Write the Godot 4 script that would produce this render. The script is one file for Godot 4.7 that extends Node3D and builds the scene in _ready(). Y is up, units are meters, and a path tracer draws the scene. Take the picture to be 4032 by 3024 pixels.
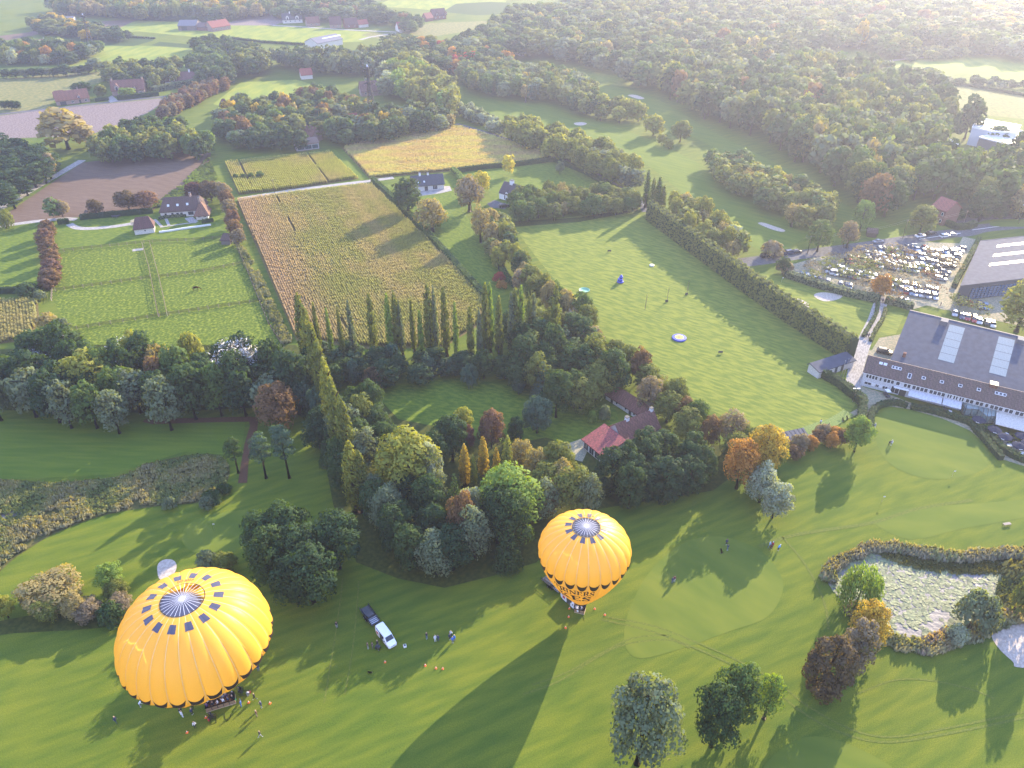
extends Node3D
# A golf course seen from the air on a low-sun autumn evening: two yellow balloons, a clubhouse, woods, fields and farms. Metres; y up; +x right, -z away.

var rng := RandomNumberGenerator.new()
var taken := {}
var mats := {}
var noises := {}
var meshes := {}
var trees := []
var bodies := {}


class Mesher:
	var v := PackedVector3Array()
	var n := PackedVector3Array()
	var uv := PackedVector2Array()
	var uv2 := PackedVector2Array()
	var c := PackedColorArray()
	var ix := PackedInt32Array()
	var col := Color.WHITE

	func add(p: Vector3, nn: Vector3, t: Vector2) -> int:
		v.append(p)
		n.append(nn)
		uv.append(t)
		c.append(col)
		return v.size() - 1

	func quad(a: Vector3, b: Vector3, cc: Vector3, d: Vector3) -> void:
		var nn := (b - a).cross(cc - a)
		if nn.length() < 1e-9:
			nn = (cc - a).cross(d - a)
		nn = nn.normalized()
		var w := (b - a).normalized()
		var h := nn.cross(w)
		var s := v.size()
		for p in [a, b, cc, d]:
			add(p, nn, Vector2((p - a).dot(w), (p - a).dot(h)))
		ix.append_array(PackedInt32Array([s, s + 2, s + 1, s, s + 3, s + 2]))

	func tri(a: Vector3, b: Vector3, cc: Vector3) -> void:
		var nn := (b - a).cross(cc - a).normalized()
		var w := (b - a).normalized()
		var h := nn.cross(w)
		var s := v.size()
		for p in [a, b, cc]:
			add(p, nn, Vector2((p - a).dot(w), (p - a).dot(h)))
		ix.append_array(PackedInt32Array([s, s + 2, s + 1]))

	func box(lo: Vector3, hi: Vector3) -> void:
		var a := lo
		var b := hi
		quad(Vector3(a.x, a.y, b.z), Vector3(b.x, a.y, b.z), Vector3(b.x, b.y, b.z), Vector3(a.x, b.y, b.z))
		quad(Vector3(b.x, a.y, a.z), Vector3(a.x, a.y, a.z), Vector3(a.x, b.y, a.z), Vector3(b.x, b.y, a.z))
		quad(Vector3(a.x, a.y, a.z), Vector3(a.x, a.y, b.z), Vector3(a.x, b.y, b.z), Vector3(a.x, b.y, a.z))
		quad(Vector3(b.x, a.y, b.z), Vector3(b.x, a.y, a.z), Vector3(b.x, b.y, a.z), Vector3(b.x, b.y, b.z))
		quad(Vector3(a.x, b.y, b.z), Vector3(b.x, b.y, b.z), Vector3(b.x, b.y, a.z), Vector3(a.x, b.y, a.z))
		quad(Vector3(a.x, a.y, a.z), Vector3(b.x, a.y, a.z), Vector3(b.x, a.y, b.z), Vector3(a.x, a.y, b.z))

	func frustum(lo: Vector3, hi: Vector3, inx: float, inz: float) -> void:   # a box whose top is drawn in
		var p := [Vector3(lo.x, lo.y, hi.z), Vector3(hi.x, lo.y, hi.z), Vector3(hi.x, lo.y, lo.z), Vector3(lo.x, lo.y, lo.z)]
		var q := [Vector3(lo.x + inx, hi.y, hi.z - inz), Vector3(hi.x - inx, hi.y, hi.z - inz), Vector3(hi.x - inx, hi.y, lo.z + inz), Vector3(lo.x + inx, hi.y, lo.z + inz)]
		for i in 4:
			var j := (i + 1) % 4
			quad(p[i], p[j], q[j], q[i])
		quad(q[0], q[1], q[2], q[3])

	func tube(p: Vector3, q: Vector3, r0: float, r1: float, k := 6) -> void:
		var d := (q - p).normalized()
		var s := d.cross(Vector3.UP if absf(d.y) < 0.9 else Vector3.RIGHT).normalized()
		var t := s.cross(d)
		var at := v.size()
		for i in k + 1:
			var a := TAU * i / k
			var o := s * cos(a) + t * sin(a)
			add(p + o * r0, o, Vector2(i, 0))
			add(q + o * r1, o, Vector2(i, 1))
		for i in k:
			var e := at + i * 2
			ix.append_array(PackedInt32Array([e, e + 1, e + 2, e + 2, e + 1, e + 3]))

	func lathe(o: Vector3, prof: Array, k := 12) -> void:   # prof: Vector2(radius, height)
		var at := v.size()
		var m := prof.size()
		for i in k + 1:
			var a := TAU * i / k
			for j in m:
				var e: Vector2 = prof[mini(j + 1, m - 1)] - prof[maxi(j - 1, 0)]
				var nn := Vector3(cos(a) * e.y, -e.x, sin(a) * e.y).normalized()
				add(o + Vector3(cos(a) * prof[j].x, prof[j].y, sin(a) * prof[j].x), nn, Vector2(i, j))
		for i in k:
			for j in m - 1:
				var e := at + i * m + j
				ix.append_array(PackedInt32Array([e, e + m, e + 1, e + 1, e + m, e + m + 1]))

	func leaf(p: Vector3, nn: Vector3, shade: Vector3, s: float, turn: float, long: float) -> void:
		var a := nn.cross(Vector3(0.3, 0.9, 0.31)).normalized()
		var b := a.cross(nn)
		var t := a * cos(turn) + b * sin(turn)
		var w := nn.cross(t)
		var at := v.size()
		v.append(p + t * s * long)
		v.append(p + w * s * 0.62)
		v.append(p - t * s * 0.85 * long)
		v.append(p - w * s * 0.62)
		for i in 4:
			n.append(shade)
			c.append(col)
			uv.append(Vector2(i, 0))
		ix.append_array(PackedInt32Array([at, at + 2, at + 1, at, at + 3, at + 2]))

	func done() -> ArrayMesh:
		var m := ArrayMesh.new()
		if v.is_empty():
			return m
		var a := []
		a.resize(Mesh.ARRAY_MAX)
		a[Mesh.ARRAY_VERTEX] = v
		a[Mesh.ARRAY_NORMAL] = n
		a[Mesh.ARRAY_TEX_UV] = uv
		if uv2.size() == v.size():
			a[Mesh.ARRAY_TEX_UV2] = uv2
		a[Mesh.ARRAY_COLOR] = c
		a[Mesh.ARRAY_INDEX] = ix
		m.add_surface_from_arrays(Mesh.PRIMITIVE_TRIANGLES, a)
		return m


# ---- names, labels, nodes
func numbered(called: String) -> String:
	var k: int = taken.get(called, -1) + 1
	taken[called] = k
	return called if k == 0 else "%s_%03d" % [called, k]


func tag(o: Node3D, label: String, category: String, group := "", kind := "") -> Node3D:
	o.set_meta("label", label)
	if category:
		o.set_meta("category", category)
	if group:
		o.set_meta("group", group)
	if kind:
		o.set_meta("kind", kind)
	return o


func thing(called: String, label: String, category: String, x: float, z: float, turn := 0.0, group := "", y := 0.0) -> Node3D:
	var o := Node3D.new()
	o.name = numbered(called)
	add_child(o)
	o.position = Vector3(x, y, z)
	o.rotation.y = turn
	tag(o, label, category, group)
	return o


func obj(called: String, mesh: Mesh, m: Material, parent: Node3D = null) -> MeshInstance3D:
	var o := MeshInstance3D.new()
	o.mesh = mesh
	o.material_override = m
	if parent == null:
		o.name = numbered(called)
		add_child(o)
	else:
		o.name = called
		parent.add_child(o, true)
	return o


func struct(called: String, label: String, mesh: Mesh, m: Material) -> MeshInstance3D:
	var o := obj(called, mesh, m)
	tag(o, label, called.replace("_", " "), "", "structure")
	return o


func many(called: String, mesh: Mesh, m: Material, where: Array, tints: Array, parent: Node3D = null) -> MultiMeshInstance3D:
	var mm := MultiMesh.new()
	mm.transform_format = MultiMesh.TRANSFORM_3D
	mm.use_colors = true
	mm.mesh = mesh
	mm.instance_count = where.size()
	for i in where.size():
		mm.set_instance_transform(i, where[i])
		mm.set_instance_color(i, tints[i])
	var o := MultiMeshInstance3D.new()
	o.multimesh = mm
	o.material_override = m
	o.name = called if parent else numbered(called)
	o.set_meta("kind", "stuff")
	if parent:
		parent.add_child(o, true)
	else:
		add_child(o)
	return o


func ordinal(k: int) -> String:
	var e := "th"
	if k % 100 < 11 or k % 100 > 13:
		e = ["th", "st", "nd", "rd", "th", "th", "th", "th", "th", "th"][k % 10]
	return str(k) + e


# ---- materials and textures
func lin(r: float, g: float, b: float) -> Color:
	return Color(r, g, b).linear_to_srgb()


func noise_tex(key: String, freq: float, octaves: int, lo: Color, hi: Color, kind := FastNoiseLite.TYPE_SIMPLEX_SMOOTH, size := 512) -> NoiseTexture2D:
	if noises.has(key):
		return noises[key]
	var f := FastNoiseLite.new()
	f.noise_type = kind
	f.frequency = freq
	f.fractal_octaves = octaves
	f.seed = hash(key) % 10000
	var g := Gradient.new()
	g.offsets = PackedFloat32Array([0.2, 0.8])
	g.colors = PackedColorArray([lo, hi])
	var t := NoiseTexture2D.new()
	t.width = size
	t.height = size
	t.seamless = true
	t.noise = f
	t.color_ramp = g
	noises[key] = t
	return t


func mat(key: String, c: Color, rough := 0.8, metal := 0.0) -> StandardMaterial3D:
	if mats.has(key):
		return mats[key]
	var m := StandardMaterial3D.new()
	m.resource_name = key
	m.albedo_color = c
	m.roughness = rough
	m.metallic = metal
	mats[key] = m
	return m


func surf(key: String, c: Color, coarse: Texture2D, sx: float, sy: float, fine: Texture2D, fs: float, rough := 0.95) -> StandardMaterial3D:
	if mats.has(key):
		return mats[key]
	var m := mat(key, c, rough)
	m.metallic_specular = 0.25
	m.albedo_texture = coarse
	m.uv1_scale = Vector3(1.0 / sx, 1.0 / sy, 1)
	if fine:
		m.detail_enabled = true
		m.detail_albedo = fine
		m.detail_blend_mode = BaseMaterial3D.BLEND_MODE_MUL
		m.detail_uv_layer = BaseMaterial3D.DETAIL_UV_2
		m.uv2_scale = Vector3(1.0 / fs, 1.0 / fs, 1)
	return m


func paint(key: String, c: Color, tex: Texture2D, scale: float, rough := 0.8, metal := 0.0) -> StandardMaterial3D:
	var m := mat(key, c, rough, metal)
	m.albedo_texture = tex
	m.uv1_triplanar = true
	m.uv1_scale = Vector3.ONE / scale
	return m


# ---- flat ground pieces
func pv(a: Array) -> PackedVector2Array:
	var p := PackedVector2Array()
	for i in range(0, a.size(), 2):
		p.append(Vector2(a[i], a[i + 1]))
	return p


func rounded(p: PackedVector2Array, k := 6, closed := true) -> PackedVector2Array:
	var o := PackedVector2Array()
	var m := p.size()
	for i in (m if closed else m - 1):
		var a := p[(i - 1 + m) % m] if closed else p[maxi(i - 1, 0)]
		var b := p[i]
		var c := p[(i + 1) % m]
		var d := p[(i + 2) % m] if closed else p[mini(i + 2, m - 1)]
		for j in k:
			o.append(b.cubic_interpolate(c, a, d, float(j) / k))
	if not closed:
		o.append(p[m - 1])
	return o


func sheet_mesh(p: PackedVector2Array, y: float, ang := 0.0) -> ArrayMesh:
	var m := Mesher.new()
	var cs := cos(ang)
	var sn := sin(ang)
	for q in p:
		m.add(Vector3(q.x, y, q.y), Vector3.UP, Vector2(q.x * cs + q.y * sn, -q.x * sn + q.y * cs))
		m.uv2.append(q)
	var ts := Geometry2D.triangulate_polygon(p)
	for i in range(0, ts.size(), 3):
		var a := p[ts[i]]
		var cr := (p[ts[i + 1]] - a).cross(p[ts[i + 2]] - a)
		if cr > 0:
			m.ix.append_array(PackedInt32Array([ts[i], ts[i + 1], ts[i + 2]]))
		else:
			m.ix.append_array(PackedInt32Array([ts[i], ts[i + 2], ts[i + 1]]))
	return m.done()


func sheet(called: String, label: String, p: PackedVector2Array, y: float, m: Material, ang := 0.0) -> MeshInstance3D:
	return struct(called, label, sheet_mesh(p, y, ang), m)


func sides(p: PackedVector2Array, w: float) -> Array:
	var l := PackedVector2Array()
	var r := PackedVector2Array()
	for i in p.size():
		var d := (p[mini(i + 1, p.size() - 1)] - p[maxi(i - 1, 0)]).normalized()
		var o := Vector2(-d.y, d.x) * w / 2
		l.append(p[i] + o)
		r.append(p[i] - o)
	return [l, r]


func strip_mesh(p: PackedVector2Array, w: float, y: float) -> ArrayMesh:
	var m := Mesher.new()
	var s := sides(p, w)
	var run := 0.0
	for i in p.size():
		if i:
			run += p[i].distance_to(p[i - 1])
		for k in 2:
			var q: Vector2 = s[k][i]
			m.add(Vector3(q.x, y, q.y), Vector3.UP, Vector2(run, k * w))
			m.uv2.append(q)
	for i in p.size() - 1:
		var e := i * 2
		m.ix.append_array(PackedInt32Array([e, e + 1, e + 2, e + 2, e + 1, e + 3]))
	return m.done()


func strip(called: String, label: String, p: PackedVector2Array, w: float, y: float, m: Material) -> MeshInstance3D:
	return struct(called, label, strip_mesh(p, w, y), m)


# ---- foliage
func rdir() -> Vector3:
	var y := rng.randf_range(-1, 1)
	var a := rng.randf() * TAU
	var r := sqrt(1 - y * y)
	return Vector3(r * cos(a), y, r * sin(a))


func clothe(m: Mesher, lobes: Array, count: int, size: float, axis: Vector3, low := -0.45, hang := 0.0, long := 1.0, calm := 0.78) -> void:
	# lobes: [centre, radii, tone]; leaves lie on the lobes' skins
	var total := 0.0
	var upto := PackedFloat32Array()
	for l in lobes:
		var r: Vector3 = l[1]
		total += r.x * r.y + r.x * r.z
		upto.append(total)
	for i in count:
		var pick := rng.randf() * total
		var k := upto.bsearch(pick)
		var l: Array = lobes[mini(k, lobes.size() - 1)]
		var d := rdir()
		if d.y < low:
			d.y = -d.y
		var r: Vector3 = l[1]
		var p: Vector3 = l[0] + d * r * rng.randf_range(0.72, 1.1)
		var nn := (d + rdir() * 0.75).normalized()
		if hang > 0:
			nn = (Vector3(d.x, d.y * 0.25, d.z) + rdir() * 0.4).normalized()
		var out := (p - axis) * Vector3(1, 0.8, 1)
		var shade := (nn * 0.6 + d * 0.55 + out.normalized() * 0.3).normalized()
		var g: float = l[2] * rng.randf_range(calm, 2.05 - calm)
		var warm := rng.randf_range(-0.12, 0.12)
		m.col = Color(g * (1 + warm), g, g * (1 - warm), 1)
		m.leaf(p, nn, shade, size * rng.randf_range(0.65, 1.35), PI / 2 if hang > 0 else rng.randf() * TAU, long)


func fib(i: int, k: int, low: float) -> Vector3:
	var y := lerpf(1.0, low, (i + 0.5) / k)
	var a := i * 2.39996 + rng.randf_range(-0.3, 0.3)
	var r := sqrt(maxf(0, 1 - y * y))
	return Vector3(r * cos(a), y, r * sin(a))


# nominal sizes (height, radius) of each kind of crown
const NOMINAL := {"broad": [14.0, 5.0], "round": [9.0, 4.2], "poplar": [24.0, 1.9], "birch": [15.0, 3.3], "spruce": [15.0, 3.4], "pine": [15.0, 3.6], "willow": [9.0, 5.0], "column": [9.0, 2.6], "shrub": [3.0, 2.2], "sparse": [6.0, 2.6], "bare": [15.0, 5.0], "loose": [18.0, 6.5], "scots": [14.0, 3.4]}


func crown(kind: String, lod: int, variant: int) -> Mesh:
	var key := "%s%d%d" % [kind, lod, variant]
	if meshes.has(key):
		return meshes[key]
	var seed_was := rng.state
	rng.seed = hash(key)
	var m := Mesher.new()
	var h: float = NOMINAL[kind][0]
	var r: float = NOMINAL[kind][1]
	var count: int = [5200, 2300, 620][lod]
	var size: float = [0.30, 0.46, 0.95][lod]
	var lobes := []
	var c := Vector3(0, h * 0.52, 0)
	match kind:
		"broad", "loose", "round":
			var k := 34 if kind == "loose" else 30
			for i in k:
				var d := fib(i, k, -0.8)
				var q := d * Vector3(r * 0.76, h * 0.41, r * 0.76) * rng.randf_range(0.72, 1.06)
				var s := r * rng.randf_range(0.24, 0.40)
				lobes.append([c + q, Vector3(s, s * 0.85, s), rng.randf_range(0.62, 1.4)])
			lobes.append([c, Vector3(r * 0.62, h * 0.32, r * 0.62), 0.8])
			if kind == "loose":
				count = int(count * 0.8)
			clothe(m, lobes, count, size * r / 5.0, c, -0.45, 0.0, 1.0, 0.78 if lod < 2 else 0.88)
		"poplar":
			for i in 46:
				var t := (i + 0.5) / 46
				var w := r * sqrt(sin(PI * pow(clampf(t * 0.94 + 0.06, 0, 1), 0.62))) * 0.72
				var a := i * 2.4
				lobes.append([Vector3(cos(a) * w * 0.55, h * (0.1 + 0.85 * t), sin(a) * w * 0.55), Vector3(w * 0.62 + 0.2, h * 0.055, w * 0.62 + 0.2), rng.randf_range(0.62, 1.4)])
			clothe(m, lobes, int(count * 0.62), size * 0.85, Vector3(0, h * 0.45, 0), -0.8, 0.3, 1.3)
		"birch":
			for i in 26:
				var d := fib(i, 26, -0.85)
				var q := d * Vector3(r * 0.74, h * 0.36, r * 0.74) * rng.randf_range(0.6, 1.05)
				var s := r * rng.randf_range(0.26, 0.42)
				lobes.append([c + q, Vector3(s, s * 1.5, s), rng.randf_range(0.68, 1.35)])
			clothe(m, lobes, int(count * 0.72), size * 0.72, c, -0.8, 0.6, 1.25)
		"spruce":
			for i in 13:
				var t := i / 13.0
				var w := r * (1.0 - t * 0.93) * rng.randf_range(0.86, 1.08)
				var k := 8 if i < 8 else 4
				for j in k:
					var a := TAU * j / k + i * 0.7
					lobes.append([Vector3(cos(a) * w * 0.6, h * (0.08 + 0.9 * t) - w * 0.12, sin(a) * w * 0.6), Vector3(w * 0.42, h * 0.035, w * 0.42), rng.randf_range(0.62, 1.4)])
			clothe(m, lobes, int(count * 0.8), size * 0.75, Vector3(0, h * 0.2, 0), -0.2)
		"pine", "scots":
			for i in 20:
				var y := lerpf(0.48 if kind == "scots" else 0.16, 0.97, (i + 0.5) / 20)
				var w := r * (1.05 - absf(y - 0.6) * 1.1)
				var a := i * 2.4
				var s := r * rng.randf_range(0.26, 0.42)
				lobes.append([Vector3(cos(a) * w * 0.6, h * y, sin(a) * w * 0.6), Vector3(s * 1.15, s * 0.5, s * 1.15), rng.randf_range(0.62, 1.4)])
			clothe(m, lobes, int(count * 0.65), size * 0.7, Vector3(0, h * 0.4, 0), -0.3)
		"willow":
			for i in 30:
				var d := fib(i, 30, -0.15)
				var s := r * rng.randf_range(0.2, 0.32)
				var q := Vector3(d.x * r * 0.74, h * (0.3 + 0.52 * maxf(d.y, 0)), d.z * r * 0.74)
				lobes.append([q, Vector3(s, h * 0.24, s), rng.randf_range(0.65, 1.4)])
			clothe(m, lobes, int(count * 0.8), size * 0.62, Vector3(0, h * 0.2, 0), -0.9, 1.0, 2.2)
		"column":
			for i in 26:
				var d := fib(i, 26, -0.95)
				var s := r * rng.randf_range(0.26, 0.36)
				lobes.append([Vector3(0, h * 0.5, 0) + d * Vector3(r * 0.72, h * 0.44, r * 0.72), Vector3(s, s * 1.3, s), rng.randf_range(0.62, 1.4)])
			clothe(m, lobes, int(count * 0.8), size * 0.72, Vector3(0, h * 0.4, 0), -0.6)
		"shrub":
			for i in 16:
				var d := fib(i, 16, -0.1)
				var s := r * rng.randf_range(0.28, 0.46)
				lobes.append([Vector3(d.x * r * 0.66, h * (0.2 + 0.52 * maxf(d.y, 0)), d.z * r * 0.66), Vector3(s, s * 0.8, s), rng.randf_range(0.75, 1.25)])
			clothe(m, lobes, int(count * 0.34), size * 0.62, Vector3(0, 0.3, 0), -0.2)
		"sparse", "bare":
			var thick := 0.045 if kind == "sparse" else 0.10
			m.col = Color(1, 1, 1)
			var tips := []
			boughs(m, Vector3(0, 0, 0), Vector3(0, 1, 0), h * 0.32, thick * h / 6.0 if kind == "sparse" else 0.34, 0, r / h, tips, kind == "bare")
			if kind == "bare":
				m.col = Color.WHITE
				for p in tips:
					for q in 9:
						m.leaf(p + rdir() * 0.8, rdir(), (rdir() + Vector3.UP).normalized(), 0.2, rng.randf() * TAU, 2.4)
			if kind == "sparse":
				for p in tips:
					lobes.append([p, Vector3(0.55, 0.4, 0.55), rng.randf_range(0.7, 1.3)])
				clothe(m, lobes, [420, 220, 130][lod], [0.19, 0.24, 0.36][lod], Vector3(0, h * 0.3, 0))
	rng.state = seed_was
	meshes[key] = m.done()
	return meshes[key]


func boughs(m: Mesher, p: Vector3, d: Vector3, length: float, thick: float, depth: int, spread: float, tips: Array, fine: bool) -> void:
	var q := p + d * length
	m.tube(p, q, thick, thick * 0.66, 5 if depth < 2 else 3)
	if depth == (5 if fine else 3):
		tips.append(q)
		return
	var k := 3 if depth < 3 else 2
	var turn := rng.randf() * TAU
	var side := d.cross(Vector3(0.3, 0.2, 0.9)).normalized()
	for i in k:
		var s := side.rotated(d, turn + TAU * i / k + rng.randf_range(-0.4, 0.4))
		var e := (d + s * (0.5 + spread) * rng.randf_range(0.6, 1.3) + Vector3.UP * 0.18).normalized()
		boughs(m, q - d * length * rng.randf_range(0, 0.25), e, length * rng.randf_range(0.62, 0.86), thick * 0.6, depth + 1, spread, tips, fine)


func trunk_mesh(kind: String) -> Mesh:
	var key := "trunk" + kind
	if meshes.has(key):
		return meshes[key]
	var h: float = NOMINAL[kind][0]
	var r: float = NOMINAL[kind][1]
	var m := Mesher.new()
	var w := h * 0.024
	m.tube(Vector3.ZERO, Vector3(0, h * 0.06, 0), w * 1.5, w, 7)
	m.tube(Vector3(0, h * 0.06, 0), Vector3(h * 0.01, h * 0.5, 0), w, w * 0.6, 7)
	m.tube(Vector3(h * 0.01, h * 0.5, 0), Vector3(0, h * 0.88, 0), w * 0.6, w * 0.15, 5)
	for i in 5:
		var a := i * 2.4
		var y := h * (0.34 + 0.1 * i)
		m.tube(Vector3(0, y, 0), Vector3(cos(a) * r * 0.6, y + h * 0.13, sin(a) * r * 0.6), w * 0.42, w * 0.12, 4)
	meshes[key] = m.done()
	return meshes[key]


const TINT := {
	"dark green": [0.0675, 0.117, 0.0405], "deep green": [0.0495, 0.0945, 0.0405], "mid green": [0.117, 0.184, 0.0495], "olive green": [0.192, 0.22, 0.054], "yellow-green": [0.30, 0.31, 0.06], "yellow": [0.60, 0.52, 0.06],
	"golden": [0.50, 0.36, 0.06], "tan": [0.383, 0.315, 0.135], "brown": [0.15, 0.11, 0.062], "rust-brown": [0.24, 0.15, 0.08], "orange": [0.46, 0.24, 0.06], "copper": [0.23, 0.135, 0.095], "purple": [0.12, 0.06, 0.065], "red": [0.36, 0.06, 0.06],
	"grey-green": [0.192, 0.237, 0.14], "silver-grey": [0.383, 0.427, 0.315], "blue-green": [0.101, 0.168, 0.117], "pale grey": [0.62, 0.62, 0.62], "light green": [0.225, 0.326, 0.0675], "grey-brown": [0.292, 0.237, 0.158],
}


func leafy(tint: String) -> StandardMaterial3D:
	var key := "leaves " + tint
	if mats.has(key):
		return mats[key]
	var t: Array = TINT[tint]
	var m := mat(key, lin(t[0], t[1], t[2]), 0.75)
	m.metallic_specular = 0.3
	m.vertex_color_use_as_albedo = true
	m.backlight_enabled = true
	m.backlight = Color(1.0, 0.98, 0.5)
	if tint == "pale grey":
		m.backlight_enabled = false
	return m


const WOODY := {"broad": "broadleaf_tree", "round": "round_tree", "poplar": "poplar_tree", "birch": "birch_tree", "spruce": "spruce_tree", "pine": "pine_tree", "willow": "willow_tree", "column": "cypress_tree", "shrub": "shrub", "sparse": "thin_tree", "bare": "bare_tree", "loose": "broadleaf_tree", "scots": "pine_tree"}


func plant(kind: String, x: float, z: float, h: float, r: float, tint: String, label: String, group := "", many_of := "") -> void:
	trees.append([kind, x, z, h, r, tint, label, group, many_of])


func row(kind: String, a: Array, tints: Array, where: String, group: String) -> void:   # a: x, z, height, radius of each
	for i in range(0, a.size(), 4):
		var k := i / 4
		var t: String = tints[k % tints.size()]
		plant(kind, a[i], a[i + 1], a[i + 2], a[i + 3], t, "%s %s %s, %s from left" % [t, WOODY[kind].replace("_", " "), where, ordinal(k + 1)], group)


func wood(p: PackedVector2Array, gap: float, mix: Array, where: String, group: String, h0: float, h1: float, far := "", keep_off: Array = []) -> void:
	# mix: [kind, tint, share, radius factor]; trees on a jittered grid inside the outline p (ground points)
	var lo := p[0]
	var hi := p[0]
	for q in p:
		lo = lo.min(q)
		hi = hi.max(q)
	var spots := []
	var z := lo.y
	var k := 0
	while z < hi.y:
		var x := lo.x + (gap * 0.5 if k % 2 else 0.0)
		while x < hi.x:
			var q := Vector2(x, z) + Vector2(rng.randf_range(-0.36, 0.36), rng.randf_range(-0.36, 0.36)) * gap
			if Geometry2D.is_point_in_polygon(q, p):
				var free := true
				for o in keep_off:
					if Vector2(o[0], o[1]).distance_to(q) < o[2]:
						free = false
				if free:
					spots.append(q)
			x += gap
		z += gap * 0.87
		k += 1
	spots.sort_custom(func(a: Vector2, b: Vector2) -> bool: return a.x / (60 - a.y) < b.x / (60 - b.y))
	var total := 0.0
	for e in mix:
		total += e[2]
	for i in spots.size():
		var pick := rng.randf() * total
		var e: Array = mix[0]
		for f in mix:
			pick -= f[2]
			if pick <= 0:
				e = f
				break
		var h := rng.randf_range(h0, h1)
		plant(e[0], spots[i].x, spots[i].y, h, gap * e[3] * rng.randf_range(0.56, 0.8), e[1], "%s %s %s, %s from left" % [e[1], WOODY[e[0]].replace("_", " "), where, ordinal(i + 1)], group, far)


func grow() -> void:
	var eye := Vector3(0, 125, 0)
	var by_kind := {}
	for t in trees:
		var d := Vector3(t[1], t[3] * 0.5, t[2]).distance_to(eye)
		t.append(d)
		var key: String = WOODY[t[0]] if t[8] == "" else "far"
		if not by_kind.has(key):
			by_kind[key] = []
		by_kind[key].append(t)
	var bark := paint("bark", lin(0.10, 0.08, 0.06), noise_tex("bark", 0.03, 3, Color(0.6, 0.6, 0.6), Color.WHITE), 2.0, 0.95)
	var pale_bark := mat("pale bark", lin(0.36, 0.33, 0.29), 0.9)
	var rest := []
	for key in by_kind:
		var list: Array = by_kind[key]
		if key == "far":
			rest.append_array(list)
			continue
		list.sort_custom(func(a: Array, b: Array) -> bool: return a[3] * a[4] / (a[9] * a[9]) > b[3] * b[4] / (b[9] * b[9]))
		for i in list.size():
			var t: Array = list[i]
			if i >= 300:
				rest.append(t)
				continue
			var kind: String = t[0]
			var lod := 0 if t[9] < 215 else (1 if t[9] < 400 else 2)
			var o := thing(key, t[6], "shrub" if kind == "shrub" else "tree", t[1], t[2], rng.randf() * TAU, t[7])
			o.scale = Vector3(t[4] / NOMINAL[kind][1], t[3] / NOMINAL[kind][0], t[4] / NOMINAL[kind][1])
			var cr := crown(kind, lod, i % (3 if lod < 2 else 4))
			if kind == "bare":
				obj("branches", cr, leafy(t[5]), o)
			elif kind == "sparse":
				obj("crown", cr, leafy(t[5]), o)
			else:
				obj("crown", cr, leafy(t[5]), o)
				if kind != "shrub":
					obj("trunk", trunk_mesh(kind), pale_bark if kind == "birch" else bark, o)
	# the woods beyond, which read as one mass
	var root := Node3D.new()
	root.name = "distant_woodland"
	add_child(root)
	tag(root, "hazy autumn woodland and distant trees covering the far part of the view", "woodland", "", "stuff")
	var piles := {}
	for t in rest:
		var key := "%s%d" % [t[0], rng.randi() % 3]
		if not piles.has(key):
			piles[key] = [[], [], t[0]]
		var s := Vector3(t[4] / NOMINAL[t[0]][1], t[3] / NOMINAL[t[0]][0], t[4] / NOMINAL[t[0]][1])
		piles[key][0].append(Transform3D(Basis.from_euler(Vector3(0, rng.randf() * TAU, 0)).scaled_local(s), Vector3(t[1], 0, t[2])))
		var c: Array = TINT[t[5]]
		var b := rng.randf_range(0.85, 1.15)
		piles[key][1].append(Color(c[0] * b, c[1] * b, c[2] * b))
	var m := mat("far leaves", Color.WHITE, 0.8)
	m.vertex_color_use_as_albedo = true
	m.backlight_enabled = true
	m.backlight = Color(1.0, 0.98, 0.5)
	for key in piles:
		many("canopy", crown(piles[key][2], 2, int(key[-1])), m, piles[key][0], piles[key][1], root)
	print("trees %d, of them far %d" % [trees.size(), rest.size()])


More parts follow.
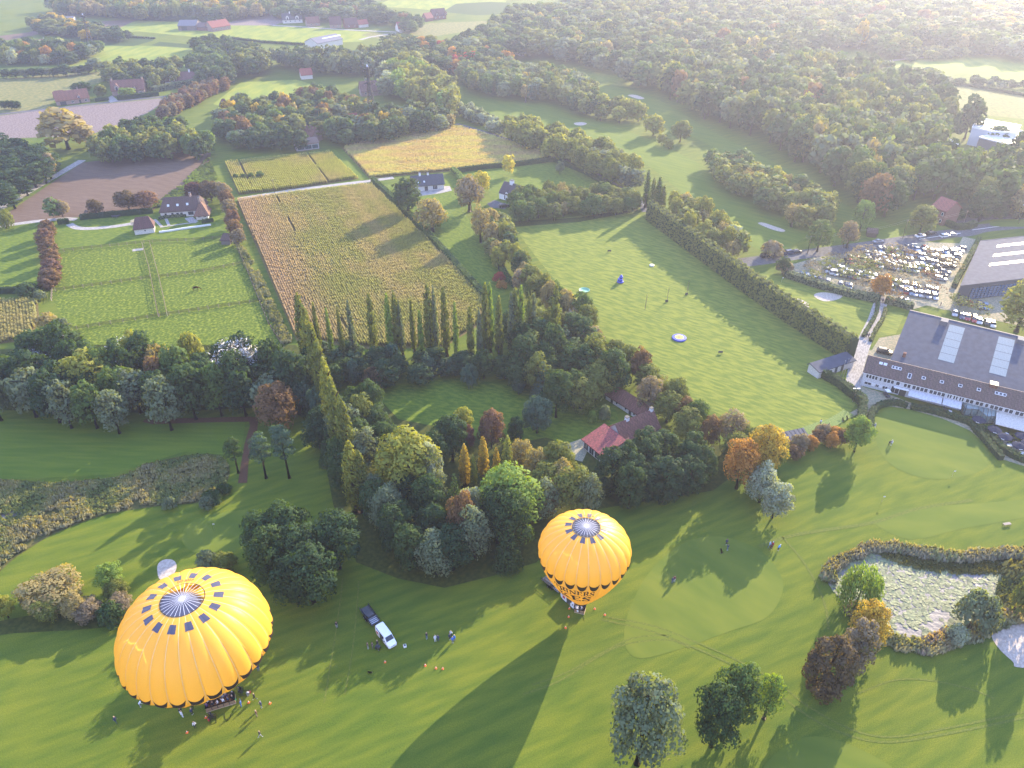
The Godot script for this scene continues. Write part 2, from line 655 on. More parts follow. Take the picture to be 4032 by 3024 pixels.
func hedge(called: String, label: String, p: PackedVector2Array, w: float, h: float, tint: String, group := "", leaf := 0.32, density := 9.0, lean := 0.0) -> void:
	# a clipped or grown hedge along the line p: a leafy skin over a dense core
	var o := thing(called, label, "hedge", p[0].x, p[0].y, 0.0, group)
	var m := Mesher.new()
	var core := Mesher.new()
	var at := p[0]
	for i in p.size() - 1:
		var a := p[i] - at
		var b := p[i + 1] - at
		var d := (b - a).normalized()
		var s := Vector2(-d.y, d.x) * w * 0.42
		var len := a.distance_to(b)
		var q := [a + s - d * w * 0.2, b + s + d * w * 0.2, b - s + d * w * 0.2, a - s - d * w * 0.2]
		core.col = Color(0.8, 0.8, 0.8)
		for k in 4:
			var u: Vector2 = q[k]
			var v2: Vector2 = q[(k + 1) % 4]
			core.quad(Vector3(u.x, 0, u.y), Vector3(u.x, h * 0.93, u.y), Vector3(v2.x, h * 0.93, v2.y), Vector3(v2.x, 0, v2.y))
		core.quad(Vector3(q[0].x, h * 0.93, q[0].y), Vector3(q[3].x, h * 0.93, q[3].y), Vector3(q[2].x, h * 0.93, q[2].y), Vector3(q[1].x, h * 0.93, q[1].y))
		var n := int(len * (2 * h + w) * density)
		for k in n:
			var t := rng.randf()
			var f := rng.randf() * (2 * h + w)
			var c2 := a.lerp(b, t)
			var pos: Vector3
			var nn: Vector3
			var wob := 1.0 + lean * sin(t * len * 1.9 + i) * 0.5
			if f < 2 * h:
				var sd := 1.0 if f < h else -1.0
				var y := fmod(f, h)
				pos = Vector3(c2.x + s.x * sd * 1.12, y * wob, c2.y + s.y * sd * 1.12)
				nn = Vector3(s.x * sd, 0.2 * w, s.y * sd).normalized()
			else:
				var e := rng.randf_range(-1.1, 1.1)
				pos = Vector3(c2.x + s.x * e, h * wob, c2.y + s.y * e)
				nn = Vector3.UP
			pos += rdir() * leaf * 0.5
			var g := rng.randf_range(0.72, 1.3)
			m.col = Color(g, g, g)
			var ln := (nn + rdir() * 0.7).normalized()
			m.leaf(pos, ln, (nn + ln).normalized(), leaf * rng.randf_range(0.7, 1.3), rng.randf() * TAU, 1.0)
	obj("foliage", m.done(), leafy(tint), o)
	obj("core", core.done(), leafy("deep green" if tint != "rust-brown" else "brown"), o)


func _ready() -> void:
	rng.seed = 20
	# ---- camera
	var cam := Camera3D.new()
	cam.position = Vector3(0, 125, 0)
	cam.rotation_degrees = Vector3(-34, 0, 0)
	cam.fov = 53.1
	cam.near = 0.5
	cam.far = 9000
	add_child(cam)
	# ---- sky, air, exposure
	var env := Environment.new()
	env.background_mode = Environment.BG_SKY
	var sky := ProceduralSkyMaterial.new()
	sky.sky_top_color = Color(0.50, 0.61, 0.84)
	sky.sky_horizon_color = Color(0.93, 0.92, 0.94)
	sky.sky_curve = 0.18
	sky.ground_bottom_color = Color(0.2, 0.24, 0.16)
	sky.ground_horizon_color = Color(0.6, 0.62, 0.62)
	sky.sun_angle_max = 20
	env.sky = Sky.new()
	env.sky.sky_material = sky
	env.background_energy_multiplier = 1.15
	env.tonemap_mode = Environment.TONE_MAPPER_LINEAR
	env.tonemap_exposure = 3.4
	env.volumetric_fog_enabled = true
	env.volumetric_fog_density = 0.00027
	env.volumetric_fog_albedo = Color(0.88, 0.90, 1.0)
	env.volumetric_fog_anisotropy = 0.55
	env.volumetric_fog_length = 1500
	env.sdfgi_enabled = true
	env.ssao_enabled = true
	env.ssil_enabled = true
	var we := WorldEnvironment.new()
	we.environment = env
	add_child(we)
	# ---- low evening sun ahead on the right
	var sun := DirectionalLight3D.new()
	sun.light_energy = 1.5
	sun.light_color = Color(1.0, 0.92, 0.77)
	sun.light_angular_distance = 0.5
	sun.shadow_enabled = true
	sun.directional_shadow_max_distance = 1500
	var e := deg_to_rad(21.5)
	sun.basis = Basis.looking_at(Vector3(-0.581 * cos(e), -sin(e), 0.814 * cos(e)), Vector3.UP)
	add_child(sun)
	setting()
	vegetation()
	buildings()
	grow()
	balloons()
	people_and_gear()
	vehicles()
	small_things()


func setting() -> void:
	var coarse := noise_tex("coarse", 0.012, 5, Color(0.80, 0.87, 0.76), Color(1.0, 0.98, 0.82))
	var patchy := noise_tex("patchy", 0.03, 4, Color(0.74, 0.80, 0.70), Color(1.0, 0.97, 0.86))
	var fine := noise_tex("fine", 0.06, 4, Color(0.80, 0.82, 0.76), Color(1, 1, 1))
	var soft := noise_tex("soft", 0.012, 4, Color(0.84, 0.89, 0.80), Color(1.0, 0.98, 0.88))
	var gritty := noise_tex("gritty", 0.10, 3, Color(0.72, 0.70, 0.68), Color(1, 1, 1))
	var rough := surf("rough grass", lin(0.155, 0.185, 0.03), coarse, 95, 17, fine, 8)
	rough.vertex_color_use_as_albedo = true
	# the ground: one sheet to the horizon, its tone drifting with a slow noise
	var f := FastNoiseLite.new()
	f.frequency = 0.02
	f.fractal_octaves = 4
	f.seed = 5
	var xs := [-5000.0, -2500.0, -1300.0]
	var zs := [-6000.0, -3000.0, -1600.0]
	for i in 151:
		xs.append(-750.0 + i * 10)
	for i in 116:
		zs.append(-1100.0 + i * 10)
	xs.append_array([1300.0, 2500.0, 5000.0])
	zs.append_array([300.0, 1200.0, 4000.0])
	var g := Mesher.new()
	for z in zs:
		for x in xs:
			var a := f.get_noise_2d(x, z)
			var b := f.get_noise_2d(x * 3 + 900, z * 3)
			g.col = Color(1.0 + a * 0.5 + b * 0.2, 1.0 + a * 0.25 + b * 0.12, 1.0 + a * 0.2 - b * 0.2)
			g.add(Vector3(x, 0, z), Vector3.UP, Vector2(x * 0.9 - z * 0.43, x * 0.43 + z * 0.9))
			g.uv2.append(Vector2(x, z))
	var w := xs.size()
	for j in zs.size() - 1:
		for i in w - 1:
			var at := j * w + i
			g.ix.append_array(PackedInt32Array([at, at + 1, at + w, at + 1, at + w + 1, at + w]))
	struct("ground", "green rough grass ground under the whole golf course and farmland", g.done(), rough)

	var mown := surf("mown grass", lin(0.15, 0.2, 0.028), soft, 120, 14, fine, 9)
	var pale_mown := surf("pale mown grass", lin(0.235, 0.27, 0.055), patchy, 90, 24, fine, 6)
	var green_m := surf("green turf", lin(0.128, 0.160, 0.027), soft, 150, 60, null, 1)
	var pasture := surf("pasture", lin(0.24, 0.275, 0.045), patchy, 26, 26, noise_tex("tussock", 0.045, 3, Color(0.58, 0.66, 0.5), Color(1, 1, 1), FastNoiseLite.TYPE_CELLULAR), 22)
	var meadow := surf("meadow", lin(0.29, 0.32, 0.07), coarse, 60, 200, fine, 16)
	var dry := surf("dry grass", lin(0.270, 0.250, 0.115), patchy, 50, 50, fine, 12)
	var lawn := surf("garden lawn", lin(0.165, 0.22, 0.032), patchy, 50, 20, fine, 9)
	var crop := surf("leafy crop", lin(0.061, 0.108, 0.030), patchy, 200, 2.2, fine, 9)
	var soil := surf("ploughed soil", lin(0.223, 0.159, 0.115), noise_tex("furrow", 0.02, 4, Color(0.78, 0.76, 0.74), Color(1, 1, 1)), 120, 5, gritty, 8)
	var pale_soil := surf("pale harrowed soil", lin(0.338, 0.277, 0.257), noise_tex("clods", 0.035, 5, Color(0.72, 0.70, 0.70), Color(1, 1, 1)), 30, 16, gritty, 12)
	var corn_soil := surf("corn stubble soil", lin(0.26, 0.20, 0.10), patchy, 30, 4, gritty, 8)
	var sand := surf("bunker sand", lin(0.675, 0.594, 0.513), noise_tex("raked", 0.02, 4, Color(0.86, 0.85, 0.84), Color(1, 1, 1)), 9, 9, gritty, 4)
	var gravel := surf("gravel", lin(0.486, 0.432, 0.392), patchy, 16, 16, gritty, 5)
	var asphalt := surf("asphalt", lin(0.189, 0.189, 0.203), noise_tex("worn", 0.02, 4, Color(0.78, 0.78, 0.78), Color(1, 1, 1)), 22, 6, gritty, 3)
	var concrete := surf("concrete lane", lin(0.540, 0.513, 0.486), noise_tex("worn", 0.02, 4, Color(0.78, 0.78, 0.78), Color(1, 1, 1)), 22, 6, gritty, 5)
	var bark_path := surf("bark path", lin(0.203, 0.101, 0.074), patchy, 12, 4, gritty, 3)
	var worn_track := surf("worn grass track", lin(0.175, 0.20, 0.05), patchy, 12, 4, fine, 5)
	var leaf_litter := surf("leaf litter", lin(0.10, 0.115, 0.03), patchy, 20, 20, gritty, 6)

	# ---- farmland on the left and beyond
	sheet("ploughed_field", "brown ploughed field behind the farmhouse on the left", pv([-213.4,-305.6,-218.7,-316,-219,-334.9,-218.2,-386.5,-199.7,-394,-169.2,-409.6,-158,-402.5,-154,-387.3,-155.3,-356.3,-156.5,-329.1,-157,-320.8,-172.2,-313.9,-189.6,-312.8,-202.3,-308.7]), 0.02, soil, 0.25)
	sheet("harrowed_field", "pale violet-brown bare field below the orange-roofed houses", pv([-320.7,-466.4,-308.7,-474.5,-287.7,-488.3,-232,-514.4,-223.8,-518,-221.5,-487.2,-225.8,-456.5,-237.2,-434.2,-263.4,-429.8,-282.5,-427.2,-296.8,-425.5]), 0.02, pale_soil, 0.1)
	sheet("bare_field", "narrow brown field at the top left beside the pylon", pv([-458.5,-731.1,-437.8,-753.8,-430,-797.9,-366.9,-827.2,-364.3,-772.8,-385.5,-758.5,-419.7,-768,-426,-731.1,-444.2,-705.5]), 0.02, soil, 0.1)
	sheet("dark_crop_field", "dark leafy crop strip right of the far pylon", pv([-411.2,-749.2,-377.1,-740.1,-311.5,-724.6,-309.3,-713.9,-316,-689.4,-348,-693.3,-395.3,-726.8]), 0.03, crop, 0.1)
	sheet("leafy_crop_strip", "two dark crop strips left of the copse by the farm", pv([-302.9,-693.3,-301.8,-709.7,-267.1,-695.4,-204.7,-666.3,-206.1,-655.2,-257.2,-677.6]), 0.03, crop, 0.1)
	sheet("bare_field", "pale bare field beyond the red-roofed farm", pv([-274.3,-790.2,-264.1,-858.5,-216.7,-867.4,-212.8,-829.9,-225.4,-790.2]), 0.02, pale_soil, 0.1)
	sheet("meadow", "bright green meadow around the red-roofed farm", pv([-379.2,-753.8,-363.6,-819,-281.8,-803.1,-157.9,-768,-119,-749.2,-129.3,-709.7,-182.4,-699.4,-279.4,-731.1,-339.2,-758.5]), 0.015, meadow, 0.1)
	sheet("meadow", "bright green meadow in front of the far pylon", pv([-392.5,-601.5,-345.5,-617.4,-348.7,-699.4,-258.5,-681.5,-200.7,-651.6,-207.5,-601.5,-271.9,-617.4,-321.2,-625.7,-326.8,-586.3,-378.7,-577.4]), 0.015, meadow, 0.1)
	sheet("meadow", "pale yellowish meadow behind the willow row and bungalow", pv([-371.4,-564.6,-330.2,-586.3,-293.3,-593.8,-285.5,-564.6,-297.1,-525.3,-288.8,-490.5,-318.7,-472.5]), 0.02, dry, 0.1)
	sheet("meadow", "small bright meadow inside the autumn tree avenue", pv([-189,-501.7,-188.7,-560.5,-152,-568.8,-127.5,-544.4,-141.9,-525.3,-174,-490.5]), 0.015, meadow, 0.1)
	sheet("meadow", "bright green field at the far top centre", pv([-146.7,-908,-138.2,-955.9,-5.71,-955.9,-8.09,-928,-69.83,-873.4,-105.7,-895.2]), 0.02, meadow, 0.1)
	sheet("dark_crop_field", "dark striped crop field at the far top centre", pv([-71.99,-870.4,-61.17,-928,-23.57,-941.8,-2.04,-934.8,-1.88,-858.5,-35.45,-849.7]), 0.03, crop, 0.0)
	sheet("meadow", "pale meadow before the far brick farmhouse", pv([-107.1,-753.8,-77.99,-803.1,-20.69,-816.3,-2.62,-790.2,-36.4,-763.2,-71.67,-731.1]), 0.02, dry, 0.1)
	sheet("meadow", "light meadow left of the white barn", pv([-134.2,-740.1,-128.1,-753.8,-98.23,-749.2,-115.2,-722.4]), 0.02, dry, 0.1)
	sheet("meadow", "sunlit meadow at the upper right before the far forest", pv([270.9,-625.7,310.1,-642.8,451.7,-699.4,376.4,-568.8,349.1,-560.5,327.6,-589.2,294.9,-568.8,278.8,-601.5]), 0.015, meadow, 0.1)
	sheet("meadow", "dry pale meadow at the right edge above the white building", pv([289.9,-557.7,320.1,-560.5,345.1,-514.4,315.1,-462.4,288.6,-474.5,276.5,-496,284.2,-531.5]), 0.02, dry, 0.1)
	sheet("meadow", "green strip meadow between the hedges at the right edge", pv([300.8,-560.5,332.2,-571.7,368.4,-555,351.3,-525.3,321.5,-544.4]), 0.03, pasture, 0.1)
	sheet("golf_green", "far bright golf green in front of the woods at upper right", pv([272.1,-666.3,303.7,-681.5,316.4,-666.3,286.2,-637.6,262.1,-630.7]), 0.02, pasture)

	# ---- corn fields' soil, paddocks, gardens
	sheet("field_soil", "dry soil under the large corn field", pv([-123.9,-332.6,-99.49,-343.2,-65.85,-353.7,-52.86,-329.1,-30.51,-283.8,-9.32,-237.5,-10.05,-220.6,-21.16,-205.9,-44.14,-204.5,-68.53,-210.2]), 0.02, corn_soil, 1.1)
	sheet("field_soil", "dry soil under the small corn field beyond the lane", pv([-145.6,-385.8,-95.05,-402.5,-73.58,-362.2,-100.6,-348.1,-125.1,-340.2]), 0.02, corn_soil, 1.1)
	sheet("field_soil", "dry soil under the striped corn field", pv([-90.92,-410.4,-63.59,-433.3,-31.11,-452.7,21.43,-397.8,17.37,-385.8,-24.28,-374.4,-68.67,-362.2]), 0.02, corn_soil)
	sheet("field_soil", "soil under the corn at the left edge", pv([-185,-236.1,-164.6,-237.5,-156.1,-222.1,-153.8,-210.2,-167.6,-205.9]), 0.02, corn_soil)
	sheet("paddock", "rough sunlit horse pasture divided by wooden fences", pv([-176.2,-277.2,-147.8,-282.9,-113.3,-290.2,-102.1,-270.8,-83.38,-230.1,-72.82,-207.3,-101.4,-203.2,-134.4,-203.2,-149.4,-223.7,-161.1,-240.2]), 0.02, pasture)
	sheet("lawn", "farmhouse lawn with a curved drive on the left", pv([-188.1,-297.7,-189.6,-312.8,-157,-320.8,-127.8,-318.1,-113.5,-290.6,-148.2,-283.8,-177.6,-277.2]), 0.02, lawn, 0.2)
	sheet("paddock", "green field left of the rusty tree row", pv([-223.9,-300.2,-201.3,-306.7,-182.8,-270.8,-164.8,-243.8,-189,-240.2]), 0.02, lawn, 0.3)
	sheet("lawn", "garden lawn behind the white house with the dark roof", pv([-27.55,-371.6,17.37,-385.8,35.17,-373,58.24,-326.3,37.23,-320.8,0.8,-318.1,-9.63,-334.9,-12.23,-353.1]), 0.02, lawn, 0.5)
	sheet("lawn", "long garden lawn between the birches and the corn", pv([-60.29,-353.1,-25.9,-362.8,-19.04,-312.8,-8.16,-270.8,-0.99,-247.4,-7.38,-236.8,-26.51,-279.3,-45.42,-318.1]), 0.02, lawn, 0.9)
	sheet("lawn", "shaded lawn in the clearing of the central wood", pv([-40.82,-182.8,-14.46,-188.9,4.54,-182.8,17.26,-173.7,28.86,-173.7,28.91,-163.1,14.35,-157.2,9.03,-160.1,-0.72,-157.2,-18.11,-164.1,-31.03,-168.3]), 0.02, lawn, 0.3)

	# ---- golf
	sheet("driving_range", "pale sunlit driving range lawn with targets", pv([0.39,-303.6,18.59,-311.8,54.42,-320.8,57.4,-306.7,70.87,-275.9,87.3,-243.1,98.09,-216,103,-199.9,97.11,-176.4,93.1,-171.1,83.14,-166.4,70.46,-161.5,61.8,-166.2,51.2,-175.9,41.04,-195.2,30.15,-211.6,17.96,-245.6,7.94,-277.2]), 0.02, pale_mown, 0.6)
	sheet("fairway", "mown fairway curving between the tree lines", rounded(pv([-42.51,-551,-14.15,-531.5,23.72,-516.8,52.97,-462.4,75.1,-427.2,90.67,-394.7,107.9,-353.1,122.8,-312.8,119.5,-293,98.2,-277.2,90.04,-312.8,79.4,-340.8,65.03,-391,41.89,-427.2,-1.62,-456.5,-27.3,-485.1]), 4), 0.025, mown, 0.7)
	sheet("fairway", "narrow mown fairway along the right forest", rounded(pv([58.38,-551,89.51,-525.3,115.4,-436,136.7,-376.5,149.5,-323.6,162.9,-297.7,147.8,-288.3,135,-305.1,124,-340.8,107.6,-412.1,85.73,-462.4,66.85,-513.3]), 4), 0.03, mown, 0.6)
	sheet("fairway", "small fairway clearing deep in the woods", rounded(pv([44.18,-601.5,67.99,-617.4,102.9,-571.7,86.02,-544.4,59.63,-564.6]), 4), 0.025, pale_mown)
	sheet("golf_green", "round putting green in shade left of the dark clump", rounded(pv([-73.98,-123.2,-73.3,-129,-65.53,-132.2,-54.8,-132.5,-50.93,-129,-52.61,-123.9,-59.77,-119.9,-68.49,-118.6]), 5), 0.03, green_m, 0.3)
	sheet("golf_green", "oval golf green between the small balloon and the pond", rounded(pv([22.43,-99.76,28.97,-113,38.56,-122.2,47.2,-123.9,54.47,-119.9,57.03,-113.2,56.08,-108,51.06,-101.6,42.24,-97.98,32.43,-94.1,23.27,-92.22]), 5), 0.03, green_m, 0.8)
	sheet("golf_green", "long light green above the lily pond", rounded(pv([83.16,-129.2,86.87,-124,91.82,-123.4,101.9,-126.3,124.6,-131.9,127.2,-136.3,108.7,-134.7,91.53,-132.9]), 5), 0.03, green_m, 0.1)
	sheet("practice_green", "oval practice putting green below the clubhouse hedge", rounded(pv([98.07,-166.8,101.2,-170.8,105.5,-172.6,110.9,-171.3,117.7,-168.1,121.4,-162.7,122.3,-157.2,121.8,-152.4,118.9,-148.2,114,-145.4,106.3,-143.5,99.89,-144.5,95.41,-149,95.12,-156.8]), 5), 0.03, green_m, 0.5)
	sheet("golf_green", "short game green with two bunkers beside the tall hedge", pv([84.81,-259.5,101.7,-255.6,118.1,-242.4,124.8,-236.1,122.3,-226.9,114.1,-214,108.1,-208.2,101.3,-210.2,96.53,-220.6,89.79,-240.2]), 0.03, pale_mown, 0.5)
	sheet("golf_green", "small lawn beside the large hall's gable", pv([125.2,-229.5,132.5,-228.2,123.5,-214,116.1,-212.2,124,-223.7]), 0.03, pale_mown, 0.5)
	sheet("fairway", "mown band across the lower right corner", rounded(pv([40.87,-68.93,47.13,-74.57,53.99,-76.09,62.02,-72.1,64.7,-67.39,58.39,-62.95,43.68,-62.95]), 5), 0.03, green_m, 0.3)
	sheet("fairway", "mown band in the shade on the far left", pv([-147.1,-168.3,-123.1,-168.3,-100.8,-166.2,-72.24,-166.8,-69.29,-152.4,-84.13,-154.3,-99.28,-145.2,-132.2,-142.7]), 0.025, mown, 0.05)
	for b in [
		["kidney-shaped sand bunker beside the round shaded green", [-75.87,-114,-76.38,-115.9,-75.43,-117.1,-73.57,-116.9,-72.19,-115.3,-71.93,-113,-72.74,-110.9,-74.59,-111.7]],
		["large pale sand bunker at the right edge near the pond", [93.75,-96.88,95.16,-98.2,98.61,-99.53,104.5,-100.2,103.8,-94.31,99.69,-90.18,94.84,-90.08,94.84,-91.2,93.8,-93.89]],
		["upper sand bunker of the pair beside the tall hedge", [105.8,-240.2,107.2,-242.4,111,-243.1,115.7,-240.9,113.7,-238.2,109.6,-236.5,107.2,-237.1]],
		["lower sand bunker of the pair beside the tall hedge", [94.55,-237.1,96.19,-238.9,99.31,-238.5,101.5,-236.1,101.9,-233.4,100.3,-231.4,96.5,-231.4,94.89,-233.4]],
		["long thin bunker on the fairway near the car park", [103.7,-306.1,106,-307.2,109.3,-303.6,112.8,-299.2,111.3,-297.3,107.8,-299.7]],
		["tiny bunker in the middle of the curving fairway", [36.32,-458.5,40.81,-460.4,43.83,-457.5,40.83,-453.6,37.14,-454.6]],
		["tiny pale bunker behind the sunlit fairway trees", [75.96,-524.1,80.98,-525.3,85.86,-516.8,81.93,-514.4]],
		["faint bunker at the hedge end of the curving fairway", [-10.32,-459.4,-5.73,-462.4,-3.23,-454.6,-6.92,-448.9]],
		["distant bunker in the woodland clearing", [2.23,-658.9,6.71,-662.6,11.82,-655.2,7.33,-649.8]],
	]:
		sheet("sand_bunker", b[0], rounded(pv(b[1]), 4), 0.05, sand)
	sheet("bark_path", "red-brown bark path along the shaded fairway", pv([-100.2,-167,-99.66,-168.3,-85.42,-168.7,-71.7,-169.3,-69.68,-168.9,-68.73,-166.8,-67.81,-162.1,-67.93,-158.1,-66.49,-149.7,-64.69,-142.1,-66.9,-142,-68.22,-148.8,-69.71,-157.2,-70.51,-165.2,-71.29,-167,-84.71,-166.6,-96.92,-165.8]), 0.05, bark_path)
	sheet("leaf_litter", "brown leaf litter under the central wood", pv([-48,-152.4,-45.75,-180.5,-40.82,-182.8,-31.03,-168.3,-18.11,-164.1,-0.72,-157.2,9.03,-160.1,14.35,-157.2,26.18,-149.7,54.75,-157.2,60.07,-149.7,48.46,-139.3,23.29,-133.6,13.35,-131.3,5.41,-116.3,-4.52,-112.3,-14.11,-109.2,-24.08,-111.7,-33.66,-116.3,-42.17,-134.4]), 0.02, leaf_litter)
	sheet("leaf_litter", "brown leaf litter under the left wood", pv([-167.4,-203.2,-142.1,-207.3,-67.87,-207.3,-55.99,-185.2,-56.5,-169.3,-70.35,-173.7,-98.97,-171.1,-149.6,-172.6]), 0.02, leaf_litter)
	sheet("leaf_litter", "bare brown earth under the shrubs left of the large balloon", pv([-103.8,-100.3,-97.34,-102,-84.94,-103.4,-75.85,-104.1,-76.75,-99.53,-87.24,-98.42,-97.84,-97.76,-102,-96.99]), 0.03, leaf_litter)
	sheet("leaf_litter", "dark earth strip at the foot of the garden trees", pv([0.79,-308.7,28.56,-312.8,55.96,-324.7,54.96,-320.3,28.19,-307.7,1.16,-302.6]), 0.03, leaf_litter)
	for s in [
		["faint grass tracks from the small balloon to the right", [17.96,-101.1,26.83,-98.42,33.13,-95.48,41.04,-90.89,47.3,-86.34,51.19,-81.28,56.62,-77.21,63.87,-75.16,75.14,-76.6,95.07,-80.65], 0.45],
		["second faint wheel track beside the long grass track", [18.59,-101.8,27.91,-99.53,34.62,-96.23,42.55,-91.71,49.03,-86.72,52.75,-82.29,58.62,-77.81,65.21,-76.09,75.62,-77.64,95.69,-81.74], 0.4],
		["faint wheel track curving across the sunlit fairway", [2.02,-84.33,8.91,-87.21,16.22,-92.22,21.87,-95.16,30.11,-96.23,34.25,-94.31], 0.4],
		["second faint wheel track on the sunlit fairway", [3.75,-86.24,10.74,-89.18,17.2,-93.26,23.86,-96.67,31.2,-97.32], 0.35],
		["thin mower track across the left dark fairway", [-33.82,-82.47,-34.43,-94.31,-35.18,-105.5,-35.83,-111.7], 0.28],
		["second thin mower track across the left dark fairway", [-30.4,-84.33,-30.69,-94.31,-31.67,-105.5,-32.3,-111.1], 0.28],
		["thin arc of a mower track below the pond", [62.66,-84.33,70.58,-87.21,77.43,-87.21,84.19,-85.28,87.44,-83.4], 0.35],
		["thin track running down to the pond's left bank", [60.72,-123.9,63.3,-115.6,63.9,-105.5,62.49,-98.64], 0.5],
		["broad pale mown line above the lily pond", [54.76,-121,64.06,-124.6,82.17,-128.3,94.79,-132.9,109.4,-136], 0.9],
	]:
		strip("grass_track", s[0], rounded(pv(s[1]), 6, false), s[2], 0.035, worn_track)

	# ---- lanes, car park, paving
	strip("farm_lane", "pale concrete lane beside the brown field", pv([-225.9,-313.9,-225,-323,-223.6,-343.8,-221.8,-366.2,-219.9,-390.2]), 4.2, 0.05, concrete)
	strip("farm_lane", "pale lane leading to the farmhouse gate", pv([-219,-301.7,-210.9,-304.6,-201.4,-308.7,-191.1,-311.8,-185.6,-310.7]), 3.2, 0.05, concrete)
	strip("driveway", "curved gravel drive across the farmhouse lawn", rounded(pv([-186.2,-305.6,-181.4,-301.7,-176.1,-300.7,-169.1,-302.1,-163.7,-304.1,-158.9,-306.7]), 5, false), 3.0, 0.05, concrete)
	strip("farm_lane", "narrow lane between the corn fields", pv([-123.7,-334.9,-100.3,-346.9,-80.18,-354.4,-66.72,-359.5,-57.25,-363.5]), 3.4, 0.05, concrete)
	strip("grass_lane", "green track between the two upper corn fields", pv([-95.73,-407.2,-85.02,-387.3,-70.04,-359.5]), 4.0, 0.05, mown)
	strip("lane", "grey lane between the hedge and the golf trees", pv([-32.68,-456.5,-11.95,-436,20.29,-399.3,35.6,-378.6,50.53,-348.1,58.39,-330.3,58.84,-319.2]), 4.4, 0.05, asphalt)
	strip("lane", "lane in front of the orange-roofed houses", pv([-314.8,-475.6,-290.5,-488.3,-267.5,-500.5,-241,-514.4,-225.8,-521.7]), 4.2, 0.05, asphalt)
	strip("lane", "pale lane through the sunlit meadow at upper right", pv([262.5,-617.4,308.6,-639.3,359.7,-655.2,397.1,-670]), 4.5, 0.05, concrete)
	strip("lane", "pale lane between the fields near the white barn", pv([-131.4,-718.1,-124.6,-731.1,-99.61,-753.8]), 4.0, 0.05, concrete)
	strip("lane", "village lane before the far red houses", pv([-225.4,-790.2,-197.4,-782.7,-155.8,-768,-99.61,-753.8]), 4.0, 0.05, concrete)
	strip("road", "asphalt road along the far side of the car park", rounded(pv([79.39,-265.8,95.54,-270,107.1,-273.7,122.9,-278,143,-283.8,159.9,-289.2,177.4,-294.9,186.3,-296.8,197.4,-301.7,225.3,-306.7]), 4, false), 7.5, 0.05, asphalt)
	strip("road", "asphalt access road curving behind the traffic island", rounded(pv([185.3,-300.7,196.6,-311.8,208.1,-314.9,230.1,-314.9]), 4, false), 8.0, 0.04, asphalt)
	strip("road_marking", "white line along the road by the car park", pv([164.2,-289.7,177,-293.9,184,-295.8]), 0.3, 0.07, mat("road paint", lin(0.75, 0.75, 0.75), 0.6))
	strip("road_marking", "white line on the road before the traffic island", pv([190.4,-299.2,201.7,-302.6,220.6,-305.1]), 0.3, 0.07, mat("road paint", lin(0.75, 0.75, 0.75), 0.6))
	sheet("traffic_island", "grass traffic island at the road junction", rounded(pv([201.2,-306.1,207.4,-309.7,227.7,-310.7,223.3,-303.1,207.5,-302.6,201.2,-303.1]), 4), 0.12, mown)
	sheet("car_park", "gravel car park full of cars under young trees", pv([105.3,-265.8,121.8,-275,144.7,-283.3,165.7,-286.9,178.8,-285.6,186.4,-289.2,181.4,-282.9,161.9,-254.8,161.8,-246.7,185.1,-236.8,172.9,-215.7,157.8,-224.3,141.9,-233.4,136.7,-230.8,128,-238.5,118.1,-242.4,108.6,-249.6,102.2,-255.6]), 0.04, gravel)
	strip("alley", "pale gravel alley between car park and grey hall", pv([185.7,-290.6,170.3,-268.7,151.4,-240.2,144.4,-232.1]), 6.0, 0.06, surf("pale gravel", lin(0.567, 0.499, 0.446), patchy, 16, 16, gritty, 5))
	strip("path", "gravel path from the car park to the clubhouse", rounded(pv([130.4,-239.6,126,-233.4,120.6,-223.7,113.4,-212.2,107.8,-202.6,102.6,-192.6,98.36,-183.3]), 4, false), 4.2, 0.06, concrete)
	sheet("forecourt", "gravel forecourt between clubhouse and practice green", pv([104,-201,107.2,-204.3,112.1,-204.3,117.3,-211.6,125.7,-214,115.4,-196.7,109.6,-197.8,101.5,-183.8,107.4,-180,115,-173.2,124.6,-164.1,135.9,-151.5,132.6,-145.8,124.5,-151.1,123.5,-156.8,122.2,-163.1,117.3,-168.5,110.3,-172.8,103.3,-174.6,100.1,-171.9,95.29,-164.1,93.24,-160.7,93.3,-164.1,94.9,-170.4,86.46,-165.2,78,-160.1,71.28,-160.1,87.04,-166.8,95.53,-172.8,97.91,-175,98.2,-181.4,97.45,-185.2,101,-192.6]), 0.045, gravel)
	strip("tee_mats", "row of pale green practice mats at the range end", rounded(pv([77.96,-162.7,82.66,-165,87.11,-167,92.92,-171.3]), 4, false), 3.2, 0.07, surf("mat turf", lin(0.270, 0.351, 0.135), patchy, 8, 8, gritty, 3))
	sheet("terrace", "stone terrace in front of the red-roofed annexe", pv([13.87,-157.2,19.03,-159.9,19.89,-155.6,17.79,-150.1,15.52,-151.1]), 0.06, surf("terrace stone", lin(0.540, 0.486, 0.446), patchy, 8, 8, gritty, 3))
	sheet("terrace", "gravel yard beside the farmhouse garage", pv([-162.3,-309.7,-157.1,-314.9,-153.9,-310.7,-153.5,-307.7,-159.4,-303.6]), 0.05, gravel)
	sheet("terrace", "grey paved terrace of the white bungalow", pv([-48.8,-348.1,-43.03,-344.4,-32.89,-351.8,-29.19,-351.8,-27.91,-345.6,-33.21,-342,-42.43,-338.4]), 0.05, concrete)
	sheet("driveway", "grey driveway beside the white house", pv([-11.15,-329.1,-7.93,-333.7,-1.23,-326.9,-3.25,-322.5,-9.39,-324.7]), 0.05, asphalt)
	sheet("driveway", "pale drive up to the middle orange-roofed house", pv([-262.5,-515.6,-262.5,-524.1,-252.2,-509.7,-255.5,-505.1]), 0.06, concrete)

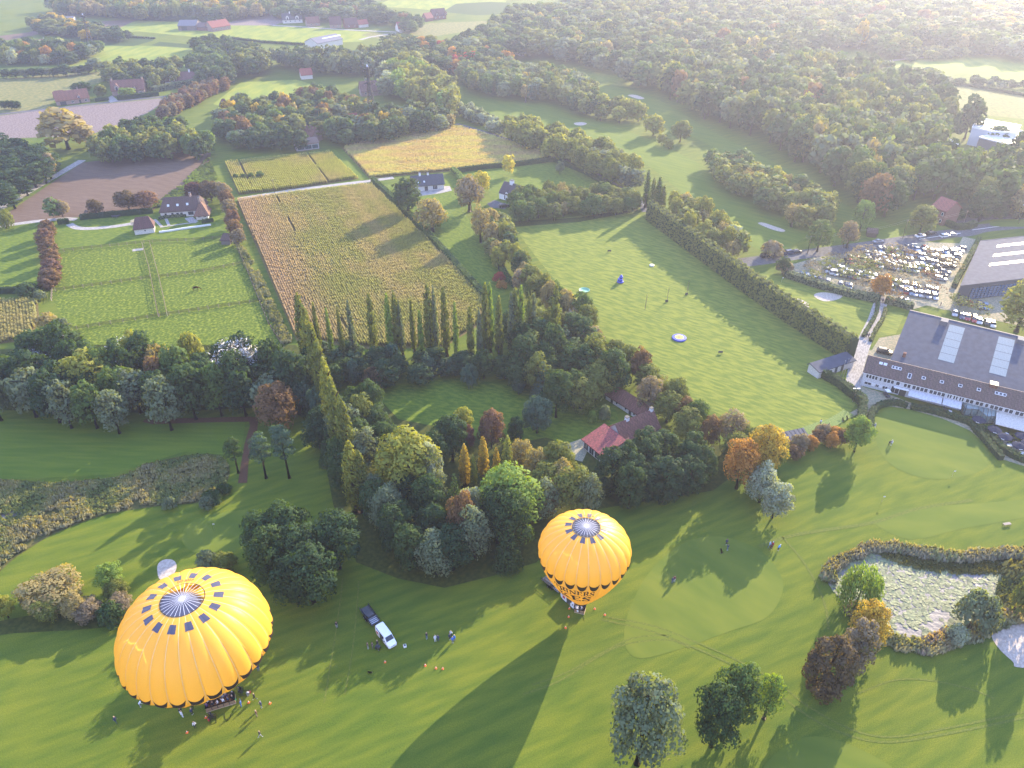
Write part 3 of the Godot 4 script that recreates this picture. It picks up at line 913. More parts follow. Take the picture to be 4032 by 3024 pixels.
	# ---- water and wet ground
	var water := mat("pond water", lin(0.19, 0.175, 0.17), 0.5)  # sky reflection is put into this pale base colour
	water.metallic_specular = 0.25
	water.normal_enabled = true
	water.normal_texture = ripples()
	water.normal_scale = 0.25
	water.uv1_scale = Vector3(0.1, 0.1, 1)
	var pond := rounded(pv([66.44,-110.2,67,-113,69.49,-115.6,75.38,-118.6,79.05,-120.2,84.05,-119.9,88.81,-118,97.01,-117.2,105.3,-117.7,119.4,-119.4,109.8,-103,99.58,-101.3,91.07,-97.32,85.91,-96.02,79.56,-93.89,73.77,-94.95,70.38,-97.76,69.2,-103.2,67.36,-106.7]), 5)
	sheet("pond", "lily pond at the lower right, sky reflection painted into its pale water", pond, 0.03, water)
	sheet("pond", "dark muddy pool at the left edge inside the marsh", rounded(pv([-123.2,-131,-114.2,-132.2,-109,-133.8,-110.8,-129.8,-113.7,-125.3,-117.5,-121]), 5), 0.05, mat("muddy water", lin(0.10, 0.085, 0.08), 0.35))
	sheet("marsh", "overgrown marsh hollow on the left", rounded(pv([-131.2,-141,-111.6,-142.3,-97.76,-144.4,-90.68,-149.7,-83.54,-152.6,-75.97,-153,-71.75,-149.7,-69.78,-144.4,-70.76,-138.5,-74.06,-135.1,-83.44,-133.8,-94.19,-131,-103.1,-125,-107.9,-118.3,-113.3,-110.2]), 5), 0.03, surf("marsh ground", lin(0.142, 0.128, 0.057), patchy, 14, 14, fine, 6))
	var pads := Mesher.new()
	for i in 9:
		pads.tri(Vector3.ZERO, Vector3(cos(TAU * (i + 1) / 10.0), 0.03, sin(TAU * (i + 1) / 10.0)), Vector3(cos(TAU * i / 10.0), 0, sin(TAU * i / 10.0)))
	var where := []
	var tints := []
	var lily := FastNoiseLite.new()
	lily.frequency = 0.05
	lily.seed = 3
	var c0 := Vector2(89.12, -106.7)
	for i in 14000:
		var q := c0 + Vector2(rng.randf_range(-28, 34), rng.randf_range(-24, 24))
		if not Geometry2D.is_point_in_polygon(q, pond):
			continue
		var a := lily.get_noise_2d(q.x * 1.6, q.y * 1.6)
		if a < -0.30:
			continue
		var s := rng.randf_range(0.2, 0.5)
		where.append(Transform3D(Basis.from_euler(Vector3(rng.randf_range(-0.16, 0.16), rng.randf() * TAU, rng.randf_range(-0.16, 0.16))).scaled(Vector3(s, s, s)), Vector3(q.x, 0.08 + rng.randf() * 0.06, q.y)))
		var b := rng.randf_range(0.7, 1.25)
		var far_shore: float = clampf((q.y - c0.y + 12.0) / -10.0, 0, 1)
		tints.append(Color(0.17 * b, 0.19 * b, 0.09 * b).lerp(Color(0.14, 0.16, 0.035), far_shore * 0.85))  # sun glare painted as paleness; far pads darkened like the bank's reflection
	var pad_m := mat("lily pads", Color.WHITE, 0.7)
	pad_m.vertex_color_use_as_albedo = true
	tag(many("lily_pads", pads.done(), pad_m, where, tints), "lily pads covering most of the pond, sun glare painted into their pale colour", "lily pads", "", "stuff")
	reeds(pond)
	corn_fields()


func ripples() -> NoiseTexture2D:
	var f := FastNoiseLite.new()
	f.frequency = 0.03
	f.fractal_octaves = 3
	var t := NoiseTexture2D.new()
	t.width = 256
	t.height = 256
	t.seamless = true
	t.as_normal_map = true
	t.noise = f
	return t


func tuft(n: int, h: float, spread: float, blade: float) -> ArrayMesh:
	var m := Mesher.new()
	for i in n:
		var a := rng.randf() * TAU
		var r := spread * sqrt(rng.randf())
		var y := h * rng.randf_range(0.35, 0.95)
		var g := rng.randf_range(0.7, 1.3)
		m.col = Color(g, g, g)
		var nn := (Vector3(cos(a), 0.5, sin(a)) + rdir() * 0.6).normalized()
		m.leaf(Vector3(cos(a) * r, y, sin(a) * r), nn, (nn + Vector3.UP * 0.8).normalized(), blade * rng.randf_range(0.7, 1.3), PI / 2 + rng.randf_range(-0.5, 0.5), 1.7)
	return m.done()


func plant_m() -> StandardMaterial3D:
	var m := mat("plant clumps", Color.WHITE, 0.8)
	m.vertex_color_use_as_albedo = true
	m.backlight_enabled = true
	m.backlight = Color(1.0, 0.95, 0.6)
	return m


func scatter(called: String, label: String, category: String, p: PackedVector2Array, step: float, mesh: Mesh, s0: float, s1: float, palette: Array, density := 1.0, y := 0.03) -> void:
	var lo := p[0]
	var hi := p[0]
	for q in p:
		lo = lo.min(q)
		hi = hi.max(q)
	var where := []
	var tints := []
	var f := FastNoiseLite.new()
	f.frequency = 0.06
	f.seed = hash(label) % 9999
	var n := int((hi.x - lo.x) * (hi.y - lo.y) / step / step)
	for i in n:
		var q := Vector2(rng.randf_range(lo.x, hi.x), rng.randf_range(lo.y, hi.y))
		var v := f.get_noise_2d(q.x, q.y)
		if not Geometry2D.is_point_in_polygon(q, p) or (v + 0.5) * 1.4 > density + rng.randf() * 0.4:
			continue
		var s := rng.randf_range(s0, s1) * (1.0 + v * 0.6)
		where.append(Transform3D(Basis.from_euler(Vector3(0, rng.randf() * TAU, 0)).scaled(Vector3(s, s * rng.randf_range(0.75, 1.2), s)), Vector3(q.x, y, q.y)))
		var t := clampf(v * 1.4 + 0.5 + rng.randf_range(-0.3, 0.3), 0, 0.999) * (palette.size() - 1)
		var a: Array = palette[int(t)]
		var b: Array = palette[int(t) + 1]
		var k := t - int(t)
		tints.append(Color(lerpf(a[0], b[0], k), lerpf(a[1], b[1], k), lerpf(a[2], b[2], k)))
	tag(many(called, mesh, plant_m(), where, tints), label, category, "", "stuff")


func reeds(pond: PackedVector2Array) -> void:
	var bush := tuft(34, 1.0, 0.75, 0.26)
	scatter("marsh_plants", "dense weeds, nettles and reeds filling the left marsh hollow", "marsh plants", rounded(pv([-130.8,-140.3,-111.3,-141.6,-97.46,-143.7,-90.4,-149,-83.28,-151.9,-75.73,-152.3,-71.82,-149.1,-70.12,-144.4,-71.26,-138.6,-74.39,-135.4,-83.56,-134.1,-94.33,-131.3,-103.4,-125.6,-108.3,-119.1,-113.7,-110.9]), 5), 0.5, bush, 0.4, 0.85, [[0.20, 0.25, 0.09], [0.28, 0.31, 0.12], [0.42, 0.38, 0.17], [0.32, 0.29, 0.15]])
	var bank := sides(pv([66.81,-110.7,67.4,-113,69.98,-115.9,75.63,-118.7,79.31,-120.3,84.36,-120.2,88.93,-118.3,97.08,-117.3,105.4,-117.9,117.4,-119.4]), 1.7)
	var b2: PackedVector2Array = bank[0]
	var b3: PackedVector2Array = bank[1]
	b3.reverse()
	b2.append_array(b3)
	scatter("bank_plants", "brownish reeds and bramble on the far bank of the lily pond", "bank plants", b2, 0.36, bush, 0.7, 1.5, [[0.22, 0.22, 0.11], [0.28, 0.26, 0.15], [0.32, 0.29, 0.20], [0.26, 0.29, 0.12]], 1.3)
	scatter("reflection_tufts", "dark green floating weed along the far bank inside the pond", "reflection tufts", pv([79.34,-119.4,88.58,-117.5,96.82,-116.8,105.1,-117.2,116.9,-118.6,114.3,-114,102.9,-113,94.12,-113.2,87.29,-114.5,82.59,-116.4]), 0.42, tuft(16, 0.12, 0.6, 0.26), 0.7, 1.3, [[0.08, 0.10, 0.02], [0.12, 0.14, 0.03], [0.18, 0.18, 0.05]], 1.2)  # flat dark tufts added to imitate the far bank's reflection
	var near := sides(pv([68.88,-104.1,69.24,-102,70.64,-97.98,73.85,-95.16,79.65,-94.1,86.02,-96.23,91.18,-97.54,99.7,-101.6,107.8,-102.7]), 3.0)
	b2 = near[0]
	b3 = near[1]
	b3.reverse()
	b2.append_array(b3)
	scatter("bank_plants", "silvery green reeds along the near bank of the lily pond", "bank plants", b2, 0.36, bush, 0.6, 1.3, [[0.187, 0.221, 0.102], [0.289, 0.306, 0.17], [0.425, 0.357, 0.153], [0.272, 0.204, 0.187]], 1.3)
	scatter("bank_plants", "green weeds growing from the shaded right end of the pond", "bank plants", pv([105.5,-114.3,115.6,-116.3,108.1,-103.2,100.9,-102,98.99,-105.5]), 0.6, bush, 0.7, 1.7, [[0.102, 0.136, 0.034], [0.204, 0.204, 0.051], [0.17, 0.17, 0.051]])
	scatter("field_margin_plants", "wild weedy margin between paddock fence and corn", "weeds", pv([-111.3,-288.3,-104.6,-279.3,-82.75,-236.8,-69.66,-208.7,-71.95,-207.3,-85.05,-233.4,-104.9,-274.2]), 0.55, bush, 0.5, 1.2, [[0.136, 0.17, 0.051], [0.289, 0.289, 0.136], [0.204, 0.221, 0.085]], 0.8)
	scatter("crop_plants", "green crop rows beside the brown ploughed field", "crop plants", pv([-159.2,-320.3,-156,-358.2,-156.5,-394.7,-142,-362.8,-143.4,-346.9,-152,-329.1]), 0.75, bush, 0.5, 0.9, [[0.085, 0.145, 0.034], [0.136, 0.204, 0.051], [0.238, 0.34, 0.051]])


func corn(label: String, p: PackedVector2Array, d: Vector2, between: float, along: float, tall: float, pick: Callable) -> void:
	var lo := INF
	var hi := -INF
	var lo2 := INF
	var hi2 := -INF
	var s := Vector2(-d.y, d.x)
	for q in p:
		lo = minf(lo, q.dot(d))
		hi = maxf(hi, q.dot(d))
		lo2 = minf(lo2, q.dot(s))
		hi2 = maxf(hi2, q.dot(s))
	var where := []
	var tints := []
	var f := FastNoiseLite.new()
	f.frequency = 0.03
	f.fractal_octaves = 3
	f.seed = hash(label) % 999
	var r := lo2
	while r < hi2:
		var t := lo
		while t < hi:
			var q := d * (t + rng.randf_range(-0.3, 0.3)) + s * (r + rng.randf_range(-0.10, 0.10))
			if Geometry2D.is_point_in_polygon(q, p):
				var v := f.get_noise_2d(q.x, q.y)
				var c: Color = pick.call(q, v + rng.randf_range(-0.12, 0.12), r)
				if c.a > 0:
					var g := rng.randf_range(0.85, 1.15)
					where.append(Transform3D(Basis.from_euler(Vector3(0, atan2(-d.y, d.x), 0)).scaled(Vector3(along, tall * rng.randf_range(0.8, 1.12), 1)), Vector3(q.x, 0.02, q.y)))
					tints.append(Color(c.r * g, c.g * g, c.b * g))
			t += along
		r += between
	tag(many("corn_plants", meshes["corn"], plant_m(), where, tints), label, "corn", "", "stuff")


func corn_fields() -> void:
	var m := Mesher.new()
	for i in 22:
		var y := rng.randf_range(0.25, 1.0)
		var a := rng.randf() * TAU
		var g := rng.randf_range(0.7, 1.25)
		m.col = Color(g, g, g * 0.9)
		if y > 0.85:
			m.col = Color(1.35, 1.15, 0.9)
		var nn := (Vector3(cos(a), 0.6, sin(a))).normalized()
		m.leaf(Vector3(rng.randf_range(-0.5, 0.5), y, rng.randf_range(-0.22, 0.22)), nn, (nn + Vector3.UP).normalized(), 0.27, PI / 2 + rng.randf_range(-0.6, 0.6), 1.5)
	meshes["corn"] = m.done()
	var fresh := Color(0.40, 0.41, 0.14)
	var dry := Color(0.52, 0.45, 0.24)
	var pink := Color(0.56, 0.42, 0.30)
	var e0 := Vector2(-123.8, -333.7)
	var e1 := Vector2(-73.7, -220.6)
	var d := (e1 - e0).normalized()
	var side := Vector2(d.y, -d.x)
	if side.x < 0:
		side = -side
	corn("large field of ripening corn in long rows, left of the birches", pv([-123.2,-332.6,-99.35,-342.6,-66.19,-353.1,-53.54,-328,-31.17,-282.9,-10.31,-238.2,-10.99,-221.2,-21.56,-207.3,-44.44,-206.5,-69,-212.2]), d, 0.78, 0.8, 1.5, func(q: Vector2, v: float, r: float) -> Color:
		var off := (q - e0).dot(side)
		var c := fresh.lerp(dry, clampf(v * 1.5 + 0.35 + 0.25 * sin(r * 0.7), 0, 1))
		c = c.lerp(pink, clampf(1.25 - off / 16.0, 0, 1))
		if absf(off - 17.0) < 0.4 and v > 0.2:
			c.a = 0
		return c)
	var e2 := (Vector2(-124.9, -340.2) - Vector2(-145.6, -385.8)).normalized()
	corn("small field of yellow-green corn beyond the narrow lane", pv([-144.9,-385.1,-95.14,-401.7,-74.36,-362.8,-100.8,-348.7,-124.8,-340.8]), e2, 0.9, 0.85, 1.6, func(q: Vector2, v: float, r: float) -> Color:
		var c := Color(0.48, 0.50, 0.14).lerp(dry, clampf(v * 1.2 + 0.1, 0, 1))
		if fposmod(r, 34.0) < 0.8 and v > 0.0:
			c.a = 0
		return c)
	var e3 := (Vector2(17.56, -391) - Vector2(-78.88, -385.8)).normalized()
	corn("pale corn field in cross stripes of yellow and pinkish tan", pv([-89.79,-409.6,-63.38,-431.6,-31.53,-450.8,19.74,-397.8,16.01,-387.3,-24.35,-375.8,-68.43,-363.5]), e3, 0.9, 0.9, 1.5, func(q: Vector2, v: float, r: float) -> Color:
		var k := sin(r * 0.55) * 0.5 + v * 1.2
		var c := Color(0.58, 0.54, 0.24).lerp(Color(0.56, 0.44, 0.27), clampf(k + 0.4, 0, 1))
		return c)
	corn("corn in straight rows at the left edge of the view", pv([-184.8,-235.8,-164.5,-236.8,-156.6,-222.4,-154.4,-210.7,-167.9,-206.5]), (Vector2(-158.9, -208.7) - Vector2(-174.2, -235.1)).normalized(), 0.95, 0.8, 1.7, func(q: Vector2, v: float, r: float) -> Color:
		return Color(0.36, 0.38, 0.15).lerp(Color(0.48, 0.43, 0.19), clampf(v + 0.5, 0, 1)))


func vegetation() -> void:
	# ---- trees that stand alone in the foreground
	var lone := [
		["broad", [20.98,-71.3,23.04,6.03], "grey-green", "large round grey-green tree on the sunlit grass at the bottom, casting shade left"],
		["broad", [34.08,-74.4,16.18,4.26], "dark green", "dark green round tree in front of its paler twin at the bottom right"],
		["broad", [38.3,-78.16,17.18,4.04], "mid green", "mid green round tree just behind the dark round one at the bottom right"],
		["birch", [44.52,-79.57,12.98,2.54], "light green", "slim young light green tree with a visible trunk beside two round trees"],
		["column", [56.03,-84.15,15.17,4.13], "brown", "dark copper-brown beech, domed, nearest of three by the pond"],
		["column", [63.32,-89.38,13.41,3.19], "grey-brown", "dull brown domed tree between the copper beech and the golden tree"],
		["broad", [67,-94.1,13.58,3.63], "golden", "golden autumn tree glowing beside the lily pond"],
		["willow", [69.28,-103.4,11.99,4.48], "light green", "light green weeping willow dipping into the left end of the pond"],
		["shrub", [91.26,-99.53,9.79,4.13], "grey-green", "big grey-green willow bush on the pond's near right bank"],
		["shrub", [102,-101.5,15.12,3.14], "olive green", "olive bush at the right edge standing in the pond's weeds"],
		["shrub", [86.04,-95.91,4.69,2.23], "silver-grey", "low silvery bush at the foot of the big willow bush by the pond"],
		["loose", [54.25,-140.1,15.39,4.58], "orange", "bright orange beech beside the silver willow below the range"],
		["loose", [61.31,-144.7,15.24,5.23], "golden", "golden-brown beech behind the orange one, nearest the range roof"],
		["round", [58.55,-135.2,11.03,3.97], "silver-grey", "silver willow, the upper of two clumps below the orange beech"],
		["round", [60.17,-130.1,10.51,3.99], "silver-grey", "silver willow, the lower of two clumps, on the fairway edge"],
		["broad", [-23.98,-136.6,20,7.97], "yellow-green", "big yellow-green poplar with yellow crest rising from the central wood"],
		["loose", [-0.6,-126.5,17,7.64], "light green", "wide light green tree with sparse branches left of the small balloon"],
		["loose", [13.89,-131.7,13,5.53], "olive green", "olive-brown tree directly behind the small balloon's crown"],
		["broad", [-61.88,-163.5,15.38,5.79], "rust-brown", "round rust-brown chestnut at the corner of the bark path"],
		["scots", [-54.81,-143.9,15.78,2.88], "blue-green", "tall thin pine with bare trunk right of the bark path"],
		["scots", [-60.5,-143.9,13.37,2.89], "blue-green", "thin pine with bare trunk, middle of three by the bark path"],
		["scots", [-67.91,-145.8,10.82,2.37], "dark green", "thin dark pine growing left of the bark path"],
		["broad", [-115.9,-174.1,18,7.02], "yellow-green", "big tree with yellow patches at the front of the left wood"],
		["bare", [-76.77,-179.2,17,5.38], "pale grey", "large dead whitish tree with spreading bare crown in the left wood"],
		["bare", [-72.33,-180.5,15,3.36], "pale grey", "smaller dead whitish tree just right of the large bare one"],
		["bare", [-114.1,-189,13,4.42], "pale grey", "dead whitish tree at the back of the left wood, behind dark crowns"],
		["bare", [-133.7,-192.4,13,4.74], "pale grey", "dead whitish tree at the left wood's corner by the corn"],
		["bare", [-136.4,-186.2,12,3.72], "pale grey", "leftmost dead whitish tree of the left wood"],
		["birch", [-130.3,-179.2,14,3.22], "tan", "tan birch hanging over the front of the left wood"],
		["birch", [-101.4,-183.9,15,2.88], "tan", "tan birch at the back of the left wood beside the paddock"],
		["loose", [-235.9,-408.8,21.46,13.55], "tan", "huge pale feathery tree standing by the violet-brown field"],
		["loose", [-227.6,-412.1,12.55,6.87], "tan", "smaller pale feathery tree beside the huge one"],
		["round", [128.1,-239.6,8.45,3.52], "orange", "orange tree at the corner of the car park by the path"],
		["broad", [163.2,-215.7,17.81,8.63], "yellow-green", "broad yellow-green tree between the two grey halls at the right edge"],
		["round", [88.07,-154.3,10.7,3.63], "light green", "light green clipped tree at the right end of the rusty hedge"],
		["broad", [-44.65,-315.5,17,6.48], "dark green", "dense dark green tree beside the grey-roofed bungalow"],
		["birch", [-32.82,-297.4,16,6.75], "tan", "tan birch at the corn's edge, below the dark tree"],
		["birch", [-18.41,-319.7,18,6.93], "grey-brown", "tall grey-brown birch between the bungalow and the white house"],
		["birch", [-12.58,-286.7,17,4], "tan", "slender tan birch with pale stems left of the range"],
		["round", [-13.86,-342.8,10,4.23], "yellow", "yellow bushy tree hidden behind the tall grey-brown birch"],
		["broad", [-1.8,-366.2,10.48,3.34], "yellow", "lone yellow tree on the white house's back lawn"],
		["round", [23.34,-369.5,5.9,2.48], "grey-green", "small round grey-green tree alone on the back lawn"],
		["shrub", [-4.68,-250.3,5.1,2.33], "red", "crimson maple bush at the bottom of the long garden"],
		["shrub", [-3.64,-246.7,3.01,2.14], "orange", "orange bush beside the crimson maple in the long garden"],
		["shrub", [-31.64,-300.7,5,2.1], "yellow-green", "small yellow bush between the two trees at the corn's edge"],
		["loose", [119.2,-278,12.8,5.35], "mid green", "round mid green tree at the car park's far left end"],
		["broad", [143.1,-297.7,13.89,4.51], "light green", "light green tree between the fairways near the car park road"],
		["birch", [131.9,-281.5,12.5,3.96], "grey-brown", "thin grey-brown tree beside the car park road"],
		["broad", [166.7,-295.3,12.63,5.8], "olive green", "round olive tree hiding the brick house by the road"],
		["round", [100,-258.7,6.33,2.89], "dark green", "dark round bush at the left corner of the car park"],
		["shrub", [99.72,-272.9,6.9,4.6], "grey-brown", "grey-brown bush where the road meets the fairway"],
		["birch", [285.7,-679.6,24.05,5.65], "golden", "tall golden tree standing out against the far forest"],
		["poplar", [209.4,-456.1,24,3.98], "olive green", "single tall pointed poplar in the right forest"],
		["broad", [249.6,-427.2,22.35,7.78], "dark green", "dark tree with a thin crown left of the white building"],
		["broad", [244.2,-427.2,14.12,5.05], "mid green", "shorter green tree just left of the dark one by the white building"],
		["broad", [258.8,-412.1,11.56,7.37], "dark green", "dark tree in front of the white building's wall"],
		["broad", [-12.89,-159.1,10.5,3.11], "yellow-green", "yellow-green bushy tree at the edge of the shaded clearing"],
		["round", [-5.27,-155.6,11.62,3.64], "copper", "pinkish copper beech on the south side of the clearing"],
		["round", [-11.89,-153.7,9.2,2.81], "purple", "dark purple beech left of the copper one by the clearing"],
		["column", [0.97,-157.6,8.21,2.14], "deep green", "conical deep green yew at the clearing's corner"],
		["round", [6.65,-162.1,11.62,4.47], "blue-green", "wide blue-green bush on the clearing's right side"],
		["round", [1.85,-180,5.56,1.83], "blue-green", "small round bush standing alone at the clearing's far edge"],
		["shrub", [21.52,-166.2,4.77,1.24], "light green", "small light shrub in a round bed near the long stable"],
		["shrub", [25,-167.2,5.88,1.62], "grey-green", "second small shrub in a round bed near the long stable"],
		["spruce", [9.81,-198.2,15,4.14], "blue-green", "blue-green cedar behind the poplar row"],
		["spruce", [-24.89,-189.5,9,2.97], "blue-green", "squat blue-green cedar below the poplar row"],
		["broad", [-83.07,-109.1,7,2.95], "light green", "light green round bush above the left shrub belt"],
		["round", [-93.9,-105.8,6,6.33], "tan", "wide tan bush with autumn leaves left of the large balloon"],
		["round", [-100.9,-101.5,6,2.29], "yellow-green", "yellowish bush cut by the left edge of the view"],
		["bare", [42.21,-177.8,8,1.94], "grey-brown", "thin leafless tree at the edge of the range belt"],
		["willow", [-209.9,-300.9,8,4.2], "olive green", "weeping willow cut by the left edge near the lane"],
		["broad", [-194.3,-311.5,9,3.92], "mid green", "green tree at the head of the rusty row by the lane"],
		["round", [-192.3,-313,8,3.54], "grey-brown", "brownish tree right of the green one by the lane"],
		["round", [-178.9,-315.6,7,3.57], "brown", "lone brown beech on the edge of the ploughed field"],
		["round", [-167.6,-321.7,8.5,5.63], "brown", "left of two dark copper beeches behind the farm garden"],
		["round", [-159.6,-322.3,8.5,5.44], "copper", "right of two dark copper beeches behind the farm garden"],
		["round", [-141.4,-330.8,9,4.93], "purple", "left dark purple beech behind the farmhouse roof"],
		["round", [-135.1,-332.6,9,5.37], "brown", "dark brown beech behind the farmhouse chimney"],
		["round", [-128.3,-330.8,9,4.11], "grey-brown", "brownish beech at the head of the autumn row beside the corn"],
		["shrub", [-169.6,-240.6,5,4.19], "dark green", "dark rounded shrub at the bottom of the rusty row"],
		["shrub", [-163.5,-237.9,4,2.24], "grey-green", "grey-green shrub at the fence corner below the rusty row"],
		["birch", [-148.4,-214.6,8,3.84], "tan", "tan birch between the left corn and the paddock"],
		["round", [-141.7,-210.4,8,2.77], "grey-green", "grey-green tree between the tan birch and the paddock"],
	]
	for t in lone:
		var a: Array = t[1]
		plant(t[0], a[0], a[1], a[2], a[3], t[2], t[3])

	# ---- rows
	row("poplar", [-60.55,-192.9,26,2.53,-56.88,-185.3,26,2.65,-52.72,-174.4,27,2.72,-49.29,-166.1,27,2.75,-45.63,-156.8,27,2.64,-42.11,-147.9,27,2.71,-38.86,-141.9,26,2.64,-35.88,-132.4,21,3.02,-33.93,-131.6,19,2.29], ["olive green", "yellow-green", "olive green"], "in the tall column along the left wood", "poplars in the column beside the left wood")
	row("poplar", [-57.55,-196.8,21,1.09,-53.74,-195.8,20,1.02,-50.25,-194.9,20,1.02,-47.34,-196.4,22,1.36,-41.73,-199.4,23,1.64,-36.51,-198.5,23,1.37,-34.52,-199.7,23,1.71,-33.33,-200,20,1.24,-29.9,-200.9,20,1.11,-27.4,-199.8,17,1.25,-24.81,-200.6,25,1.99,-23,-200.7,24,1.24,-20.02,-200.4,24,1.65,-16.74,-197.6,21,1.09,-12.31,-196.6,20,1.43,-9.66,-196.7,19,1.23,-7.86,-199.5,26,1.64,-6.6,-201.8,25,1.45,-3.89,-198.9,22,1.64,-0.27,-200.3,23,1.44,0.81,-200.7,24,1.65,2.71,-202.5,24,1.45,4.99,-200.1,22,1.38,6.5,-201.3,22,1.38,13.03,-203.1,24,2.01], ["olive green", "light green", "olive green", "grey-green"], "in the line at the foot of the corn", "poplars in the line below the large corn field")
	row("poplar", [-11.26,-141,13,1.65,-9.08,-139.4,11,1.1,-6.86,-142.9,14,1.55,-3.73,-142.4,11,1.22,-1.08,-141.6,15,1.76], ["golden", "yellow-green", "golden"], "in the golden group in the central wood", "golden poplars in the central wood")
	row("poplar", [58.86,-325,17,1.91,60.32,-318.3,16,1.88,62.96,-318.9,16,2.28,64.81,-317.5,13,1.68], ["mid green", "olive green"], "at the corner of lane and range", "poplars at the corner of the lane")
	row("column", [-187.5,-291.9,7,3.36,-184.3,-283.4,7,3.64,-178,-273.5,7,3.55,-172.6,-264.2,7,3.62,-167.6,-255.3,7,3.7,-165,-248.6,6.5,3.63,-165,-246.4,5,3.28], ["rust-brown", "copper", "rust-brown"], "in the rusty row beside the paddock", "rusty trees beside the paddock")
	row("round", [-124.7,-324.2,8,3.44,-120.2,-313,8,3.54,-115.6,-300.9,8,3.43,-111.3,-290.5,8,3.34,-108.1,-283.4,7,2.92], ["rust-brown", "grey-brown", "copper"], "in the autumn row between farmhouse and corn", "autumn trees between farmhouse and corn")
	row("spruce", [16.6,-331.2,8,1.34,19.18,-330.2,9,1.64,22.2,-332.8,8.5,1.55,24.76,-331.4,9,1.54,27.51,-329.6,9,1.54,29.91,-331.2,8,1.44,32.42,-332.2,8.5,1.44,34.54,-328.4,9,1.53,37.45,-331.4,9,1.65,40.57,-331.2,8,1.44,43.2,-329.6,9,1.54,46.59,-328.6,8.5,1.64,49.38,-331.2,8,1.54], ["grey-green", "olive green"], "in the garden row above the range", "small conifers above the range")
	row("round", [-132.2,-360.3,3,1.33,-128.8,-360.9,3,1.55,-125.1,-361,3.2,1.55,-121,-361.9,3.6,2], ["mid green"], "trimmed to a ball behind the grey-roofed bungalow", "ball-shaped trees behind the bungalow")
	row("round", [-358.5,-573.5,6,4.25,-351.4,-573.5,6,3.93,-346.3,-575,6,3.94,-341.2,-576.5,6,3.95,-335.2,-576.5,6,3.95,-330.1,-578,6,3.95,-324.9,-579.5,6,3.96,-318.2,-579.1,8,5.6,-314.6,-584,6,3.66,-310.6,-585.6,6,3.67,-306.7,-587.1,6,3.68,-303.8,-593,9,6.39], ["deep green", "dark green", "grey-green"], "in the pollard row on the far left meadow", "pollard willows on the far left meadow")
	row("round", [-313.6,-488.8,5,2.28,-311.4,-490,5,2.29,-308.5,-490,5,2.29,-305.1,-488.8,5,2.28], ["deep green"], "in the short row at the left edge meadow", "pollard willows at the left edge meadow")
	row("round", [54.56,-475.3,12,6.09,62.87,-470.9,12,6.6,68.34,-466.5,12,6,74.3,-462,11,5.41,52.5,-463.5,9,4.62,62.84,-459.3,9,5.39,78.88,-434,11,6.16,91.57,-421.1,11,6,80.77,-415.7,6,2.98,83.2,-409,5,2.45], ["yellow-green", "olive green", "yellow-green"], "in the sunlit line across the fairway", "sunlit trees between the fairways")
	row("round", [-285.9,-527.4,7,3.95,-282.6,-530,7,4.58,-266.3,-518,8,4.19,-250.2,-519,6,5.4,-240.8,-535.3,7,2.46], ["dark green", "dark green", "olive green", "light green", "light green"], "between the orange-roofed houses", "garden trees of the orange-roofed houses")

	# ---- woods
	var forest := [["broad", "dark green", 4, 1.0], ["broad", "mid green", 3, 1.0], ["broad", "olive green", 2.5, 1.0], ["loose", "grey-green", 1.6, 1.0], ["birch", "tan", 0.6, 0.7], ["round", "rust-brown", 0.1, 0.9], ["broad", "yellow-green", 0.5, 0.9]]
	wood(pv([-150.2,-186.5,-140.7,-191.1,-132.3,-193.2,-112.2,-190.6,-94.24,-189,-73.3,-190.6,-62.16,-186,-57.21,-173,-62.09,-167.5,-77.23,-164.9,-93.1,-162,-106.9,-160.8,-119.3,-164.1,-137.9,-164.9]), 7.0, [["broad", "dark green", 4, 1.05], ["broad", "deep green", 2.5, 1.1], ["broad", "mid green", 2, 1.0], ["loose", "grey-green", 1.3, 1.0], ["birch", "tan", 0.7, 0.7], ["round", "rust-brown", 0.5, 0.8], ["round", "yellow-green", 0.5, 0.8]], "in the left wood below the paddock", "trees of the left wood", 13, 18)
	wood(pv([-61.92,-185.8,-53.95,-185.8,-49.46,-176.3,-44.28,-165.3,-40.04,-151.5,-40.4,-140.8,-46.61,-149.6,-52.58,-161.2,-58.66,-171.8]), 6.0, [["broad", "deep green", 3, 1.0], ["spruce", "dark green", 1, 0.8], ["round", "blue-green", 1, 0.9]], "in the shade beside the poplar column", "shaded trees beside the poplar column", 9, 14)
	wood(pv([-61.66,-199,-48.05,-197.2,-28.26,-193.7,-3.56,-193,2.49,-181.3,-14.01,-183.7,-27.35,-184.9,-42.43,-179.7,-53.17,-181.3]), 6.0, [["broad", "deep green", 3, 1.0], ["round", "dark green", 2, 0.9], ["round", "brown", 0.8, 0.7], ["shrub", "blue-green", 1, 0.6]], "under the poplar line at the clearing", "undergrowth trees below the poplar line", 6, 10)
	wood(pv([2.08,-218.5,11.67,-216.9,19.29,-209.4,27.41,-190.2,29.24,-176.8,22.77,-168.9,13.35,-166.3,6.8,-173.3,1.86,-187.6,-1.57,-206.5]), 7.0, [["broad", "dark green", 3, 1.0], ["broad", "olive green", 2, 1.0], ["loose", "grey-green", 1, 1.0], ["spruce", "blue-green", 0.7, 0.8]], "in the wood behind the long stable", "trees behind the long stable", 11, 16)
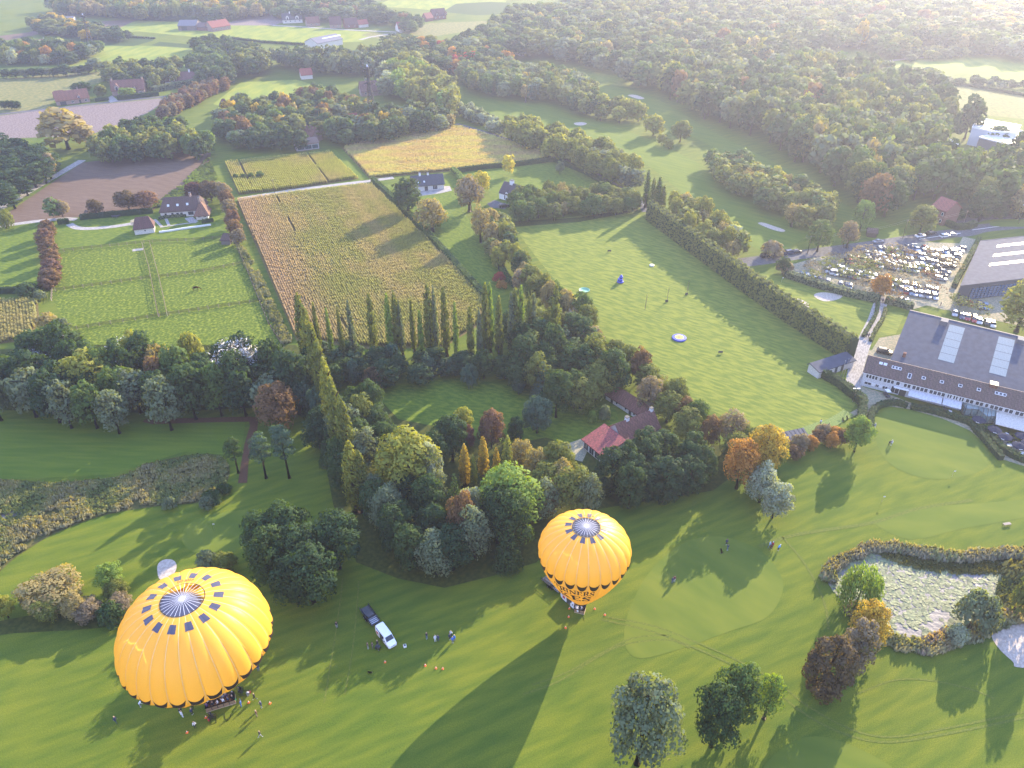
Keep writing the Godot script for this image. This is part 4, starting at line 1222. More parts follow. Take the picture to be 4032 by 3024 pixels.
	wood(pv([-1.01,-257.8,3.97,-250.8,11.93,-242.6,20.68,-228.7,31.91,-198.7,42.72,-175.9,54.52,-160.2,65.73,-145.1,61.63,-142.5,53.06,-148.7,45.36,-156.3,39.13,-165.3,37.01,-171.8,29.76,-185.8,20.66,-207.1,9.93,-230.4,2.24,-240.8]), 5.6, [["broad", "olive green", 3, 1.0], ["broad", "mid green", 2, 1.0], ["loose", "grey-brown", 1.2, 0.9], ["round", "tan", 0.9, 0.9], ["round", "rust-brown", 0.5, 0.8]], "in the belt along the range's left side", "trees of the belt along the range", 8, 12)
	wood(pv([-47.94,-157.5,-44.36,-160.5,-38.7,-166.3,-32.54,-161.5,-28.69,-154.6,-32.28,-147.1,-32.96,-136.8,-36.16,-130.4,-42.22,-140.1]), 6.6, [["loose", "grey-green", 2, 1.0], ["broad", "dark green", 2, 1.0], ["round", "copper", 1, 0.8], ["birch", "tan", 1, 0.8], ["broad", "olive green", 1, 0.9]], "in the central wood's left part", "trees of the central wood's left part", 12, 16)
	wood(pv([-20.53,-154,-15.09,-151.1,-13.35,-141.3,-15.62,-134.7,-11.17,-131.5,1.48,-131.5,4.47,-124,1.36,-114.3,-6.35,-113,-13.85,-110.4,-21.88,-114.3,-30.24,-118.3,-35.68,-126.9,-35.68,-133.1,-29.09,-131.5,-22.04,-134.7,-19.57,-143]), 6.2, [["broad", "deep green", 3, 1.0], ["broad", "dark green", 3, 1.05], ["loose", "grey-green", 1.4, 1.0], ["round", "silver-grey", 0.6, 0.8], ["spruce", "dark green", 0.7, 0.8], ["round", "rust-brown", 0.4, 0.7]], "in the dark front of the central wood", "trees in the front of the central wood", 12, 17)
	wood(pv([1.59,-147.5,8.39,-147.5,13.84,-143.9,20.14,-139.6,21.5,-131.5,13.87,-127.7,7.69,-128.4,2.57,-134.7]), 6.2, [["loose", "grey-green", 2, 1.0], ["round", "rust-brown", 1, 0.9], ["broad", "olive green", 2, 1.0], ["birch", "tan", 1, 0.8]], "behind the small balloon beside the red annexe", "trees between small balloon and annexe", 9, 13)
	wood(pv([21.5,-141.6,27.46,-145.1,38.41,-150,49.27,-152.4,49.8,-146.9,47,-139.1,39.28,-135.8,29.24,-133.4,20.62,-132.6]), 5.2, [["column", "deep green", 4, 1.0], ["column", "dark green", 3, 1.0], ["spruce", "dark green", 1, 0.8]], "in the dark evergreen screen before the farmhouse", "evergreens of the dark screen", 10, 13)
	wood(pv([-56.54,-113.6,-53.59,-116.9,-47.03,-122.5,-39.32,-121.8,-36.59,-114.3,-34.63,-104.9,-37.47,-100.8,-43.5,-99.63,-47.98,-103.1,-53.05,-109.8]), 7.0, [["broad", "dark green", 3, 1.1], ["broad", "deep green", 3, 1.1], ["round", "mid green", 1, 0.9]], "in the dark clump beside the large balloon", "trees of the dark clump by the large balloon", 13, 17)
	wood(pv([-68.23,-115.4,-65.44,-117.5,-60.66,-118.1,-57.67,-114.8,-60.8,-112.2,-65.96,-113.1]), 4.2, [["round", "olive green", 2, 0.9], ["round", "grey-green", 2, 0.9]], "at the left end of the dark clump", "bushes at the end of the dark clump", 5, 7)
	wood(pv([-103.9,-102.4,-96.8,-103,-87.54,-103,-84.98,-106.6,-79.1,-107.2,-72.74,-103,-76.84,-99.58,-88.65,-99.58,-101.3,-97.91]), 4.6, [["round", "grey-brown", 2, 0.9], ["round", "olive green", 2, 0.9], ["shrub", "dark green", 1, 0.9], ["round", "tan", 1, 0.9]], "in the shrub belt left of the large balloon", "bushes of the left shrub belt", 4, 6.5)
	wood(pv([-81.49,-133.6,-74.76,-135.9,-69.78,-140.9,-68.18,-140.1,-68.23,-135.9,-72.49,-132.4,-79.65,-131.5]), 3.2, [["shrub", "dark green", 3, 1.0], ["shrub", "grey-green", 1, 1.0]], "at the right end of the marsh", "bushes at the end of the marsh", 2.5, 4)
	wood(pv([-12.65,-302.8,-4,-300.3,1.06,-272.4,4.8,-250.2,-0.16,-244.6,-7.15,-268.2]), 5.4, [["broad", "olive green", 2, 1.0], ["round", "tan", 1, 0.9], ["broad", "dark green", 1, 1.0], ["round", "yellow-green", 0.7, 0.8]], "between the long garden and the range", "trees between long garden and range", 8, 12)
	wood(pv([-0.2,-327,17.38,-332.8,38.08,-332.8,53.87,-327,55.16,-314.3,28.2,-310.6,1.73,-302.8]), 6.0, [["round", "olive green", 3, 1.0], ["round", "mid green", 2, 1.0], ["birch", "tan", 1, 0.7]], "in the garden strip above the range", "garden trees above the range", 7, 10)
	wood(pv([-3.56,-429.1,6.23,-440.3,23.46,-420.2,37.49,-401.7,51.4,-379.9,58.51,-364.2,57.76,-345.6,50.3,-341.9,40.28,-358.7,26.16,-379.9,10.52,-399.2,-2.7,-411.6]), 7.2, [["round", "yellow-green", 3, 1.05], ["round", "olive green", 3, 1.05], ["loose", "grey-green", 1, 0.9]], "in the avenue between lane and fairway", "trees between lane and fairway", 10, 13)
	wood(pv([-34.36,-486.3,-26.49,-482,-2.08,-438.1,-4.6,-429.1,-28.98,-465.2]), 4.4, [["round", "silver-grey", 2, 0.9], ["round", "grey-green", 2, 0.9]], "in the silvery row at the head of the lane", "silvery trees at the head of the lane", 6, 7.5)
	wood(pv([-82.87,-570,-67.78,-580.6,-50.03,-544,-34.38,-505.2,-33.05,-468.7,-45.34,-468.7,-64.5,-493.3,-76.99,-524]), 8.0, [["broad", "yellow-green", 3, 1.0], ["broad", "olive green", 2, 1.0], ["loose", "light green", 1, 1.0]], "in the yellowish grove right of the near pylon", "trees of the yellowish grove by the pylon", 14, 18)
	wood(pv([-94.64,-573,-83.25,-573,-75.37,-511.3,-80.41,-505.2]), 7.5, [["loose", "silver-grey", 2, 1.0], ["broad", "grey-green", 1, 1.0]], "behind the near pylon's tip", "silvery trees behind the near pylon", 12, 15)
	wood(pv([-173.3,-466.2,-166.1,-487.9,-151.7,-476.8,-134.6,-511.4,-117.9,-501.8,-96.14,-476.8,-74.09,-457.9,-56.14,-466.2,-32.18,-452.9,-36.34,-436.5,-59.11,-422,-77.25,-409.9,-94.69,-411.6,-111.2,-403.3,-131.2,-401.7,-146.1,-403.3,-158.2,-418.5]), 7.6, [["broad", "dark green", 4, 1.0], ["broad", "mid green", 2, 1.0], ["broad", "olive green", 2.5, 1.0], ["round", "rust-brown", 1, 0.9], ["birch", "tan", 0.8, 0.7], ["loose", "grey-green", 1, 1.0], ["round", "golden", 0.3, 0.8]], "around the houses by the near pylon", "trees around the pylon houses", 9, 14, "", [[-108.7, -417, 9], [-89.69, -442.4, 10], [-93.19, -531.5, 12], [-179.3, -493.8, 8], [-169.8, -496, 8]])
	wood(pv([-214.7,-398.2,-208.7,-421,-197.2,-430,-179.7,-427.3,-170.5,-408.1,-158,-399.9,-153.3,-390.3,-176,-387.2,-192.4,-381.9,-206.6,-375.2]), 6.4, [["broad", "mid green", 3, 1.0], ["broad", "yellow-green", 1.6, 1.0], ["broad", "dark green", 3, 1.0], ["broad", "olive green", 2, 1.0]], "in the grove north of the brown field", "trees north of the ploughed field", 11, 14)
	wood(pv([-265.7,-392.3,-257.1,-402.6,-246.9,-394.6,-228.7,-379.4,-222.2,-370.1,-219.7,-348.6,-217.5,-324.4,-221.3,-313.3]), 6.2, [["pine", "deep green", 4, 1.0], ["pine", "dark green", 2, 1.0], ["round", "grey-brown", 1, 0.8]], "in the pine grove at the left edge", "pines of the grove at the left edge", 8, 12)
	wood(pv([-214.7,-475.9,-211,-517,-203,-557.6,-197.4,-567.5,-189.9,-539.9,-198,-505,-202.8,-471.6,-207.9,-463.4]), 4.8, [["column", "rust-brown", 3, 0.9], ["column", "grey-brown", 2, 0.9], ["column", "copper", 1, 0.9]], "in the brown autumn avenue by the power line", "autumn avenue by the power line", 6, 8)
	wood(pv([-37.33,-564.9,-8.6,-582.9,14.16,-564.9,40.6,-550.6,46.62,-518.9,37.15,-497.1,7,-504.2,-16.67,-516.4,-32.43,-533]), 7.4, [["loose", "grey-green", 3, 1.0], ["broad", "mid green", 3, 1.0], ["broad", "olive green", 2, 1.0], ["birch", "tan", 1, 0.7]], "in the grove across the curving fairway", "trees of the grove across the fairway", 11, 15)
	wood(pv([32.58,-518.9,46.61,-526.5,55.62,-506.6,54.25,-474.6,44.19,-460,32.74,-485.6]), 7.0, [["broad", "olive green", 2, 1.0], ["broad", "dark green", 2, 1.0]], "left of the sunlit fairway trees", "trees left of the sunlit fairway line", 10, 13)
	wood(pv([95.96,-377.2,105.2,-381.7,115,-365.9,126.1,-343.5,134.1,-329,138.1,-319.9,130.2,-299.8,119.5,-295.8,109.6,-314.4,99.85,-339.8,93.46,-359.1]), 6.8, [["broad", "olive green", 3, 1.0], ["broad", "mid green", 3, 1.0], ["birch", "tan", 1.3, 0.8], ["broad", "yellow-green", 1, 1.0]], "in the belt between the two fairways", "trees of the belt between the fairways", 9, 12)
	wood(pv([66.39,-317.1,73.55,-321.5,80.26,-314.9,84.38,-301.3,86.38,-288.6,90.17,-275.9,88.28,-265.7,80.66,-265.7,73.25,-280.4,66.29,-298.3]), 6.0, [["round", "yellow-green", 3, 1.0], ["birch", "tan", 1.6, 0.9], ["broad", "olive green", 1.6, 1.0], ["loose", "silver-grey", 0.6, 1.0]], "in the yellow belt behind the tall hedge", "trees of the yellow belt behind the hedge", 8, 12)
	wood(pv([75.05,-564,102.1,-573,118.9,-558.2,144.3,-558.2,160.4,-546.8,193.2,-573,218.8,-591.7,234.3,-561.1,264.2,-541.3,273.3,-507.6,250.4,-450.2,222.8,-404.6,210.7,-373.5,221.1,-362.8,265.5,-382.4,224.2,-310.8,190.5,-305.4,166.4,-309.7,153.1,-305.4,148,-330,151.4,-367.7,140.6,-396.4,132,-427.3,112,-468.7,89.6,-527.9,74.94,-549.6]), 10.2, forest, "in the broad forest on the right", "trees of the right forest", 15, 21, "", [[179.3, -312.8, 16], [238.6, -427.2, 10]])
	wood(pv([177.7,-315.8,198.7,-318,220.5,-321.2,233.8,-323.5,227.9,-313.1,198.4,-309.4,175.9,-307.4]), 5.5, [["column", "deep green", 2, 0.8], ["column", "dark green", 2, 0.8], ["shrub", "dark green", 1, 0.9]], "in the nursery rows beyond the junction", "nursery trees beyond the road junction", 4, 6)
	wood(pv([98.82,-259.5,114.3,-267.6,121.3,-267.6,128.3,-272.6,139.6,-274.4,138.6,-271.8,116.4,-263.5,102.4,-254.4]), 6.0, [["sparse", "grey-brown", 2, 0.9], ["shrub", "grey-brown", 1, 0.9]], "between the road and the car park", "thin trees between road and car park", 4.5, 6)
	wood(pv([106.5,-259.5,120.7,-265.9,141.4,-274.4,170.3,-275.2,164,-261.9,148.1,-238.6,138.3,-234.5,126.9,-235.8,118.4,-240.7,109,-246.5,104.1,-251.7]), 7.6, [["sparse", "grey-brown", 3, 0.85], ["sparse", "olive green", 3, 0.85], ["sparse", "rust-brown", 0.6, 0.8]], "among the parked cars", "young trees among the parked cars", 4.6, 6.0)
	wood(pv([150.9,-234.5,156.8,-230.4,164.1,-226.5,165.9,-221.4,155.1,-223.9,147.4,-230.4]), 7.0, [["sparse", "olive green", 3, 0.85], ["round", "olive green", 1, 0.7]], "in the car park behind the large hall", "young trees behind the large hall", 4.6, 6.0)
	wood(pv([69.42,-154.9,75.95,-156.8,82.76,-160,88.72,-162.4,87.46,-157.6,78.27,-153,68.92,-150.1]), 3.4, [["round", "rust-brown", 3, 0.9], ["round", "orange", 2, 0.9], ["round", "grey-brown", 1.5, 0.9]], "in the rusty hedge row below the range mats", "rusty bushes below the range mats", 4, 5.5)
	# far groves and forests
	wood(pv([-0.45,-816,94.48,-895.7,306.1,-952.1,455.7,-857.2,406.3,-738.8,438.9,-682,400.4,-615.1,357.1,-654.5,329.2,-666,306.3,-673.9,286.8,-682,255.7,-658.3,210.2,-629,163.9,-643.3,102.5,-618.6,49.48,-608.4,15.73,-636.1,-33.97,-629,-40.31,-682,-6.65,-753.2]), 12.5, forest, "in the far forest", "far forest", 12, 18, "far")
	wood(pv([50.71,-601.9,108.4,-611.8,160.6,-629,206.1,-615.1,198.4,-589.1,161.2,-573.7,124.3,-585.9,74.1,-582.9]), 11, forest, "in the mid forest", "mid forest", 12, 17, "far")
	wood(pv([296,-686.1,328.3,-690.2,320.6,-650.8,294.5,-636.1,279.4,-643.3]), 8.5, forest, "in the round copse", "copse", 12, 15, "far")
	wood(pv([-101.9,-660.4,-77.68,-676.2,-53.07,-649,-37.2,-696.9,-15.99,-649,-2.01,-593.5,-15.02,-574.9,-34.77,-577.9,-53.21,-563,-68.85,-590.4,-87.25,-577.9]), 8.6, [["pine", "deep green", 2, 1.0], ["broad", "dark green", 3, 1.0], ["broad", "olive green", 2, 1.0], ["round", "orange", 0.7, 0.9], ["round", "red", 0.2, 0.9], ["loose", "grey-green", 1, 1.0]], "in the mixed wood below the brick farmhouse", "mixed wood below the brick farmhouse", 11, 15)
	wood(pv([-396,-660.1,-376,-675.6,-338.9,-652.5,-331.5,-663.9,-321.7,-630.8,-336.6,-610.3,-376.3,-613.6,-397.9,-627.3,-422.8,-671.7]), 7.6, [["broad", "dark green", 3, 1.0], ["broad", "mid green", 2, 1.0], ["loose", "silver-grey", 1, 1.0], ["round", "orange", 0.5, 0.9], ["willow", "olive green", 1, 1.0]], "in the copse around a far red roof", "trees of the far left copse", 8, 13)
	wood(pv([-446.5,-774.6,-443.7,-811.7,-403.8,-774.6,-323.3,-713.2,-335.5,-704.5,-363,-713.2,-414,-735.7]), 8.5, [["broad", "dark green", 2, 1.0], ["round", "golden", 0.5, 1.0], ["broad", "olive green", 2, 1.0]], "in the copse by the grey shed at far left", "trees of the copse by the grey shed", 7, 11)
	wood(pv([-487.3,-876,-444.3,-902.4,-375.9,-916.1,-311.3,-916.1,-264.1,-889,-218,-857.2,-247.3,-827.4,-267.7,-804.9,-299.7,-821.7,-358.2,-810.4,-413,-833.2,-450.7,-845]), 9.5, [["willow", "olive green", 1, 1.0], ["broad", "mid green", 2, 1.0], ["broad", "olive green", 2, 1.0], ["birch", "tan", 1.2, 0.9], ["round", "golden", 0.4, 0.9], ["loose", "grey-green", 1, 1.0]], "along the top left skyline", "top left trees", 11, 16, "far")
	wood(pv([-285,-569.7,-282.2,-587.8,-257.7,-584.7,-243.3,-590.9,-226.4,-551.1,-238.9,-536.2,-257.4,-536.2,-272.6,-544.2]), 8.0, [["broad", "dark green", 3, 1.0], ["broad", "olive green", 2, 1.0], ["loose", "grey-green", 1, 1.0]], "behind the orange-roofed houses", "trees behind the orange-roofed houses", 9, 14)
	wood(pv([-233.9,-595.4,-234.5,-625.5,-219.3,-622,-198.9,-579.8,-192.4,-547.9,-211.5,-539.7]), 8.0, [["broad", "dark green", 3, 1.1], ["broad", "mid green", 2, 1.1]], "in the round copse right of the orange houses", "copse right of the orange houses", 11, 15)
	wood(pv([-211.6,-629,-196.1,-639.7,-177.1,-592.2,-176.7,-570.8,-194.7,-576.8]), 8.4, [["broad", "dark green", 3, 1.15], ["broad", "olive green", 2, 1.1]], "in the copse at the avenue's far end", "copse at the avenue's far end", 13, 16)
	wood(pv([-188.7,-636.1,-163.3,-622,-120,-615.1,-96.95,-629,-88.66,-582.9,-112.4,-570.8,-154.9,-585.9,-177.6,-601.9]), 8.0, [["broad", "dark green", 2, 0.9], ["broad", "grey-green", 2, 0.9], ["broad", "olive green", 1, 0.9]], "in the tree row before the white barn", "tree row before the white barn", 11, 15)
	wood(pv([-262.8,-677.3,-251,-685.3,-229.5,-677.3,-223.9,-646.9,-244.5,-643.2]), 8.0, [["birch", "dark green", 3, 1.0]], "in the thin copse by the crop strips", "thin copse by the crop strips", 9, 13)
	wood(pv([-234.2,-828.6,-225.8,-890,-202.2,-916.9,-149.3,-896.6,-114.7,-817.3,-85.3,-769.5,-83,-726.6,-114.2,-779.7,-134.6,-800.8,-179.7,-806.2,-205,-800.8]), 9.5, [["broad", "dark green", 2, 1.0], ["broad", "mid green", 2, 1.0], ["pine", "deep green", 1, 1.0], ["loose", "grey-green", 1, 1.0], ["round", "rust-brown", 0.4, 1.0]], "around the far village houses", "trees around the far village", 9, 14, "far")
	wood(pv([469.6,-884.4,596,-953.3,463.7,-723.6,420.8,-741.9]), 13.0, [["broad", "dark green", 2, 1.0], ["round", "golden", 0.7, 1.0], ["broad", "olive green", 1, 1.0]], "in the far village", "far village trees", 7, 11, "far")
	wood(pv([299.5,-646.9,329.9,-658,357.6,-654.2,390.9,-661.8,432.5,-669.5,423.7,-654.2,357.7,-639.6,299.9,-622.1]), 8.0, [["round", "dark green", 2, 0.9], ["round", "olive green", 1, 0.9]], "along the lane in the upper right meadow", "trees along the upper right lane", 5, 8, "far")
	wood(pv([294.3,-556.2,325.8,-561.8,345.4,-550.6,359.7,-542.5,355.2,-534.6,334.8,-542.5,313.9,-550.6,292.4,-547.9]), 7.0, [["round", "dark green", 2, 0.8], ["shrub", "grey-green", 1, 0.8]], "in the meadow hedge at the right edge", "bushes in the right meadow hedge", 4, 6, "far")

	# ---- hedges
	hedge("tall_hedge", "very tall clipped hornbeam hedge running along the driving range", pv([58.4,-310.7,70.87,-275.9,81.65,-246.7,91.09,-222.8,102.5,-198.3]), 3.2, 8.2, "olive green", "", 0.5, 4.2, 0.12)
	hedge("hedge", "dark clipped hedge between range and clubhouse forecourt", pv([91.38,-189.6,94.58,-184.7,97.91,-175]), 2.2, 2.6, "dark green")
	hedge("hedge", "short thick hedge end beside the forecourt path", pv([97.91,-175,95.51,-169.3,93.04,-164.7]), 2.0, 2.6, "dark green")
	hedge("hedge", "curved box hedge around the practice green's left end", rounded(pv([95.23,-162.7,97.88,-168.9,100.9,-172.8,104.3,-174.8,107.7,-175,109.5,-173.7]), 3, false), 1.6, 1.4, "dark green")
	hedge("hedge", "long box hedge between practice green and terrace", rounded(pv([110.9,-173.2,116.5,-170.8,121.3,-167.7,123.5,-165.6,123.5,-161.5,123.8,-156.8,123.9,-151.1]), 3, false), 1.6, 1.5, "dark green")
	hedge("hedge", "curved hedge screening the restaurant terrace", rounded(pv([123.8,-163.1,126,-161.5,125.7,-157.2,126.8,-153,129.4,-150.1,132.9,-148.2]), 3, false), 1.6, 1.7, "dark green")
	hedge("hedge", "low hedge along the left side of the car park path", rounded(pv([126.4,-236.1,122.1,-226.9,116.3,-218.1,112.2,-212.2]), 3, false), 1.0, 1.0, "mid green")
	hedge("hedge", "low hedge along the right side of the car park path", rounded(pv([126.8,-230.8,123.5,-224.3,117.5,-215.7,113.5,-209.3]), 3, false), 1.0, 1.0, "olive green")
	hedge("hedge", "shaggy hedge between the car park and the short game green", pv([100.8,-255.6,108.6,-248.1,117.6,-240.9,126.4,-236.1]), 3.0, 2.4, "grey-green", "", 0.4, 6)
	hedge("hedge", "shaggy hedge between the small lawn and the car park", pv([129,-235.4,132.3,-233.4,135.6,-230.8]), 2.4, 2.2, "grey-green", "", 0.4, 6)
	hedge("hedge", "long clipped hedge down the right side of the corn", pv([-66.3,-358.2,-54.58,-336,-42.22,-310.7,-30.7,-286,-18.12,-257.9,-9.35,-238.5]), 2.2, 2.2, "mid green")
	hedge("hedge", "clipped hedge between the long garden and its tree belt", pv([-9.3,-288.3,-5.5,-270.8,-2.03,-254.8,0.99,-246.7]), 1.8, 1.8, "mid green")
	hedge("hedge", "bright clipped hedge at the bungalow's garden corner", pv([-29.14,-371.6,-25.49,-363.5,-23.22,-354.4]), 2.2, 2.6, "light green")
	hedge("hedge", "long dark hedge behind the white house's lawn", pv([-26.41,-371.6,-12.91,-377.2,3.26,-381.4,20.32,-388.7]), 1.8, 2.2, "dark green")
	hedge("hedge", "dark hedge between the lane and the back lawn", pv([21.26,-388.7,35.41,-370.2,48.09,-345.6,56.11,-325.8]), 1.8, 2.2, "dark green")
	hedge("hedge", "dark hedge behind the farmhouse playground", pv([-183.5,-310.7,-172.2,-313.9,-156,-318.1]), 1.6, 2.2, "deep green")
	hedge("hedge", "short hedge left of the farmhouse gate", pv([-190.5,-305.6,-187,-306.7]), 1.6, 2.0, "dark green")
	hedge("hedge", "short dark hedge at the farmhouse terrace's right end", pv([-130.4,-306.7,-126.8,-308.7]), 1.4, 1.4, "deep green")
	hedge("hedge", "clipped hedge before the left orange-roofed house", pv([-265.9,-508.6,-259.7,-512.1]), 2.2, 2.2, "dark green")
	hedge("hedge", "clipped hedge before the middle orange-roofed house", pv([-253.2,-512.1,-242.4,-518,-232.1,-524.1]), 2.2, 2.6, "dark green")
	hedge("hedge", "wild hedge before the right orange-roofed house", pv([-238.7,-531.5,-227.9,-544.4,-215.8,-555]), 4.0, 3.5, "grey-green", "", 0.6, 3)
	hedge("hedge", "dark hedge along the lane at the end of the left meadow", pv([-183.9,-242.7,-174.3,-243.1,-166.8,-243.8]), 2.0, 2.0, "deep green")
	hedge("hedge", "far dark hedge along the top left fields", pv([-449.1,-876.5,-404.9,-841.1,-365.8,-824.4,-325.5,-813.6,-291.6,-805.7]), 4.0, 4.5, "deep green", "", 0.9, 1.4)
	hedge("hedge", "far hedge curving behind the red-roofed farm", pv([-291.6,-805.7,-277.9,-819,-266.5,-858.5]), 4.0, 4.0, "mid green", "", 0.9, 1.4)
	hedge("hedge", "far row of vines or saplings, upper of two, in the farm meadow", pv([-244.1,-722.4,-215.4,-705.5,-173.2,-693.3]), 1.5, 1.8, "dark green", "", 0.6, 2)
	hedge("hedge", "far row of vines or saplings, lower of two, in the farm meadow", pv([-265.1,-722.4,-239,-705.5,-215.4,-691.3]), 1.5, 1.8, "dark green", "", 0.6, 2)
	hedge("hedge", "far thin hedge before the near dark crop strip", pv([-410.7,-751.5,-373,-740.1,-310.6,-722.4]), 1.2, 1.4, "grey-green", "", 0.6, 2)
	hedge("hedge", "dark hedge bounding the garden below the tree row", pv([-167.9,-619.1,-146.6,-604.6,-122.6,-586.3]), 2.0, 2.6, "deep green", "", 0.7, 2)
	hedge("hedge", "low dark hedge round the meadow at the right edge", pv([291.8,-557.7,313.4,-547,329,-529,343.7,-512.1]), 2.0, 2.0, "deep green", "", 0.7, 2)
	hedge("hedge", "clipped hedge at the brick house by the road junction", pv([181.9,-305.6,183.7,-299.7,189.2,-300.7,193.4,-303.6]), 2.4, 2.2, "dark green")
	hedge("hedge", "ivy-green hedge between alley and upper grey hall", pv([187.6,-288.3,174.4,-270,162.2,-253.3,157.7,-246.7]), 1.6, 1.8, "mid green")
	hedge("hedge", "low hedge at the foot of the flower wall before the terrace", pv([-150.3,-310.7,-145.8,-313.3,-140.2,-314.4]), 1.2, 1.2, "grey-green")


# ---- buildings
func quad_part(called: String, p: Array, m: Material, parent: Node3D) -> MeshInstance3D:
	var q := Mesher.new()
	q.quad(p[0], p[1], p[2], p[3])
	return obj(called, q.done(), m, parent)


func box_part(called: String, lo: Vector3, hi: Vector3, m: Material, parent: Node3D) -> MeshInstance3D:
	var q := Mesher.new()
	q.box(lo, hi)
	return obj(called, q.done(), m, parent)


func window_on(parent: Node3D, x: float, y: float, w: float, h: float, z := 0.0, mullions := 0, frame: Material = null) -> void:
	# a framed window on a wall that faces +z
	var fr := box_part("window", Vector3(x, y, z - 0.05), Vector3(x + w, y + h, z + 0.06), frame if frame else mats["white paint"], parent)
	var m := Mesher.new()
	var n := mullions + 1
	for i in n:
		m.box(Vector3(x + 0.08 + i * (w - 0.08) / n, y + 0.08, z + 0.05), Vector3(x + (i + 1) * (w - 0.08) / n, y + h - 0.08, z + 0.075))
	obj("pane", m.done(), mats["window glass"], fr)


func roof_shape(L: float, D: float, e: float, r: float, o: float, hip: float, ridge_at := 0.5) -> ArrayMesh:
	var m := Mesher.new()
	var drop := (r - e) / (D * ridge_at) * o
	var zr := -D * ridge_at
	var y0 := e - drop
	var h0 := 0.0 if hip <= 0 else hip + o
	for k in 2:
		var t := 0.24 if k == 0 else 0.0
		var a := Vector3(-o, y0 + t, o)
		var b := Vector3(L + o, y0 + t, o)
		var c := Vector3(L + o, y0 + t, -D - o)
		var d := Vector3(-o, y0 + t, -D - o)
		var p := Vector3(-o + h0, r + t, zr)
		var q := Vector3(L + o - h0, r + t, zr)
		if k == 0:
			m.quad(a, b, q, p)
			m.quad(c, d, p, q)
			if hip > 0:
				m.tri(d, a, p)
				m.tri(b, c, q)
		else:
			m.quad(b, a, p, q)
			m.quad(d, c, q, p)
	var u := Vector3(0, 0.24, 0)
	var ring := [Vector3(-o, y0, o), Vector3(L + o, y0, o), Vector3(L + o, y0, -D - o), Vector3(-o, y0, -D - o)]
	m.quad(ring[0], ring[1], ring[1] + u, ring[0] + u)
	m.quad(ring[2], ring[3], ring[3] + u, ring[2] + u)
	if hip <= 0:
		var p := Vector3(-o, r, zr)
		var q := Vector3(L + o, r, zr)
		m.quad(ring[3], p, p + u, ring[3] + u)
		m.quad(p, ring[0], ring[0] + u, p + u)
		m.quad(ring[1], q, q + u, ring[1] + u)
		m.quad(q, ring[2], ring[2] + u, q + u)
	else:
		m.quad(ring[3], ring[0], ring[0] + u, ring[3] + u)
		m.quad(ring[1], ring[2], ring[2] + u, ring[1] + u)
	return m.done()


func wall_shape(L: float, D: float, e: float, r: float, gable: bool, ridge_at := 0.5) -> ArrayMesh:
	var m := Mesher.new()
	m.quad(Vector3(0, 0, 0), Vector3(L, 0, 0), Vector3(L, e, 0), Vector3(0, e, 0))
	m.quad(Vector3(L, 0, 0), Vector3(L, 0, -D), Vector3(L, e, -D), Vector3(L, e, 0))
	m.quad(Vector3(L, 0, -D), Vector3(0, 0, -D), Vector3(0, e, -D), Vector3(L, e, -D))
	m.quad(Vector3(0, 0, -D), Vector3(0, 0, 0), Vector3(0, e, 0), Vector3(0, e, -D))
	if gable:
		m.tri(Vector3(L, e, 0), Vector3(L, e, -D), Vector3(L, r - 0.05, -D * ridge_at))
		m.tri(Vector3(0, e, -D), Vector3(0, e, 0), Vector3(0, r - 0.05, -D * ridge_at))
	return m.done()


